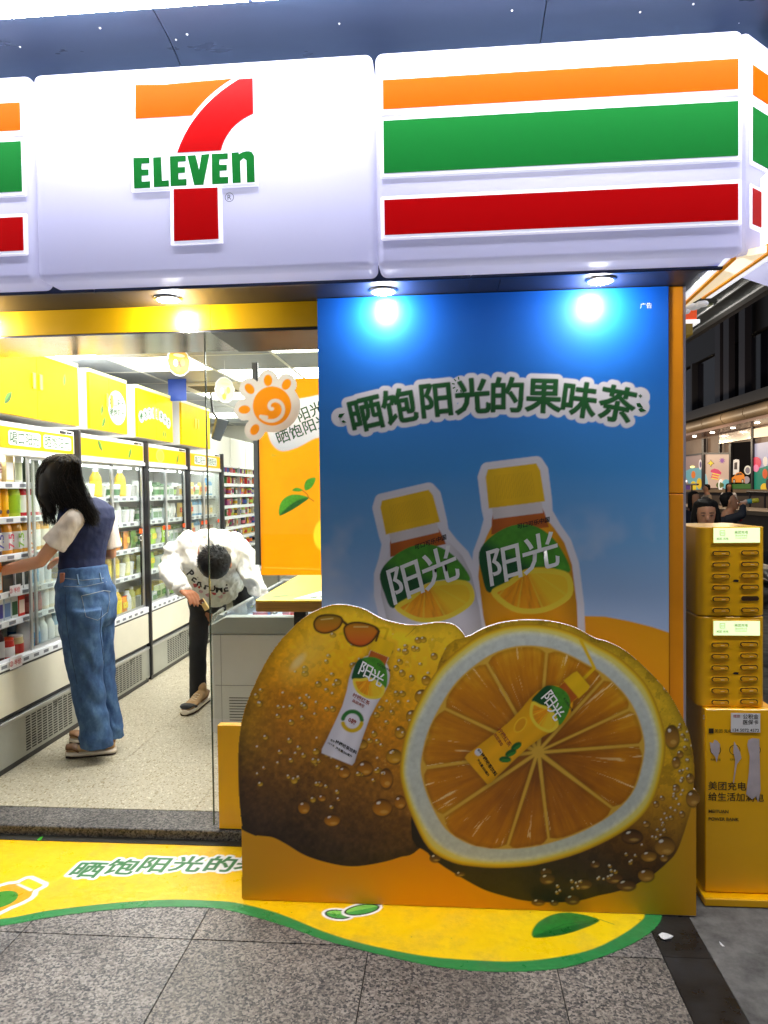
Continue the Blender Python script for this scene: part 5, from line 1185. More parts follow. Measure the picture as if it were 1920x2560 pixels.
for fi, kl in kinds2.items():
    y0, y1 = FR[fi]
    for si, z in enumerate(SHZ):
        z = z if si < 4 else .602; y = y0+.02; k = 0
        pref = kl[:3] if si < 2 else kl[2:]
        if fi == 1: pref = [kl[:2], kl[1:3], kl[5:7]+kl[2:4], kl[3:5]+kl[7:], kl[4:5]+kl[3:4]+kl[7:]][si]
        while y < y1-.05:
            kd, *cols = pref[(k//3+si) % len(pref)] if rr.random() < .8 else rr.choice(kl); w_ = wid[kd]+rr.uniform(0, .008); zs_ = .95
            if kd == 'bag': zs_ = 1.0
            product(kd, (FX-.118-rr.uniform(0, .02), y+w_/2, z+.0005), tuple(cols), f'{cname(cols[0])} {kd.replace("slim", "bottle").replace("jug", "bottle").replace("milkbottle", "milk bottle")} on the {snames[si]} shelf, {fname[fi]} fridge, {ORD[k]} from left', f'goods on the {snames[si]} shelf of the {fname[fi]} fridge', rz=rr.uniform(-.15, .15), scale=zs_)
            y += w_; k += 1
            if k > 19: break
        y = y0+.1
        fill = MB(); cols = pref[0]
        for q in range(9): fill.box(FX-.34, FX-.24, y+q*.095, y+q*.095+.08, z+.001, z+.09+rr.uniform(0, .04))
        tag(fill.build('stock_row', [mm(pref[-1][2])], None, loc=(FX-.35, (y0+y1)/2, z)), f'back row of mixed stock on the {snames[si]} shelf of the {fname[fi]} fridge', 'stock', kind='stuff')

# ============================================================ GONDOLA SHELVES
gs = thing('shelf_unit', 'white wall shelving crowded with snack packets past the last fridge', 'shelf unit', (-2.6, 8.8, FZ))
GZ = [.55, .72, .88, 1.0, 1.12, 1.24, 1.36, 1.48, 1.60, 1.72]
MB().box(-3.45, -3.40, 7.45, 10.25, FZ, 1.95).build('back_panel', WALLW, gs)
for a, b in ((7.46, 8.30), (8.31, 9.25), (9.26, 10.24)):
    for z in GZ:
        MB().box(-3.39, -2.40, a, b, z-.014, z).build('shelf', WHT, gs); MB().box(-2.395, -2.38, a, b, z-.028, z+.006).build('price_rail', RAIL, gs)
for y in (7.45, 8.305, 9.255, 10.245): MB().box(-2.42, -2.39, y-.004, y+.004, FZ, 1.8).build('upright', ALU, gs)
pal = [(225, 40, 35), (250, 205, 30), (240, 240, 235), (60, 130, 70), (40, 90, 190), (245, 130, 30), (160, 60, 120), (235, 225, 190), (40, 40, 45), (200, 225, 80), (230, 110, 130)]
for gi, z in enumerate(GZ[2:]):
    y = 7.5; k = 0
    while y < 10.1:
        kd = rr.choice(['bag', 'box', 'can', 'cup', 'bag', 'jar']) if gi < 6 else rr.choice(['box', 'can', 'jar', 'bottle']); c = rr.choice(pal); w_ = wid[kd]+.01
        product(kd, (-2.47-rr.uniform(0, .03), y+w_/2, z+.0005), (c, rr.choice(pal), rr.choice(pal)), f'{cname(c)} snack {kd}, {ORD[k]} from left, on {ORD[gi]} wall shelving row from below', 'snack packets on the wall shelving', rz=rr.uniform(-.2, .2), scale=rr.uniform(.7, .85)); y += w_; k += 1
        if k > 19: break
for q in range(4):
    c = (-2.6, 7.75+q*.62, 1.80); tag(MB().box(-2.9, -2.42, c[1]-.28, c[1]+.28, 1.80, 2.12).build('storage_box', M('box white', lin((238, 236, 225)), .5), None, bevel=.004, loc=c), f'large white storage box on top of the wall shelving, {ORD[q]} from the left', 'box', 'white boxes on top of the shelving')
gs2 = MB().box(-3.39, -2.40, 7.46, 10.24, 1.786, 1.799).build('top_shelf', WHT, gs)
# back wall shelves
bw = thing('shelf_unit', 'low resolution row of crowded shelves along the back wall of the shop'.replace('low resolution row of ', 'long '), 'shelf unit', (-.8, 10.1, FZ))
MB().box(-2.3, .6, 10.22, 10.28, FZ, 1.9).build('back_panel', WALLW, bw)
for z in (.3, .6, .9, 1.2, 1.5): MB().box(-2.3, .6, 9.85, 10.21, z-.015, z).build('shelf', WHT, bw)

# ============================================================ CHEST FREEZER
cz = thing('chest_freezer', 'grey white chest freezer with sliding glass lid behind the window', 'freezer', (-.95, 4.8, FZ))
fx0, fx1, fy0, fy1 = PY(527, 1560, 4.05).x, -.50, 4.05, 5.62; BG = M('freezer grey', lin((205, 206, 206)), .4, var=.05, vscale=3); RG = M('freezer rim', lin((150, 156, 152)), .35)
MB().box(fx0, fx1, fy0, fy1, .12, .70).build('body', BG, cz, bevel=.01)
MB().box(fx0+.02, fx1-.02, fy0+.03, fy1-.03, FZ, .12).build('base', BLKP, cz)
MB().prism([(fx0-.012, .70), (fx1+.01, .70), (fx1+.01, .80), (fx0+.09, .80), (fx0-.012, .745)], 'y', fy0-.015, fy0+.05).build('front_rim', RG, cz, bevel=.006)
MB().prism([(fx0-.012, .70), (fx0+.06, .70), (fx0+.06, .80), (fx0+.03, .80), (fx0-.012, .745)], 'y', fy0+.051, fy1).build('side_rim', RG, cz, bevel=.004)
MB().box(fx0+.06, fx1, fy0+.052, fy1-.05, .705, .715).build('inner_floor', M('freezer frost', lin((220, 230, 240)), .5), cz)
MB().box(fx0+.07, fx1, fy0+.06, fy1-.05, .802, .808).build('glass_lid', glass('lid glass', (.9, .95, 1), .12), cz)
for x in (fx0+.065, -1.0, -.72): MB().box(x, x+.016, fy0+.055, fy1-.05, .800, .812).build('lid_rail', ALU, cz)
for q in range(9):
    for s_ in range(3): MB().box(fx0+.10+s_*.31, fx0+.28+s_*.31, fy0-.0015, fy0+.001, .20+q*.016, .204+q*.016).build('vent_slit', SLOT, cz)
MB().box(fx0+.02, fx1, fy0-.0012, fy0+.001, .40, .403).build('panel_seam', M('seam grey', lin((120, 122, 122)), .5), cz); MB().box(fx0+.055, fx0+.057, fy0-.0012, fy0+.001, .13, .69).build('panel_seam', M('seam grey', lin((120, 122, 122)), .5), cz)
for q in range(20):
    c = rr.choice(pal); x, y = rr.uniform(fx0+.16, -.6), 4.18+q*.064
    product('box', (x, y, .716), (c, rr.choice(pal), (240, 240, 240)), f'{cname(c)} frozen pack in the chest freezer, {ORD[q]} from the window side', 'packs inside the chest freezer', rz=rr.uniform(0, 3), scale=.75)
ck = thing('checkout_counter', 'dark grey counter block behind the chest freezer', 'counter', (-.4, 6.2, FZ)); MB().box(-1.0, .6, 5.85, 6.5, FZ, .89).build('block', M('counter grey', lin((120, 122, 118)), .45, var=.1), ck, bevel=.005); MB().box(-1.02, .6, 5.83, 6.52, .892, .91).build('worktop', M('worktop grey', lin((150, 150, 145)), .4), ck)

# ============================================================ YELLOW TABLE
tb = thing('window_table', 'yellow topped table with bamboo edge standing behind the glass pane', 'table', (-.66, 3.8, FZ))
tx0, tx1, ty0, ty1 = -.895, -.43, 3.305, 4.33
pts = [(tx1, ty0)]+[(tx1, ty1), (tx0, ty1)]+[(tx0+.035-.035*math.cos(a), ty0+.035-.035*math.sin(a)) for a in [math.pi/2*q/5 for q in range(6)]]
MB().prism(pts, 'z', .948, .992).build('bamboo_edge', M('bamboo', lin((190, 135, 60)), .45, var=.25, vscale=6, stretch=(1, 1, 30)), tb, bevel=.002)
MB().prism(pts, 'z', .9925, 1.0).build('yellow_top', M('table yellow', lin((250, 205, 5)), .3, var=.04, coat=.3), tb, bevel=.002)
MB().box(-.76, -.70, 3.55, 3.61, FZ+.012, .947).build('leg', BLKP, tb); MB().box(-.85, -.61, 3.4, 3.76, FZ, FZ+.012).build('foot', BLKP, tb); MB().box(-.76, -.70, 4.1, 4.16, FZ, .947).build('leg', BLKP, tb)
leaf_flat(tb, (-.80, 3.45, 1.0012), (.8, .5, 0), (-.5, .8, 0), .13)
MB().prism([(-.72, 3.36), (-.431, 3.33), (-.431, 4.2), (-.50, 4.25), (-.56, 4.1), (-.55, 3.8), (-.64, 3.6)], 'z', 1.0004, 1.0012).build('slogan_plate', HALO, tb)
for q, (s_, x, y) in enumerate((('晒饱', -.60, 3.42), ('阳光', -.53, 3.55), ('的果', -.50, 3.75), ('味茶', -.49, 3.95), ('晒饱', -.48, 4.12))): text('slogan', s_, HGR, tb, (x, y, 1.0018), (.8, .6, 0), (-.6, .8, 0), .06, .014)

# orange poster behind the glass
op = thing('orange_poster', 'orange drink poster with green leaves seen through the glass pane', 'poster', tuple(PY(720, 1440, 3.33)))
OX0 = PY(651, 1300, 3.33).x; OZ0, OZ1 = PY(660, 1438, 3.33).z, PY(660, 948, 3.33).z
def op_fn(p):
    X, Y = p.X, p.Y; n = fbm(X, Y, .02, 31); p.C[:] = linn((238, 150, 8))*(1+.08*n)[:, None]
    f = lambda L_: [(540+a/4.338, 1050+b/4.338) for a, b in L_]
    gl_ = lambda x, y, d: linn((70, 135, 40))*(1+.3*fbm(x, y, .3, 3))[:, None]; dk = lambda x, y, d: linn((35, 85, 35))*(1+.3*fbm(x, y, .3, 3))[:, None]
    p.poly(spline(f([(690, 1035), (680, 980), (700, 900), (750, 840), (830, 808), (920, 812), (1005, 845), (940, 900), (850, 960), (760, 1010)]), True, 4), gl_)
    p.poly(spline(f([(690, 1035), (760, 960), (850, 890), (930, 855), (1005, 845), (940, 900), (850, 960), (760, 1010)]), True, 4), dk)
    p.poly(spline(f([(825, 765), (860, 735), (910, 740), (940, 765), (890, 778)]), True, 4), gl_); p.poly(spline(f([(972, 765), (955, 720), (975, 660), (1020, 630), (1078, 625), (1070, 680), (1030, 740)]), True, 4), gl_)
    p.line(f([(940, 765), (985, 800), (1010, 845), (1060, 880)]), 2.2, (110, 70, 30))
    p.poly(f([(600, 360), (685, 385), (600, 405)]), (190, 150, 30), 1); p.poly(f([(665, 430), (708, 435), (680, 462)]), (190, 150, 30), 1)
    p.ell(*f([(1180, 1250)])[0], 28, 40, 0, (252, 205, 50), 5); p.line(f([(520, 1600), (1140, 1620)]), 1.5, (250, 190, 70))
    bub = lambda x, y, d: sgrad((y-1020)/110, [(0, (235, 235, 232)), (.5, (205, 205, 210)), (1, (170, 172, 182))])
    p.poly(spline([(668, 1040), (700, 1010), (760, 995), (840, 990), (840, 1085), (790, 1095), (745, 1118), (705, 1128), (680, 1110), (668, 1075)], True, 5), bub, 1.5)
sheet('poster_print', (OX0, 3.33, OZ0), XU, ZU, -.426-OX0, OZ1-OZ0, .0035, op_fn, print_mat('orange ink', .35, trans=.5), op)
for s_, px, py in (('阳光', 775, 1028), ('晒饱阳光', 757, 1072)): text('slogan', s_, GRN, op, PY(px, py, 3.328), (.94, 0, .34), (-.34, 0, .94), .066, .012)
MB().box(PY(637, 1300, 3.33).x, PY(648, 1300, 3.33).x, 3.325, 3.345, PY(640, 1412, 3.33).z, 2.1).build('frame_post', ALU, op); MB().box(PY(648.5, 1300, 3.33).x, OX0-.0005, 3.326, 3.344, PY(640, 1412, 3.33).z, 2.1).build('frame_seal', BLKP, op)

# hanging things
def hang(px, py, y, w_, h_, ang, label, c1, c2, nm='hanging_sign'):
    c = PY(px, py, y); t = thing(nm, label, 'hanging sign', tuple(c), 'round signs hanging from the shop ceiling'); u = Vector((math.cos(ang), math.sin(ang), 0)); n_ = Vector((-u.y, u.x, 0))
    for k, (f, col, dd) in enumerate(((1, WC, 0), (.9, c1, -.003))):
        nn = 28; ring = [c+u*(math.cos(q*2*math.pi/nn)*w_*f*(1+.05*math.sin(q*2.3)))+Vector((0, 0, math.sin(q*2*math.pi/nn)*h_*f))+n_*dd for q in range(nn)]
        m = MB().add(ring+[p+n_*.0025 for p in ring], [tuple(range(nn)), tuple(range(2*nn-1, nn-1, -1))]+[(i, i+nn, (i+1) % nn+nn, (i+1) % nn) for i in range(nn)]); m.build('disc' if k else 'white_border', mm(col), t)
    for q, z_, c_ in ((-.3, -.1, WC), (.05, -.2, c2), (.32, .0, (250, 215, 90)), (-.1, -.5, (250, 200, 60))): blob(t, 'fruit_print', c+u*(q*w_)+Vector((0, 0, z_*h_))-n_*(.0042+abs(q)*.001), u, ZU, w_*.2, h_*.26, mm(c_), 16)
    blob(t, 'slogan_print', c+Vector((0, 0, h_*.45))-n_*.0042, u, ZU, w_*.5, h_*.12, mm((245, 225, 170)), 16)
    MB().tube([c+Vector((0, 0, h_)), (c.x, c.y, CZ)], .0012, 5).build('string', mm((220, 220, 220)), t)
hang(447, 905, 4.6, .085, .092, .9, 'orange round printed sign hanging on a string from the ceiling', (240, 165, 20), (200, 90, 20))
hang(562, 975, 5.2, .085, .095, .9, 'pale green round printed sign hanging on a string from the ceiling', (215, 228, 190), (190, 210, 150))
sk = thing('wall_speaker', 'dark tilted speaker box hung on a bracket beyond the yellow cabinets', 'speaker', tuple(PY(553, 1075, 6.6)))
q = [PY(*v, 6.6) for v in ((530, 1098), (551, 1104), (573, 1053), (543, 1045))]; bk = [v+Vector((-.05, .12, .02)) for v in q]
MB().hexa([q[0], q[1], bk[1], bk[0], q[3], q[2], bk[2], bk[3]]).build('box', M('speaker dark', lin((58, 68, 82)), .5, var=.1), sk, bevel=.006)
MB().tube([(q[3]+bk[3])/2, PY(532, 1030, 6.7), (PY(532, 1030, 6.7).x-.05, 6.8, CZ)], .012, 8).build('bracket', BLKP, sk)
bl = thing('blue_banner', 'translucent blue plastic sheet hanging from the ceiling in the shop', 'banner', tuple(PY(443, 1000, 6.0))); a, b = PY(421, 1003, 6.0), PY(465, 945, 6.0)
MB().box(a.x, b.x, 6.0, 6.004, a.z, CZ+.004).build('sheet', M('blue sheet', lin((70, 110, 215)), .3, trans=lin((90, 130, 230)), tfac=.5), bl)
# ============================================================ POWER BANK KIOSK
KYL = M('kiosk yellow', lin((250, 185, 0)), .33, var=.05, vscale=3, coat=.25); KSL = M('kiosk slot', lin((62, 36, 0)), .5); KRM = M('kiosk slot rim', lin((255, 200, 40)), .25, coat=.4); KIN = M('power bank end', lin((240, 170, 15)), .3, coat=.4)
kk = thing('power_bank_kiosk', 'tall yellow power bank rental kiosk with two lit screens on the side pavement', 'kiosk', (1.05, 2.95, 0))
kx0, kx1 = .938, 1.140; ky0, ky1 = 2.72, 3.06; fy = ky0
def rbox(x0, x1, y0, y1, z0, z1, r, nm, mt, par):
    pts = [(cx+r*math.cos(math.radians(a)), cy+r*math.sin(math.radians(a))) for cx, cy, a0 in ((x1-r, y0+r, -90), (x1-r, y1-r, 0), (x0+r, y1-r, 90), (x0+r, y0+r, 180)) for a in range(a0, a0+91, 15)]
    return MB().prism(pts, 'z', z0, z1).build(nm, mt, par, bevel=.003, smooth='angle')
zm = PY(1840, 1541, fy).z; zt = PY(1840, 1318, fy).z; zb = PY(1840, 1768, fy).z
rbox(kx0-.035, kx1, fy, ky1, zm+.002, zt, .03, 'upper_cabinet', KYL, kk); rbox(kx0-.035, kx1, fy, ky1, zb, zm-.002, .03, 'middle_cabinet', KYL, kk)
bx0, bx1 = .922, 1.17
MB().box(bx0, bx1, fy-.02, ky1+.02, .03, zb-.0015).build('lower_cabinet', KYL, kk, bevel=.003); MB().box(bx0-.004, bx0-.001, fy+.12, fy+.24, .78, .80).build('side_slot', BLKP, kk)
MB().box(bx0-.015, bx1+.03, fy-.06, ky1+.03, .0, .028).build('base_plate', KYL, kk, bevel=.003)
for z in (zb-.02, zb-.03): MB().ball((bx0-.001, fy-.01, z-.01), .003, 8, 5).build('screw', ALU, kk)
SCR = M('kiosk screen', lin((225, 250, 190)), .3, emis=lin((228, 255, 190)), es=1.0); KT = M('screen text', lin((110, 130, 90)), .5); KTD = M('kiosk print', lin((45, 35, 15)), .5)
for py0, lab in ((1320, 'u'), (1552, 'l')):
    a, b = PY(1783, py0, fy), PY(1898, py0+36, fy)
    MB().box(a.x-.004, b.x+.004, fy-.004, fy-.0005, b.z-.004, a.z+.004).build('screen_frame', KRM, kk, bevel=.002); MB().box(a.x, b.x, fy-.006, fy-.0042, b.z, a.z).build('screen', SCR, kk)
    y_ = fy-.0066; cz_ = (a.z+b.z)/2
    text('screen_text', '美团充电', KT, kk, (a.x+.055+.04, y_, cz_+.011), XU, ZU, .012, .01); text('screen_text', '最低免费充电', KT, kk, (a.x+.095, y_, cz_-.001), XU, ZU, .007); text('screen_text', '扫码借用 随借随还', KT, kk, (a.x+.095, y_, cz_-.010), XU, ZU, .005)
    text('screen_text', '美团 充电', KT, kk, (a.x+.03, y_, cz_-.012), XU, ZU, .010, .01)
    MB().box(a.x+.021, a.x+.039, y_-.0002, y_+.0003, cz_+.000, cz_+.018).build('logo_frame', KT, kk); MB().box(a.x+.0225, a.x+.0375, y_-.0006, y_-.0003, cz_+.0015, cz_+.0165).build('logo_field', SCR, kk); text('logo_text', '美团', KT, kk, (a.x+.03, y_-.001, cz_+.009), XU, ZU, .006)
def capsule(x, z, w_, h_, y0, y1, nm, mt):
    pts = [(x+s_*(w_-h_)+h_*math.cos(a), z+h_*math.sin(a)) for s_, rng in ((1, range(-90, 91, 22)), (-1, range(90, 271, 22))) for a in [math.radians(v) for v in rng]]
    return MB().prism(pts, 'y', y0, y1).build(nm, mt, kk)
n_ = 0
for y0_, base in ((1383, 0), (1612, 1)):
    for r in range(6):
        for c, px in enumerate((1803, 1875)):
            v = PY(px-base*2.5, y0_+r*28.6-(1.5 if c else 0), fy); capsule(v.x, v.z, .0345, .0108, fy-.0022, fy-.0003, 'slot_rim', KRM); capsule(v.x-.001, v.z, .031, .0085, fy-.0034, fy-.0023, 'slot', KSL)
            if not (base == 0 and r == 4 and c == 1):
                capsule(v.x-.001, v.z-.001, .027, .0058, fy-.0075, fy-.0035, 'power_bank', KIN); MB().box(v.x-.001, v.x+.012, fy-.0081, fy-.0076, v.z-.002, v.z).build('bank_mark', M('mark pale', lin((255, 230, 170)), .4), kk)
for py_ in (1452, 1683):
    v = PY(1839, py_, fy); MB().add([v+Vector((dx*.011, -.0008, dz*.005)) for dx, dz in ((-1, -.3), (-.6, .6), (-.2, .9), (.5, .8), (1.1, .5), (.8, -.2), (.9, -.9), (.1, -.8), (-.5, -.7))], [tuple(range(9))]).build('black_patch', BLKP, kk)
ly = fy-.0212
def KP(px, py): return PY(px, py, ly)
for s_, x, y, sz, nm in (('美团', 1800, 1963, .042, 't'), ('充电', 1846, 1963, .042, 't'), ('给生活加满电', 1832, 1991, .040, 't')): pass
def kt(s_, px0, py, sz, bold=.02):
    me, co = glyphs(s_, bold); w_ = (co[:, 0].max()+co[:, 0].min())*sz; v = KP(px0, py); text('print', s_, KTD, kk, (v.x+w_/2, ly, v.z), XU, ZU, sz, bold)
kt('美团充电', 1770, 1964, .0335, .009); kt('给生活加满电', 1770, 1991, .0325, .009); kt('MEITUAN', 1771, 2028, .0165); kt('POWER BANK', 1771, 2047, .0165); kt('美团·充电', 1786, 1827, .0145, .005)
MB().box(KP(1772, 1827).x, KP(1784, 1827).x, ly-.0005, ly+.0005, KP(1772, 1833).z, KP(1772, 1821).z).build('logo_print', KTD, kk)
for px, s_ in ((1789, '免费充值'), (1837, '扫码借用'), (1888, '随借随还')):
    v = KP(px, 1875); rg = MB()
    for q in range(20):
        a, b = q*math.pi/10, (q+1)*math.pi/10; rg.quad(*[(v.x+math.cos(t_)*r_, ly, v.z+math.sin(t_)*r_) for t_, r_ in ((a, .019), (b, .019), (b, .017), (a, .017))])
    rg.build('icon_ring', KTD, kk); text('print', s_, KTD, kk, KP(px, 1899), XU, ZU, .009)
rip = M('torn paper', lin((188, 175, 178)), .8, var=.12, vscale=20)
for i, pts in enumerate(([(1774, 1855), (1782, 1858), (1786, 1849), (1793, 1852), (1796, 1856), (1800, 1860), (1799, 1875), (1795, 1890), (1791, 1906), (1788, 1892), (1778, 1880), (1776, 1868)], [(1835, 1853), (1840, 1862), (1850, 1880), (1853, 1895), (1842, 1910), (1838, 1935), (1834, 1958), (1832, 1955), (1836, 1925), (1838, 1900), (1833, 1880)], [(1870, 1850), (1880, 1845), (1898, 1847), (1899, 1900), (1901, 1975), (1895, 2006), (1890, 1990), (1880, 1998), (1865, 1985), (1872, 1930), (1874, 1890), (1868, 1862)])):
    MB().add([KP(*q)+Vector((0, -.001-.0002*i, 0)) for q in pts], [tuple(range(len(pts)))]).build('torn_sticker', rip, kk)
a, b = KP(1827, 1782), KP(1900, 1831); MB().box(a.x, b.x, ly-.0022, ly-.0016, b.z, a.z).build('advert_sticker', mm((225, 222, 222)), kk)
for s_, px, py, sz, mt in (('公积金', 1876, 1791, .0185, KTD), ('医保卡', 1876, 1805, .0185, KTD), ('134 5072 4572', 1864, 1825, .0155, KTD), ('提现', 1841, 1790, .012, REDI)): text('advert_text', s_, mt, kk, KP(px, py)+Vector((0, -.0026, 0)), XU, ZU, sz, .009)

# litter
lt = tag(MB().add([PZ(*v, .003+.004*(i % 2)) for i, v in enumerate(((1646, 2336), (1655, 2331), (1668, 2333), (1684, 2340), (1678, 2346), (1660, 2349), (1652, 2344)))], [tuple(range(7))]).build('paper_scrap', mm((235, 235, 238)), None, loc=PZ(1665, 2340, 0)), 'small white torn paper scrap lying on the black stone strip', 'paper scrap')
lt2 = tag(MB().add([PZ(*v, .004+.004*(i % 2)) for i, v in enumerate(((1798, 2353), (1804, 2358), (1812, 2366), (1806, 2366), (1800, 2360)))], [tuple(range(5))]).build('paper_scrap', mm((225, 225, 228)), None, loc=PZ(1804, 2360, 0)), 'tiny white paper curl on the rough side pavement near the kiosk', 'paper scrap')
gl_ = tag(MB().add([PZ(*v, .007) for v in ((92, 2100), (100, 2093), (108, 2090), (104, 2098), (96, 2102))], [tuple(range(5))]).build('green_scrap', mm((60, 170, 40)), None, loc=PZ(100, 2097, 0)), 'bright green scrap caught at the foot of the threshold', 'scrap')

# ============================================================ MALL ACROSS THE SIDE STREET (plane x = MX)
MX = 10.0
mall = thing('mall_building', 'big dark glass shopping building across the side street with lit ground floor windows', 'building', (MX+3, 30, 0))
STN = M('mall stone', lin((150, 128, 100)), .5, var=.12, vscale=1.2); STD = M('mall stone dark', lin((95, 80, 66)), .5, var=.15, vscale=1.5); MFR = M('mall frame', lin((62, 60, 64)), .4, metal=.4); MGD = M('mall night glass', (.006, .006, .012), .08, spec=.7)
MSP = M('mall spandrel', lin((42, 40, 42)), .4, metal=.3, var=.1)
def mz(px, py): return PX(px, py, MX)
zb1, zb2 = mz(1920, 992).z, mz(1920, 1032).z   # bullnose top / bottom
zs = zb2-.1; Y0, Y1 = 14, 62
MB().box(MX+.6, MX+6, Y0, Y1, -.03, .9).build('plinth', STD, mall)
# bullnose in segments
yy = Y0
while yy < Y1:
    c = (MX+.1, yy, (zb1+zb2)/2); r = (zb1-zb2)/2; pts = [(c[0]+.35-.35*math.cos(a), c[2]+r*math.sin(a)) for a in [math.radians(v) for v in range(-90, 91, 18)]]+[(MX+1.2, c[2]+r), (MX+1.2, c[2]-r)]
    MB().prism([(p[0], p[1]) for p in pts], 'y', yy+.02, yy+1.98).build('bullnose_panel', STN, mall, smooth='angle') if False else None
    m = MB(); n2 = len(pts); m.add([(p[0], yy+.03, p[1]) for p in pts]+[(p[0], yy+1.97, p[1]) for p in pts], [tuple(range(n2)), tuple(range(2*n2-1, n2-1, -1))]+[(i, i+n2, (i+1) % n2+n2, (i+1) % n2) for i in range(n2)]); m.build('bullnose_panel', STN, mall, smooth='angle'); yy += 2
MB().box(MX+.45, MX+1.2, Y0, Y1, zb2+.05, zb1-.05).build('bullnose_core', MFR, mall)
MB().box(MX+.1, MX+3.4, Y0, Y1, zb2-.12, zb2-.02).build('arcade_soffit', M('arcade soffit', lin((160, 125, 110)), .25, metal=.3), mall)
MB().box(MX+.05, MX+1.2, Y0, Y1, zb1, zb1+.35).build('parapet', MSP, mall)
# soffit downlights
MDL = M('mall downlight', (1, 1, 1), .4, emis=(1, .93, .8), es=30)
k = 0
for r_, xo in ((0, .55), (1, 1.7)):
    for q in range(12):
        y = 17.5+q*2.1+r_*.7; MB().lathe((MX+xo, y, zb2-.135), [(.08, 0), (.08, .014)], 10).build('downlight', MDL, mall)
for q in range(5):
    ld = bpy.data.lights.new('street fill lamp', 'POINT'); ld.energy = 160; ld.color = (1, .80, .56); ld.shadow_soft_size = .2; lo = bpy.data.objects.new('street_fill_lamp', ld); COL.objects.link(lo); lo.parent = mall; lo.location = Vector((MX-1.6, 18+q*5, zb2-.3))-ORG[mall.name]  # point lights added for unseen street lamps, to brighten the bullnose
# upper dark facade
zu = zb1+.35
for y in np.arange(Y0, Y1, 4.0):
    for lv in range(4):
        z0 = zu+lv*3.6; MB().box(MX+1.25, MX+1.45, y+.12, y+3.88, z0+.05, z0+2.35).build('night_window', MGD, mall)
        MB().box(MX+1.1, MX+1.4, y+.0, y+4.0, z0+2.4, z0+3.6).build('spandrel_panel', MSP, mall); MB().box(MX+1.0, MX+1.3, y-.1, y+.1, z0, z0+2.4).build('mullion', MFR, mall)
MB().box(MX+1.45, MX+6, Y0, Y1, .9, zu+15).build('building_core', M('core dark', (.01, .01, .012), .8), mall)
yq = mz(1808, 900).y
for o_ in (0, 1.5, 2.4): MB().box(MX+.75, MX+.98, yq+o_, yq+o_+.55, zu, zu+15).build('pilaster', M('pilaster', lin((58, 55, 62)), .4, metal=.3), mall)
# one lit upstairs window
a, b = mz(1868, 988), mz(1922, 872)
WIN = M('lit window warm', lin((120, 105, 60)), .4, emis=lin((150, 130, 70)), es=.6); WDK = M('lit window dim', lin((40, 34, 26)), .5, emis=lin((50, 42, 30)), es=.5)
MB().box(MX+1.15, MX+1.2, b.y-1.5, a.y, a.z, b.z).build('lit_window', WDK, mall)
for ya, yb, z0, z1, mt in ((a.y-.9, a.y-.02, a.z+.75, b.z, WIN), (a.y-2.7, a.y-1.9, a.z+.1, b.z, WIN), (a.y-1.7, a.y-.9, a.z, a.z+.9, M('red display', lin((120, 20, 35)), .5, emis=lin((120, 20, 35)), es=.5))): MB().box(MX+1.1, MX+1.14, ya, yb, z0, z1).build('window_display', mt, mall)
for q in (0, 1.0, 2.0): MB().box(MX+1.05, MX+1.09, a.y-.05-q, a.y-q, a.z, b.z).build('window_bar', BLKP, mall)
# ground floor: crop coordinates of the enlarged view (1700,980) x6.505
def G(cx, cy, x=MX+1.2): return PX(1700+cx/6.505, 980+cy/6.505, x)
SX = MX+1.2
def panel(pts, nm, mt, x=SX, dep=.08, par=mall):
    v = [G(*p, x) for p in pts]; mb = MB(); mb.add([Vector((x, q.y, q.z)) for q in v]+[Vector((x+dep, q.y, q.z)) for q in v], [tuple(range(len(v))), tuple(range(2*len(v)-1, len(v)-1, -1))]+[(i, i+len(v), (i+1) % len(v)+len(v), (i+1) % len(v)) for i in range(len(v))]); return mb.build(nm, mt, par)
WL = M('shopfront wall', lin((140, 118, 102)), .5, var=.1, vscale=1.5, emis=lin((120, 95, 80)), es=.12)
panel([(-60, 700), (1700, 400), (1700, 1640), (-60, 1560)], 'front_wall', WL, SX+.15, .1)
LT = lambda c, e=.8: M('lit %d %d %d %.1f' % (*c, e), lin(c), .4, emis=lin(c), es=e)
panel([(60, 1050), (345, 1010), (345, 1590), (60, 1590)], 'shop_window', LT((150, 125, 120), .5), SX+.05)
panel([(385, 1010), (795, 1000), (795, 1560), (385, 1560)], 'shop_window', LT((200, 170, 150), .6), SX+.05)
panel([(820, 830), (1155, 800), (1155, 1570), (820, 1570)], 'dark_doorway', M('doorway dark', (.008, .007, .009), .95, spec=.05), SX+.04)
panel([(1175, 850), (1750, 760), (1750, 1640), (1175, 1600)], 'shop_window', LT((165, 165, 190), .55), SX+.05)
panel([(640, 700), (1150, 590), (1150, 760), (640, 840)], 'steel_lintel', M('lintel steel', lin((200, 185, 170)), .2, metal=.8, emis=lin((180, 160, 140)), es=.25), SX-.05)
panel([(1200, 600), (1750, 500), (1750, 680), (1200, 745)], 'light_box', LT((235, 215, 180), .8), SX-.05)
for p_ in ([(350, 760), (385, 755), (385, 1590), (350, 1590)], [(795, 850), (825, 845), (825, 1570), (795, 1570)], [(1150, 480), (1178, 475), (1178, 1600), (1150, 1600)], [(625, 700), (645, 700), (645, 985), (625, 985)], [(385, 985), (800, 985), (800, 1012), (385, 1012)], [(50, 1030), (345, 990), (345, 1015), (50, 1050)]): panel(p_, 'window_frame', MFR, SX-.03, .1)
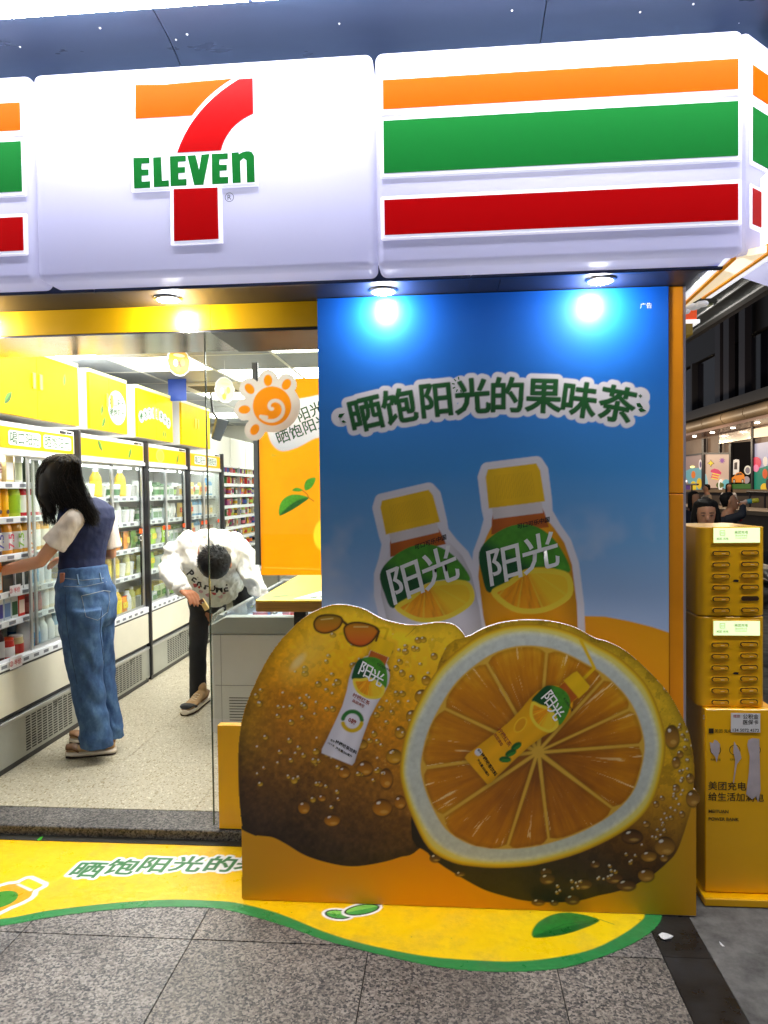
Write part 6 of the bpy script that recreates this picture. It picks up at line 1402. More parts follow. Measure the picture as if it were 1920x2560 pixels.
# window graphics
def gfx(pts, c, nm='window_graphic', x=SX+.02, e=.5): return panel(pts, nm, LT(c, e), x, .01)
cir = lambda x, y, rx, ry, n=18: [(x+rx*math.cos(q*2*math.pi/n), y+ry*math.sin(q*2*math.pi/n)) for q in range(n)]
gfx([(450, 1158), (485, 1140), (497, 1112), (512, 1140), (545, 1158), (512, 1176), (497, 1205), (485, 1176)], (245, 215, 40), x=SX+.015)
gfx([(x+1.5*(x-497), y+1.5*(y-1158)) if 0 else (497+(x-497)*1.22, 1158+(y-1158)*1.22) for x, y in [(450, 1158), (485, 1140), (497, 1112), (512, 1140), (545, 1158), (512, 1176), (497, 1205), (485, 1176)]], (40, 30, 30), x=SX+.03)
gfx([(680+(50 if q % 2 else 22)*math.cos(q*math.pi/8), 1115+(50 if q % 2 else 22)*math.sin(q*math.pi/8)) for q in range(16)], (140, 70, 160))
gfx([(505, 1265), (560, 1245), (620, 1262), (668, 1310), (655, 1345), (635, 1330), (605, 1430), (500, 1400), (530, 1310), (495, 1300)], (215, 70, 110), x=SX+.03)
for k in range(3): gfx([(530-k*8, 1315+k*38), (640-k*10, 1340+k*38), (636-k*10, 1358+k*38), (526-k*8, 1333+k*38)], (245, 215, 90), x=SX+.015)
gfx(cir(330, 1180, 26, 85), (225, 215, 215)); gfx(cir(330, 1180, 12, 50), (90, 70, 110), x=SX+.01); gfx(cir(750, 1500, 70, 80), (110, 185, 195), x=SX+.035); gfx([(385, 1300), (420, 1340), (450, 1450), (455, 1560), (385, 1560)], (150, 190, 200), x=SX+.035)
gfx(cir(648, 1515, 62, 50), (95, 105, 45), x=SX+.02); panelC = G(655, 1515, SX+.0)
text('window_letter', 'C', LT((240, 235, 225), .7), mall, (SX-.002, panelC.y, panelC.z), (0, -1, 0), ZU, .62, .05)
gfx([(820, 1500), (1155, 1490), (1155, 1575), (820, 1575)], (50, 100, 30), x=SX+.02)
gfx([(830, 1470), (835, 1400), (880, 1370), (920, 1315), (985, 1300), (1035, 1340), (1045, 1380), (1048, 1470)], (235, 135, 25), 'car_graphic', x=SX+.01); gfx([(900, 1360), (930, 1325), (960, 1318), (960, 1350)], (60, 35, 20), x=SX+.0); gfx([(968, 1350), (968, 1316), (995, 1320), (1015, 1340)], (60, 35, 20), x=SX+.0)
for cx in (878, 1018): gfx(cir(cx, 1450, 20, 40), (60, 45, 30), x=SX-.005); gfx(cir(cx, 1450, 10, 24), (200, 190, 170), x=SX-.012)
gfx([(862, 1345), (868, 1110), (900, 1095), (955, 1100), (962, 1130), (955, 1330)], (235, 225, 215), 'pump_graphic', x=SX+.015); gfx([(880, 1260), (884, 1150), (930, 1140), (928, 1260)], (50, 30, 30), x=SX+.01); gfx(cir(1100, 1270, 58, 75), (215, 210, 195), x=SX+.018); gfx(cir(1098, 1275, 36, 52), (120, 110, 120), x=SX+.012); gfx(cir(1080, 1430, 50, 60), (160, 145, 150), x=SX+.018)
gfx([(60, 1300), (180, 1240), (345, 1230), (345, 1590), (180, 1590)], (110, 165, 175), x=SX+.04); gfx(cir(215, 1345, 32, 60), (225, 120, 40), x=SX+.02); gfx(cir(215, 1540, 48, 90), (235, 200, 40), x=SX+.02); gfx(cir(310, 1490, 40, 90), (225, 185, 40), x=SX+.015); gfx(cir(198, 1218, 36, 18), (245, 245, 150), e=1.5); gfx(cir(80, 1450, 28, 18), (250, 250, 245), e=2); gfx([(60, 1500), (175, 1495), (175, 1600), (60, 1600)], (85, 50, 120), x=SX+.02)
gfx(cir(1240, 1150, 75, 95), (215, 60, 90)); gfx(cir(1235, 1240, 45, 60), (235, 130, 170), x=SX+.015); gfx([(1175, 1300), (1260, 1250), (1330, 1230), (1420, 1200), (1500, 1190), (1500, 1640), (1175, 1640)], (30, 130, 105), x=SX+.035); gfx(cir(1385, 1130, 38, 80), (225, 215, 205), x=SX+.02); gfx(cir(1380, 1330, 40, 80), (215, 90, 40), x=SX+.015); gfx(cir(1370, 1560, 60, 75), (235, 190, 40), x=SX+.01); gfx(cir(1420, 1500, 25, 90), (60, 40, 40), x=SX+.005)
gfx([(1190, 1660), (1500, 1690), (1500, 1780), (1190, 1750)], (190, 40, 95), x=SX+.02)
# stone planters and handrails in front of it
pl = thing('planter_wall', 'low stone planter wall in front of the lit mall windows', 'planter', (MX, 26, 0)); v0, v1 = PX(1700, 1222, MX+.3), PX(1920, 1228, MX+.3)
MB().box(MX+.3, MX+1.0, 16, 44, -.03, v1.z-.05).build('stone_face', STD, pl); MB().box(MX+.2, MX+1.1, 16, 44, v1.z-.05, v1.z+.05).build('stone_coping', STN, pl)
pl2 = thing('stone_bench', 'long pale stone ledge on the side street behind the drinking man', 'bench', (7.5, 20, 0)); t1 = PX(1920, 1290, 7.5); 
MB().box(7.5, 8.6, 14, 34, -.03, t1.z).build('bench_block', STD, pl2); MB().box(7.4, 8.7, 14, 34, t1.z, t1.z+.1).build('bench_top', STN, pl2)
for nm, px0, py0, px1, py1, lab in (('hand_rail', 1868, 1229, 1945, 1232, 'dark metal handrail right of the drinking man'), ('hand_rail', 1708, 1211, 1745, 1211, 'dark metal handrail near the purple window panel')):
    a, b = PX(px0, py0, 9.2), PX(px1, py1, 9.2); t = thing('hand_rail', lab, 'handrail', (9.2, a.y, 0)); MB().tube([a, b], .035, 8).build('top_rail', MFR, t)
    for f in (.1, .6): c = a.lerp(b, f); MB().tube([c, (c.x, c.y, 0)], .03, 8).build('post', MFR, t)
# ============================================================ PEOPLE
SK = M('skin', lin((205, 150, 118)), .5, var=.06, vscale=8, sss=.15); SKD = M('skin tan', lin((180, 118, 82)), .5, var=.08, vscale=8, sss=.1)
HAIR = M('hair', (.006, .005, .005), .6, spec=.25); HAIRB = M('hair brown tips', (.016, .010, .008), .42, spec=.4)
def denim():
    m = M('denim', lin((58, 92, 140)), .8); nt = m.node_tree; N = nt.nodes; L = nt.links; b = N['Principled BSDF']
    tc = N.new('ShaderNodeTexCoord'); n = N.new('ShaderNodeTexNoise'); n.inputs['Scale'].default_value = 13; n.inputs['Detail'].default_value = 7; n.inputs['Roughness'].default_value = .72; mp = N.new('ShaderNodeMapping'); mp.inputs['Scale'].default_value = (1, 1, .6); L.new(tc.outputs['Object'], mp.inputs[0]); L.new(mp.outputs[0], n.inputs['Vector'])
    r = N.new('ShaderNodeValToRGB'); e = r.color_ramp; e.elements[0].position = .3; e.elements[0].color = (*lin((36, 62, 104)), 1); e.elements[1].position = .72; e.elements[1].color = (*lin((92, 128, 165)), 1); q = e.elements.new(.5); q.color = (*lin((56, 90, 134)), 1); L.new(n.outputs[0], r.inputs[0]); L.new(r.outputs[0], b.inputs['Base Color'])
    n2 = N.new('ShaderNodeTexNoise'); n2.inputs['Scale'].default_value = 350; L.new(tc.outputs['Object'], n2.inputs['Vector']); bu = N.new('ShaderNodeBump'); bu.inputs['Strength'].default_value = .3; bu.inputs['Distance'].default_value = .001; L.new(n2.outputs[0], bu.inputs['Height']); L.new(bu.outputs[0], b.inputs['Normal']); return m
DEN = denim(); NAVY = M('navy knit', lin((7, 24, 68)), .75, var=.12, vscale=8, bump=.3, bscale=500); CREAM = M('cream jersey', lin((225, 215, 205)), .8, var=.05, vscale=12, bump=.3, bscale=500)
FLEECE = M('white fleece', lin((236, 235, 228)), .85, var=.03, vscale=8, bump=.4, bscale=400); BLK_C = M('black trousers', (.008, .008, .010), .75, var=.3, vscale=10)
SHOE = M('shoe beige', lin((182, 146, 100)), .6, var=.15, vscale=12); SHOED = M('shoe dark beige', lin((122, 84, 48)), .6); SOLE = M('shoe sole', lin((238, 226, 208)), .6); SOLED = M('sole tread', lin((60, 45, 38)), .8)
def hand(mb, wrist, d, palm_n, curl=.4, s=1.0, side=1):
    """palm and five separate bent fingers: d = pointing direction, palm_n = normal out of the palm"""
    d = Vector(d).normalized(); pn = (Vector(palm_n)-d*Vector(palm_n).dot(d)).normalized(); w_ = d.cross(pn)*side; wrist = Vector(wrist)
    base = wrist+d*.085*s
    for q in (-.028, -.01, .01, .028): mb.limb([wrist+w_*q*.6*s, base+w_*q*s], [.014*s, .0125*s], 10)
    for q, (off, ln) in enumerate(((-.031, .062), (-.0105, .074), (.0105, .078), (.031, .068))):
        p = base+w_*off*s; dd = d.copy(); pts = [p-d*.02*s, p]
        for k, f in enumerate((.45, .32, .25)):
            dd = (dd*math.cos(curl)+pn*math.sin(curl)).normalized(); pts.append(pts[-1]+dd*ln*f*s); cr = dd.cross(w_); pn2 = pn; 
            pn = pn
        mb.limb(pts, [.0105*s, .0100*s, .0092*s, .0082*s, .0070*s], 8)
    tb_ = wrist+d*.03*s+w_*.026*s; t1 = tb_+(d*.6+w_*.7+pn*.3).normalized()*.035*s; t2 = t1+(d*.85+w_*.25+pn*.4).normalized()*.03*s; mb.limb([tb_, t1, t2], [.013*s, .0115*s, .009*s], 8)
def fold_f(amp, scale, seed, stretch=(1, 1, 1)):
    def f(co):
        x = (co[:, 0]+.7*co[:, 1])*stretch[0]; z = co[:, 2]*stretch[2]; return amp*(fbm(x+3, z+5, scale, seed, 3)+.5*fbm(x+co[:, 1]*.8, z+7, scale*2.2, seed+1, 2))
    return f
def shoe(par, heel, toe, w_=.045, h=.095, up=SHOE, cap=None):
    heel, toe = Vector(heel), Vector(toe); d = (toe-heel); L = d.length; d.normalize(); s_ = Vector((-d.y, d.x, 0)); z0 = heel.z
    prof = [(0, .8, .55), (.06, .95, .62), (.3, .92, .66), (.5, .9, .50), (.68, 1.05, .36), (.85, 1.0, .27), (.96, .7, .2), (1, .45, .15)]
    m = MB(); m.loft([(heel+d*L*t+Vector((0, 0, .028+h*hh*.5)), s_*w_*.86*ww, Vector((0, 0, h*hh*.52))) for t, ww, hh in prof], 16); m.limb([heel+d*.05+Vector((0, 0, .06)), heel+d*.055+Vector((0, 0, .115))], [.038, .036], 12)
    put('shoe', remesh(m, .006, 2), up, par)
    m = MB(); m.loft([(heel+d*L*t+Vector((0, 0, .016+.012*abs(t-.4))), s_*w_*ww, Vector((0, 0, .017))) for t, ww in ((-.03, .6), (.03, .95), (.3, .92), (.5, .92), (.72, 1.08), (.9, .95), (1.02, .5))], 16); put('shoe_sole', remesh(m, .006, 1), SOLE, par)
    m = MB(); m.loft([(heel+d*L*t+Vector((0, 0, .004)), s_*w_*ww*1.01, Vector((0, 0, .006))) for t, ww in ((-.02, .7), (.03, .95), (.3, .9), (.5, .92), (.72, 1.06), (.9, .93), (1.0, .5))], 16); m.build('tread', SOLED, par, smooth=True)
    m = MB(); m.loft([(heel+d*L*t+Vector((0, 0, .045+.03*(t < .2))), s_*w_*ww, Vector((0, 0, .012))) for t, ww in ((-.01, .6), (.05, .93), (.2, .93), (.45, .90))], 16); m.build('heel_trim', SHOED, par, smooth=True)
    m = MB(); m.loft([(heel+d*L*t+Vector((0, 0, .036+.02*(t > .8))), s_*w_*ww*1.0, Vector((0, 0, .016))) for t, ww in ((.72, 1.03), (.85, .98), (.96, .8), (1.005, .5))], 14); put('toe_cap', remesh(m, .006, 1), cap or SHOED, par)
    for k in range(4): c = heel+d*L*(.42+k*.07)+Vector((0, 0, .028+h*(.56-.07*k))); MB().tube([c-s_*.022, c+Vector((0, 0, .006)), c+s_*.022], .0028, 6).build('lace', M('lace', lin((235, 222, 195)), .7), par, smooth=True)

# ---------------------------------------------------------------- woman at the fridge
def PW(px, py, y): return PY(px, py, y)
wy = 3.88; wc = PW(211, 1450, wy); wo = thing('person', 'woman with long black hair in blue top and wide jeans reaching into the fridge', 'person', (wc.x, wc.y, FZ))
Sx = Vector((-.6, -.8, 0)); Fx = Vector((-.8, .6, 0)); Zv = Vector((0, 0, 1))
def cxy(px, z, y=wy):
    p = PW(px, 1450, y); return Vector((p.x, p.y, z))
m = MB()
m.loft([(cxy(208, 1.02), Sx*.135, Fx*.10), (cxy(207, 1.09), Sx*.128, Fx*.098), (cxy(207, 1.15), Sx*.126, Fx*.094), (cxy(211, 1.22), Sx*.132, Fx*.098), (cxy(217, 1.30), Sx*.148, Fx*.105), (cxy(221, 1.37), Sx*.158, Fx*.105), (cxy(222, 1.425), Sx*.152, Fx*.09), (cxy(220, 1.46), Sx*.11, Fx*.068), (cxy(217, 1.485), Sx*.06, Fx*.05)], 24)
Lsh, Rsh = PW(183, 1302, 3.755), PW(263, 1300, 4.015)
put('top', remesh(m, .007, 3, fold_f(.004, 9, 3, (1, 1, 1.6))), NAVY, wo)
Lel, Lwr = PW(100, 1404, 3.710), PW(-22, 1434, 3.770); Rel, Rwr = PW(277, 1384, 4.040), PW(178, 1392, 4.100)
m = MB(); Hc = PW(152, 1192, 3.840); nb = PW(208, 1262, 3.890)
m.limb([nb+Vector((0, 0, -.03)), PW(178, 1228, 3.860)], [.052, .048]); m.ball(Hc, (.078, .088, .105)); m.ball(Hc+Vector((-.035, .01, -.035)), (.05, .055, .065)); m.ball(Hc+Vector((-.088, .02, -.02)), (.014, .012, .018), 8, 6)
m.limb([Lsh, Lsh.lerp(Lel, .5), Lel, Lel.lerp(Lwr, .35), Lwr], [.044, .040, .033, .034, .024]); m.limb([Rsh, Rsh.lerp(Rel, .5), Rel, Rel.lerp(Rwr, .35), Rwr], [.044, .039, .032, .033, .024])
hand(m, Lwr, Lwr-Lel+Vector((0, 0, .02)), (0, .3, -1), .25, .95); hand(m, Rwr, (-1, -.15, -.22), (0, -.2, -1), .35, .95, -1)
m.limb([Lsh, nb], [.045, .05]); m.limb([Rsh, nb], [.045, .05]); m.limb([nb, cxy(217, 1.30), cxy(210, 1.1), cxy(211, .95)], [.06, .09, .08, .09])
for sd, kx, ax in ((1, 208, 240), (-1, 236, 232)): m.limb([cxy(213, .88)+Vector((0, -.07*sd, 0)), cxy(226, .48)+Vector((0, -.074*sd, 0)), cxy(250, .16)+Vector((0, -.074*sd, 0))], [.07, .05, .03])
put('body', remesh(m, .0052, 2), SK, wo)
m = MB()
for sh, el in ((Lsh, Lel), (Rsh, Rel)):
    d = (el-sh).normalized(); a = d.orthogonal().normalized(); b = d.cross(a); inn = nb.lerp(sh, .45)+Vector((0, 0, .005))
    m2 = MB(); m2.limb([inn, sh-d*.01+Vector((0, 0, -.004))], [.052, .058]); m2.loft([(sh-d*.02, a*.058, b*.058), (sh+d*.05, a*.062, b*.062), (sh+d*.12, a*.064, b*.064), (sh+d*.165, a*.068, b*.068)], 20)
    put('sleeve', remesh(m2, .0065, 3, fold_f(.005, 12, 9)), CREAM, wo)
# jeans
m = MB(); m.loft([(cxy(209, 1.108), Sx*.132, Fx*.104), (cxy(210, 1.05), Sx*.142, Fx*.112), (cxy(213, .98), Sx*.160, Fx*.124), (cxy(216, .90), Sx*.170, Fx*.132), (cxy(216, .82), Sx*.165, Fx*.125), (cxy(215, .77), Sx*.14, Fx*.10)], 28)
SL = Vector((.02, -1, 0))
for sd in (1, -1):
    m.loft([(cxy(214, .88)+SL*.072*sd, SL*.088, Vector((.125, 0, 0))), (cxy(215, .76)+SL*.075*sd, SL*.085, Vector((.118, 0, 0))), (cxy(220, .62)+SL*.074*sd, SL*.078, Vector((.105, 0, 0))), (cxy(226, .48)+SL*.074*sd, SL*.076, Vector((.092, 0, 0))), (cxy(234, .36)+SL*.074*sd, SL*.074, Vector((.084, 0, 0))), (cxy(243, .24)+SL*.074*sd, SL*.076, Vector((.084, 0, 0))), (cxy(248, .125)+SL*.074*sd, SL*.080, Vector((.088, 0, 0)))], 24)
def jf(co):
    z = co[:, 2]; u = co[:, 0]*2+co[:, 1]*3; a = .0035*np.sin(z*38+u*6+2*fbm(u, z, 4, 3, 2)*3)*np.clip(1.4-abs(z-.5)*2.2, .3, 1); return a+.006*fbm(u*.9, z*2.2, 5, 4, 3)+.004*np.sin(z*75+u*9)*np.exp(-((z-.98)/.05)**2)+.008*np.exp(-((z-.17)/.05)**2)*fbm(u, z*3, 8, 5, 2)
put('jeans', remesh(m, .0075, 2, jf), DEN, wo)
jm = bpy.data.objects[[o.name for o in wo.children if o.name.startswith('jeans')][0]]
bv = BVHTree.FromPolygons([jm.data.vertices[i].co+ORG[wo.name] for i in range(len(jm.data.vertices))], [p.vertices[:] for p in jm.data.polygons])
def onto(px, py, bvh, off=.003):
    d = ray(px, py).normalized(); h = bvh.ray_cast(CAM, d); return (h[0]-d*off) if h[0] else None
JC = lambda a, b: (a/2.698, 1080+b/2.698)
DENL = M('denim pale', lin((105, 135, 165)), .8, var=.2, vscale=30); THR = M('jeans stitching', lin((150, 160, 165)), .7)
def stitch(pts, r=.0013, nm='stitching', mt=None):
    out = []
    for i in range(len(pts)-1):
        for t in np.linspace(0, 1, 6):
            q = onto(*JC(pts[i][0]+(pts[i+1][0]-pts[i][0])*t, pts[i][1]+(pts[i+1][1]-pts[i][1])*t), bv, .0015)
            if q: out.append(q)
    if len(out) > 1: MB().tube(out, r, 5).build(nm, mt or THR, wo, smooth=True)
stitch([(550, 1105), (600, 1095), (700, 1070), (745, 1075)], .0022); stitch([(550, 1105), (565, 1180), (580, 1245)]); stitch([(580, 1245), (660, 1270), (725, 1215)]); stitch([(725, 1215), (740, 1140), (735, 1075)])
stitch([(415, 985), (560, 1000), (700, 985)], .0016); stitch([(430, 1040), (560, 1045), (720, 1010)], .0014); stitch([(690, 1180), (680, 1260), (675, 1350), (690, 1450), (700, 1560)], .0018, 'seam', M('seam dark', lin((30, 48, 80)), .8)); stitch([(440, 1080), (450, 1300), (480, 1500), (520, 1700)], .0014, 'seam', M('seam dark', lin((30, 48, 80)), .8))
for a in ((520, 960), (530, 1030)), ((672, 950), (684, 1010)): stitch(list(a), .005, 'belt_loop', DENL)
p1 = onto(*JC(418, 985), bv, .006)
if p1: MB().box(p1.x-.012, p1.x+.014, p1.y-.004, p1.y+.01, p1.z-.045, p1.z+.028).build('leather_tab', M('leather tab', lin((150, 95, 72)), .6), wo, bevel=.003)
hN, tN = PZ(288, 1882, FZ), PZ(166, 1893, FZ); shoe(wo, hN, tN); hF, tF = PZ(286, 1852, FZ), PZ(176, 1857, FZ); shoe(wo, hF, tF)
# hair: volume and strands
m = MB(); m.ball(Hc+Vector((.012, .0, .012)), (.100, .105, .115), 18, 12)
m.limb([Hc+Vector((.03, .0, -.0)), PW(190, 1240, 3.830), PW(212, 1280, 3.810), PW(232, 1300, 3.810)], [.085, .062, .045, .03]); m.limb([Hc+Vector((-.04, -.03, -.01)), PW(118, 1240, 3.770), PW(128, 1275, 3.760)], [.065, .045, .022]); m.limb([Hc+Vector((.0, -.03, -.04)), PW(165, 1250, 3.780)], [.07, .045])
put('hair', remesh(m, .008, 3), HAIR, wo)
R_ = random.Random(3); m = MB(); crown = PW(165, 1136, 3.840)
def hp(px, py, y): return PW(px, py, y)
for i in range(900):
    a = R_.random()
    if a < .38: ex, ey = R_.uniform(108, 142), R_.uniform(1282, 1316); mx_, my = R_.uniform(88, 120), R_.uniform(1185, 1235); dep = 3.755
    elif a < .56: ex, ey = R_.uniform(135, 190), R_.uniform(1262, 1290); mx_, my = R_.uniform(108, 160), R_.uniform(1190, 1230); dep = 3.740
    else: ex, ey = R_.uniform(196, 252), R_.uniform(1280, 1320); mx_, my = R_.uniform(140, 206), R_.uniform(1185, 1235); dep = 3.755
    c0 = (165+R_.uniform(-26, 22), 1138+R_.uniform(-3, 10)); q1 = (c0[0]*.45+mx_*.55+(-8 if mx_ < 130 else 6), 1160+R_.uniform(-8, 8))
    P_ = [hp(*c0, 3.830), hp(*q1, 3.755+R_.uniform(0, .02)), hp(mx_, my, 3.735+R_.uniform(0, .02)+abs(mx_-150)*.0006), hp(mx_*.45+ex*.55+R_.uniform(-3, 3), my*.45+ey*.55, dep-.012+R_.uniform(0, .02)), hp(ex+R_.uniform(-2, 2), ey, dep+R_.uniform(0, .03))]
    S_ = [Vector((a_, b_, c_)) for a_, b_, c_ in [p for p in spline([tuple(v) for v in P_], False, 3)]] if False else P_
    pts = []
    for k in range(len(P_)-1):
        pa, pb, pc, pd = P_[max(k-1, 0)], P_[k], P_[k+1], P_[min(k+2, len(P_)-1)]
        for t in (0, .33, .66): pts.append(.5*((2*pb)+(-pa+pc)*t+(2*pa-5*pb+4*pc-pd)*t*t+(-pa+3*pb-3*pc+pd)*t**3))
    pts.append(P_[-1]); r0 = R_.uniform(.0016, .0032); m.mat(1 if R_.random() < .25 else 0); m.tube(pts, [r0*(1-.75*k/(len(pts)-1)) for k in range(len(pts))], 4, cap=False)
tag(m.build('hair_strands', [HAIR, HAIRB], wo, smooth=True), kind='stuff')

# ---------------------------------------------------------------- man bending over the freezer
mo = thing('person', 'man in white sweatshirt and black trousers bending over the chest freezer, head down', 'person', (-1.6, 4.8, FZ))
m = MB(); ck_ = [(PW(530, 1378, 4.46), .17, .105), (PW(525, 1385, 4.55), .235, .15), (PW(524, 1398, 4.66), .250, .185), (PW(530, 1420, 4.80), .235, .215), (PW(540, 1440, 4.93), .205, .195), (PW(545, 1455, 5.02), .17, .16)]
m.loft([(c, Vector((a, 0, 0)), Vector((0, .35*b, b))) for c, a, b in ck_], 26)
mRs, mRe, mRw = PW(442, 1385, 4.55), PW(424, 1432, 4.42), PW(456, 1474, 4.30); mLs, mLe, mLw = PW(615, 1398, 4.56), PW(630, 1445, 4.50), PW(652, 1482, 4.48)
m.limb([PW(480, 1365, 4.56), mRs, mRe, mRe.lerp(mRw, .6), mRw], [.10, .070, .060, .055, .042]); m.limb([PW(580, 1370, 4.58), mLs, mLe, mLw], [.10, .074, .062, .048]); m.limb([PW(430, 1380, 4.5), PW(414, 1395, 4.5)], [.05, .025])
m.ball(PW(537, 1370, 4.40), (.10, .07, .075))
def mf(co):
    rid = 1-abs(fbm(co[:, 0]*1.1+co[:, 1]*.8, co[:, 2]*.9+co[:, 0]*.5, 9, 12, 3))*3; return .013*np.clip(rid, -1, 1)+.006*fbm(co[:, 0]*2, co[:, 2]*2+co[:, 1], 14, 5, 2)+.005*np.sin(co[:, 0]*30+co[:, 2]*42+3*fbm(co[:, 0], co[:, 2], 5, 2, 2))*np.clip(abs(co[:, 0]+1.50)*6-.6, 0, 1)
put('sweatshirt', remesh(m, .0075, 2, mf), FLEECE, mo)
for e_, w__ in ((mRe, mRw), (mLe, mLw)):
    d_ = (w__-e_).normalized(); MB().tube([w__-d_*.045, w__-d_*.02, w__+d_*.012], [.047, .050, .043], 18).build('cuff', FLEECE, mo, smooth=True)
MB().tube([PW(537, 1371, 4.40)+Vector((math.cos(a)*.082, -.02+.02*math.sin(a), math.sin(a)*.062)) for a in np.linspace(0, 6.283, 25)], .012, 8, cap=False).build('collar', FLEECE, mo, smooth=True)
so = [o for o in mo.children if o.name.startswith('sweatshirt')][0]; bvs = BVHTree.FromPolygons([v.co+ORG[mo.name] for v in so.data.vertices], [p.vertices[:] for p in so.data.polygons])
m = MB(); hc = PW(537, 1404, 4.26); m.ball(hc, (.082, .10, .088)); m.limb([hc+Vector((0, .06, .01)), PW(534, 1380, 4.48)], [.06, .065]); m.ball(hc+Vector((-.086, .02, -.02)), (.012, .02, .025), 8, 6); m.ball(hc+Vector((.086, .02, -.02)), (.012, .02, .025), 8, 6); m.ball(hc+Vector((0, .0, -.09)), (.016, .02, .016), 8, 6)
m.limb([mRs, mRe, mRw], [.045, .037, .027]); m.limb([mLs, mLe, mLw], [.045, .037, .027]); m.limb([PW(534, 1380, 4.5), PW(545, 1455, 5.0)], [.10, .10]); m.limb([PW(520, 1480, 4.98), PW(497, 1610, 4.90), PW(494, 1740, 4.92)], [.07, .045, .035])
hand(m, mRw, PW(500, 1500, 4.20)-mRw, (.3, -.2, -.9), .42, 1.05); hand(m, mLw, (.5, .2, -.7), (-.5, .3, -.5), .3, 1.0)
put('body', remesh(m, .0055, 2), SKD, mo)
m = MB(); m.ball(hc+Vector((0, -.004, -.002)), (.099, .112, .103), 20, 12); put('hair', remesh(m, .006, 2, lambda co: .005*fbm(co[:, 0]*3, co[:, 2]*3+co[:, 1], 14, 3, 3)), HAIR, mo)
m = MB()
for i in range(420):
    u, v = R_.uniform(-1, 1), R_.uniform(-1, 1)
    if u*u+v*v > .95: continue
    n_ = Vector((u, -math.sqrt(max(0, 1-u*u-v*v)), v)); p = hc+Vector((0, .008, .012))+Vector((n_.x*.097, n_.y*.112, n_.z*.098)); t = (n_.cross(Vector((.3, .2, 1)))+n_*.55).normalized(); m.tube([p-n_*.003, p+t*.012, p+t*.022-Vector((0, 0, .004))], [.0022, .0018, .0006], 4, cap=False)
tag(m.build('hair_strands', [HAIR], mo, smooth=True), kind='stuff')
m = MB()
m.limb([PW(540, 1462, 5.0), PW(512, 1500, 4.98)], [.15, .12]); m.loft([(PW(505, 1500, 4.98), (.085, 0, 0), (0, .09, 0)), (PW(499, 1560, 4.93), (.072, 0, 0), (0, .08, 0)), (PW(495, 1620, 4.90), (.062, 0, 0), (0, .068, 0)), (PW(495, 1690, 4.92), (.058, 0, 0), (0, .062, 0)), (PW(496, 1748, 4.93), (.060, 0, 0), (0, .062, 0))], 20)
lk = Vector((-1.455, 5.2, 0)); m.loft([(lk+Vector((-.02, -.1, .88)), (.085, 0, 0), (0, .09, 0)), (lk+Vector((0, -.03, .5)), (.066, 0, 0), (0, .07, 0)), (lk+Vector((0, 0, .12)), (.06, 0, 0), (0, .062, 0))], 20); m.limb([PW(540, 1462, 5.0), lk+Vector((-.02, -.1, .88))], [.14, .09])
put('trousers', remesh(m, .008, 3, fold_f(.005, 7, 6, (1, 1, 1.5))), BLK_C, mo)
shoe(mo, PZ(512, 1752, FZ), PZ(462, 1790, FZ), .052, .10, cap=M('toe charcoal', lin((50, 52, 56)), .5)); shoe(mo, lk+Vector((.03, .06, FZ)), lk+Vector((-.05, -.19, FZ)), .05, .1)
BT = M('shirt lettering', lin((25, 22, 30)), .7)
for ch, px, py, an in (('P', 477, 1434, -50), ('E', 488, 1446, -38), ('R', 502, 1457, -24), ('F', 517, 1465, -10), ('U', 531, 1469, 0), ('M', 548, 1472, 4), ('E', 565, 1470, 8)):
    q = onto(px, py, bvs, .006)
    if q: a = math.radians(an); text('shirt_letter', ch, BT, mo, q+Vector((0, -.004, 0)), (math.cos(a), 0, math.sin(a)), (-math.sin(a), 0, math.cos(a)), .066, .03)
for px, py, r_, c_ in ((488, 1462, .022, (190, 80, 90)), (503, 1478, .018, (215, 170, 175)), (520, 1486, .02, (200, 150, 155)), (535, 1483, .017, (190, 60, 80)), (552, 1490, .02, (225, 185, 190)), (560, 1482, .012, (170, 70, 90)), (512, 1470, .012, (120, 110, 115)), (498, 1468, .012, (170, 60, 50))):
    q = onto(px, py, bvs, .005)
    if q: MB().add([q+Vector((math.cos(k*.7)*r_*R_.uniform(.5, 1.2), -.002, math.sin(k*.7)*r_*R_.uniform(.4, .9))) for k in range(9)], [tuple(range(9))]).build('shirt_print', mm(c_, .8), mo)
# what he holds
wl = thing('wallet', 'small tan and brown wallet held in the bending man\'s hand', 'wallet', tuple(PW(508, 1510, 4.16))); a, b, c, d = [PW(*v, 4.16) for v in ((497, 1502), (506, 1496), (523, 1522), (512, 1528))]; bk = Vector((0, .02, 0))
MB().hexa([a, b, b+bk, a+bk, d, c, c+bk, d+bk]).build('body', mm((215, 185, 115)), wl, bevel=.002); e, f = a.lerp(d, .35), b.lerp(c, .35); fr_ = Vector((0, -.002, 0)); MB().hexa([a+fr_, b+fr_, b, a, e+fr_, f+fr_, f, e]).build('flap', mm((110, 60, 40)), wl); MB().ball(e.lerp(f, .5)+Vector((0, -.004, .004)), .004, 8, 6).build('stud', ALU, wl)

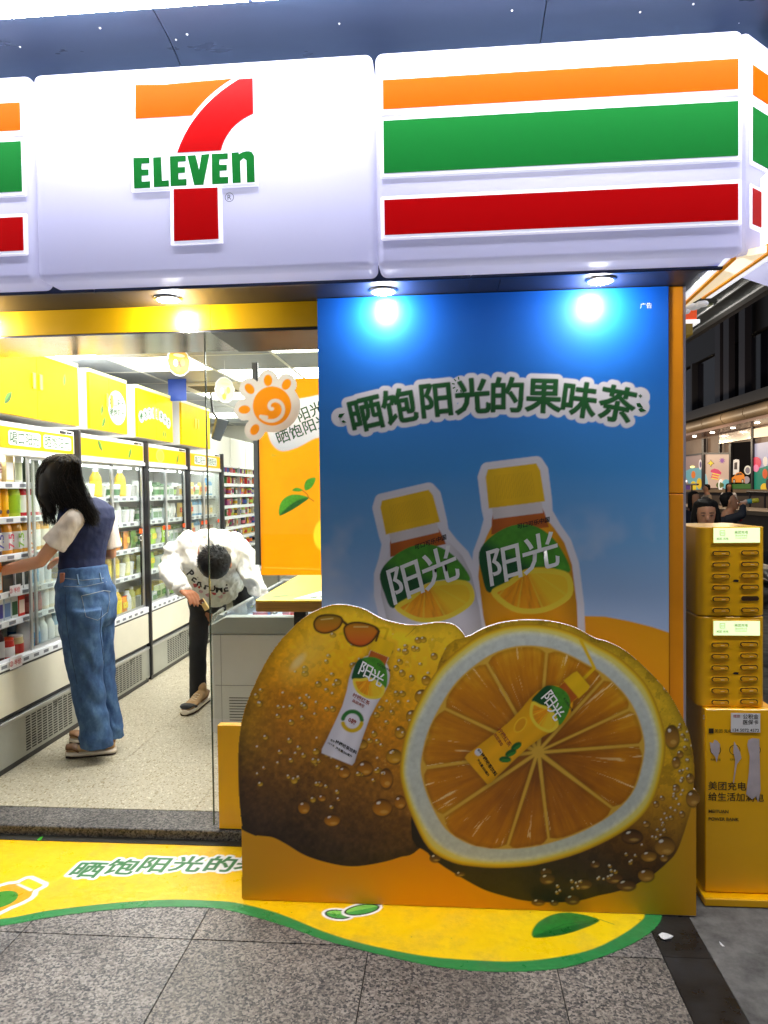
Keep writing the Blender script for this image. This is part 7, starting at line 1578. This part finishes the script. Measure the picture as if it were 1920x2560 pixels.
# ---------------------------------------------------------------- generic seated or standing figure
def figure(label, hx, hy, y, face, hair_c=HAIR, cloth=None, leg=None, seated=False, skin=SK, voxel=.011, long_hair=False, arm=None, tilt=0, name='person', head_r=1.0):
    H = PY(hx, hy, y); t = thing(name, label, 'person', (H.x, H.y, 0)); F = Vector((math.cos(face), math.sin(face), 0)); S = Vector((-F.y, F.x, 0)); hr = head_r
    hu = (Zv*math.cos(tilt)-F*math.sin(tilt)); hf = (F*math.cos(tilt)+Zv*math.sin(tilt)); nbk = H-Zv*.17-F*.02; hip = Vector((nbk.x, nbk.y, max(nbk.z-.50, .5))) if seated else Vector((nbk.x, nbk.y, nbk.z-.52))
    m = MB()
    rings = [(-.115, .030, .030, .045), (-.095, .042, .045, .03), (-.06, .058, .065, .012), (-.02, .068, .078, .004), (.02, .072, .085, 0), (.06, .068, .082, -.005), (.095, .05, .06, -.01), (.112, .02, .03, -.012)]
    m.loft([(H+hu*z*hr+hf*o*hr, S*w_*hr, hf*d_*hr) for z, w_, d_, o in rings], 18); m.limb([H+hu*.01+hf*.078*hr, H-hu*.018+hf*.094*hr], [.009, .013], 8)
    m.ball(H-hu*.058+hf*.072, (.014, .014, .008), 8, 6)
    for s_ in (-1, 1): m.ball(H+S*s_*.072*hr, (.014, .014, .026), 8, 6)
    m.limb([H-hu*.08, nbk], [.048, .055])
    arms = []
    for s_ in (-1, 1):
        sh = nbk+S*s_*.17-Zv*.05; el = sh+S*s_*.05-Zv*.27+F*.03; wr = el+F*.20-S*s_*.05-Zv*.02
        if arm and s_ == arm[0]: el, wr = arm[1](H, F, S), arm[2](H, F, S)
        arms.append((sh, el, wr)); m.limb([sh, el, wr], [.045, .036, .026]); hand(m, wr, (wr-el), -Zv+F*.2, .45, .95)
    m.limb([nbk, hip], [.08, .1])
    for s_ in (-1, 1):
        if seated: m.limb([hip+S*s_*.09, hip+S*s_*.1+F*.42, Vector((*(hip+S*s_*.1+F*.42).xy, .09)), Vector((*(hip+S*s_*.1+F*.56).xy, .05))], [.08, .055, .04, .035])
        else: m.limb([hip+S*s_*.09, hip+S*s_*.09-Zv*(hip.z*.5), Vector((*(hip+S*s_*.09).xy, .09)), Vector((*(hip+S*s_*.09+F*.16).xy, .045))], [.08, .055, .04, .035])
    put('body', remesh(m, voxel*.7, 2), skin, t)
    m = MB(); m.loft([(hip-Zv*.06, S*.17, F*.12), (hip+Zv*.12, S*.165, F*.115), (hip.lerp(nbk, .7), S*.20, F*.125), (nbk-Zv*.05, S*.19, F*.10), (nbk-Zv*.005, S*.08, F*.07)], 20)
    for sh, el, wr in arms: m.limb([sh, el, el.lerp(wr, .85)], [.065, .052, .040])
    put('jacket', remesh(m, voxel, 3, fold_f(.006, 8, 17)), cloth or BLK_C, t)
    m = MB()
    for s_ in (-1, 1):
        if seated: m.limb([hip+S*s_*.09, hip+S*s_*.1+F*.42, Vector((*(hip+S*s_*.1+F*.42).xy, .14))], [.10, .07, .055])
        else: m.limb([hip+S*s_*.09, hip+S*s_*.09-Zv*(hip.z*.5), Vector((*(hip+S*s_*.09).xy, .12))], [.10, .07, .055])
    ft = MB()
    for s_ in (-1, 1):
        b_ = hip+S*s_*.1+(F*.42 if seated else F*0); f0 = Vector((b_.x, b_.y, .05)); ft.limb([f0-F*.03, f0+F*.09, f0+F*.17-Zv*.01], [.052, .048, .036])
    put('shoes', remesh(ft, voxel, 2), SOLED, t)
    m.ball(hip, .12); put('trousers', remesh(m, voxel, 3), leg or BLK_C, t)
    m = MB(); m.loft([(H+hu*z*hr-hf*o*hr, S*w_*hr, hf*d_*hr) for z, w_, d_, o in ((-.05, .05, .04, .055), (-.01, .076, .060, .040), (.03, .082, .072, .034), (.07, .080, .084, .022), (.105, .062, .072, .012), (.124, .02, .03, .01))], 20)
    if long_hair:
        for s_ in (-1, 1): m.limb([H+hu*.07+S*s_*.055-hf*.01, H+hu*.0+S*s_*.082+hf*.01, H-hu*.12+S*s_*.088+hf*.02, H-hu*.22+S*s_*.08+hf*.03], [.035, .024, .028, .02])
        m.limb([H+hu*.05-hf*.05, H-hu*.2-hf*.06], [.075, .06])
    put('hair', remesh(m, voxel*.6, 2, lambda co: .0025*fbm(co[:, 0]*2+co[:, 1]*2, co[:, 2]*.6, 30, 3, 2)), hair_c, t)
    FE = M('face dark', (.012, .008, .008), .4); LP = M('lips', lin((165, 85, 80)), .5)
    if voxel < .02:
        for s_ in (-1, 1):
            e = H+hu*.012+S*s_*.030*hr+hf*.083*hr
            MB().loft([(e-S*.014, hu*.0008, hf*.002), (e-hu*.001, hu*.0035, hf*.004), (e+S*.014, hu*.0008, hf*.002)], 8).build('eye', FE, t, smooth=True)
            b_ = e+hu*.019; MB().tube([b_-S*.018-hf*.004, b_+hu*.003, b_+S*.018-hf*.004], .0028, 6).build('eyebrow', FE, t, smooth=True)
        l = H-hu*.052+hf*.088*hr; MB().loft([(l-S*.020-hf*.006, hu*.001, hf*.002), (l, hu*.006, hf*.005), (l+S*.020-hf*.006, hu*.001, hf*.002)], 8).build('lips', LP, t, smooth=True)
    if seated:
        st = thing('stool', f'plain dark stool under the {label.split(" with ")[0].split(" in ")[0]}', 'stool', (hip.x, hip.y, 0)); MB().box(hip.x-.18, hip.x+.18, hip.y-.18, hip.y+.18, hip.z-.16, hip.z-.11).build('seat', BLKP, st, bevel=.01)
        for a in (-1, 1):
            for b in (-1, 1): MB().box(hip.x+a*.15-.015, hip.x+a*.15+.015, hip.y+b*.15-.015, hip.y+b*.15+.015, 0, hip.z-.161).build('leg', BLKP, st)
    return t, H, F, S
kw, *_ = figure('woman with long dark hair looking down behind the yellow kiosk', 1764, 1286, 5.8, math.radians(-100), long_hair=True, cloth=M('kiosk woman coat', lin((190, 180, 150)), .8), seated=True, tilt=-.22, voxel=.010)
NJ = M('navy jacket', lin((30, 36, 50)), .7, var=.1)
dm, H, F, S = figure('man in navy and red jacket drinking from a small bottle', 1824, 1254, 9.5, math.radians(-18), cloth=NJ, seated=True, skin=SK, tilt=.25, arm=(-1, lambda H, F, S: H+F*.13-S*.20-Zv*.16, lambda H, F, S: H+F*.15-S*.05-Zv*.05), voxel=.012)
for q in range(4): MB().tube([H-Zv*.19+F*.10-S*(.10-.06*q), H-Zv*.235+F*.12-S*(.13-.06*q)], .022, 6).build('red_trim', M('jacket red', lin((215, 40, 60)), .7), dm, smooth=True)
q = H-Zv*.30-S*.21+F*.0; MB().box(q.x-.06, q.x+.06, q.y-.03, q.y-.005, q.z-.02, q.z+.02).build('reflective_patch', M('patch', lin((190, 200, 205)), .5), dm)
bt_ = H+F*.20+Zv*.0; ax = (F+Zv*.12).normalized(); db = thing('drink_bottle', 'small bottle with yellow and blue label tipped to the drinking man\'s mouth', 'bottle', tuple(bt_))
MB().tube([bt_-ax*.085, bt_-ax*.05, bt_-ax*.02, bt_+ax*.0], [.012, .013, .028, .03], 12).build('neck', mm((225, 200, 190), .2), db, smooth=True); MB().tube([bt_, bt_+ax*.05], .031, 12).build('label', mm((90, 190, 215)), db, smooth=True); MB().tube([bt_+ax*.0505, bt_+ax*.12, bt_+ax*.13], [.03, .03, .022], 12).build('body', mm((225, 220, 60)), db, smooth=True)
figure('dark haired person in dark clothes sitting far behind the kiosk woman', 1736, 1247, 12.0, math.radians(-70), cloth=M('dark coat', lin((25, 28, 45)), .8), seated=True, voxel=.02, long_hair=True)
figure('far person in pale shirt walking past the lit shop window', 1766, 1221, 21, math.radians(180), cloth=M('pale shirt', lin((190, 170, 145)), .8), voxel=.03)
figure('far woman in white top standing above the drinking man', 1822, 1218, 23, math.radians(-90), cloth=M('white top', lin((225, 220, 220)), .8), voxel=.03, long_hair=True)
# dark scooter behind the kiosk at the picture edge
sco = thing('scooter', 'dark scooter with black seat half hidden behind the kiosk at the right edge', 'scooter', (3.1, 5.8, 0)); sp = PY(1958, 1300, 5.8)
lw = Vector((0, 0, -.46))
m = MB(); m.loft([(sp+lw+Vector((-.05, -.05, .0)), (.07, 0, 0), (0, 0, .03)), (sp+lw+Vector((.02, .12, .03)), (.13, 0, 0), (0, 0, .05)), (sp+lw+Vector((.03, .5, .02)), (.14, 0, 0), (0, 0, .05)), (sp+lw+Vector((.03, .8, .05)), (.09, 0, 0), (0, 0, .04))], 14); put('seat', remesh(m, .015, 3), BLKP, sco)
m = MB(); m.loft([(sp+lw+Vector((0, -.05, -.1)), (.09, 0, 0), (0, 0, .05)), (sp+lw+Vector((.02, .35, -.16)), (.15, 0, 0), (0, 0, .12)), (sp+lw+Vector((.02, .85, -.12)), (.11, 0, 0), (0, 0, .09))], 14); m.limb([sp+lw+Vector((0, -.0, -.2)), Vector((sp.x, sp.y-.30, .20)), Vector((sp.x, sp.y-.55, .32)), sp+Vector((0, -.68, -.16))], [.08, .09, .09, .06]); put('body_shell', remesh(m, .02, 3), M('scooter grey', lin((60, 62, 66)), .3, coat=.4), sco)
for dy in (-.78, .72):
    c = Vector((sp.x+.02, sp.y+dy, .23)); MB().tube([c+Vector((0, math.cos(a)*.19, math.sin(a)*.19)) for a in np.linspace(0, 6.283, 21)], .045, 8, cap=False).build('wheel', BLKP, sco, smooth=True); MB().tube([c-Vector((.03, 0, 0)), c+Vector((.03, 0, 0))], .12, 14).build('rim', ALU, sco)
MB().tube([sp+Vector((-.30, -.64, -.06)), sp+Vector((0, -.70, -.12)), sp+Vector((.30, -.64, -.06))], .016, 8).build('handlebar', BLKP, sco, smooth=True); MB().tube([sp+Vector((0, -.70, -.12)), Vector((sp.x+.02, sp.y-.78, .23))], .03, 8).build('fork', ALU, sco)
for s_ in (-1, 1):
    b_ = sp+Vector((s_*.27, -.64, -.05)); MB().tube([b_, b_+Vector((s_*.03, 0, .10))], .006, 6).build('mirror_stem', BLKP, sco); MB().ball(b_+Vector((s_*.04, 0, .13)), (.06, .018, .038), 12, 8).build('mirror', BLKP, sco, smooth=True)
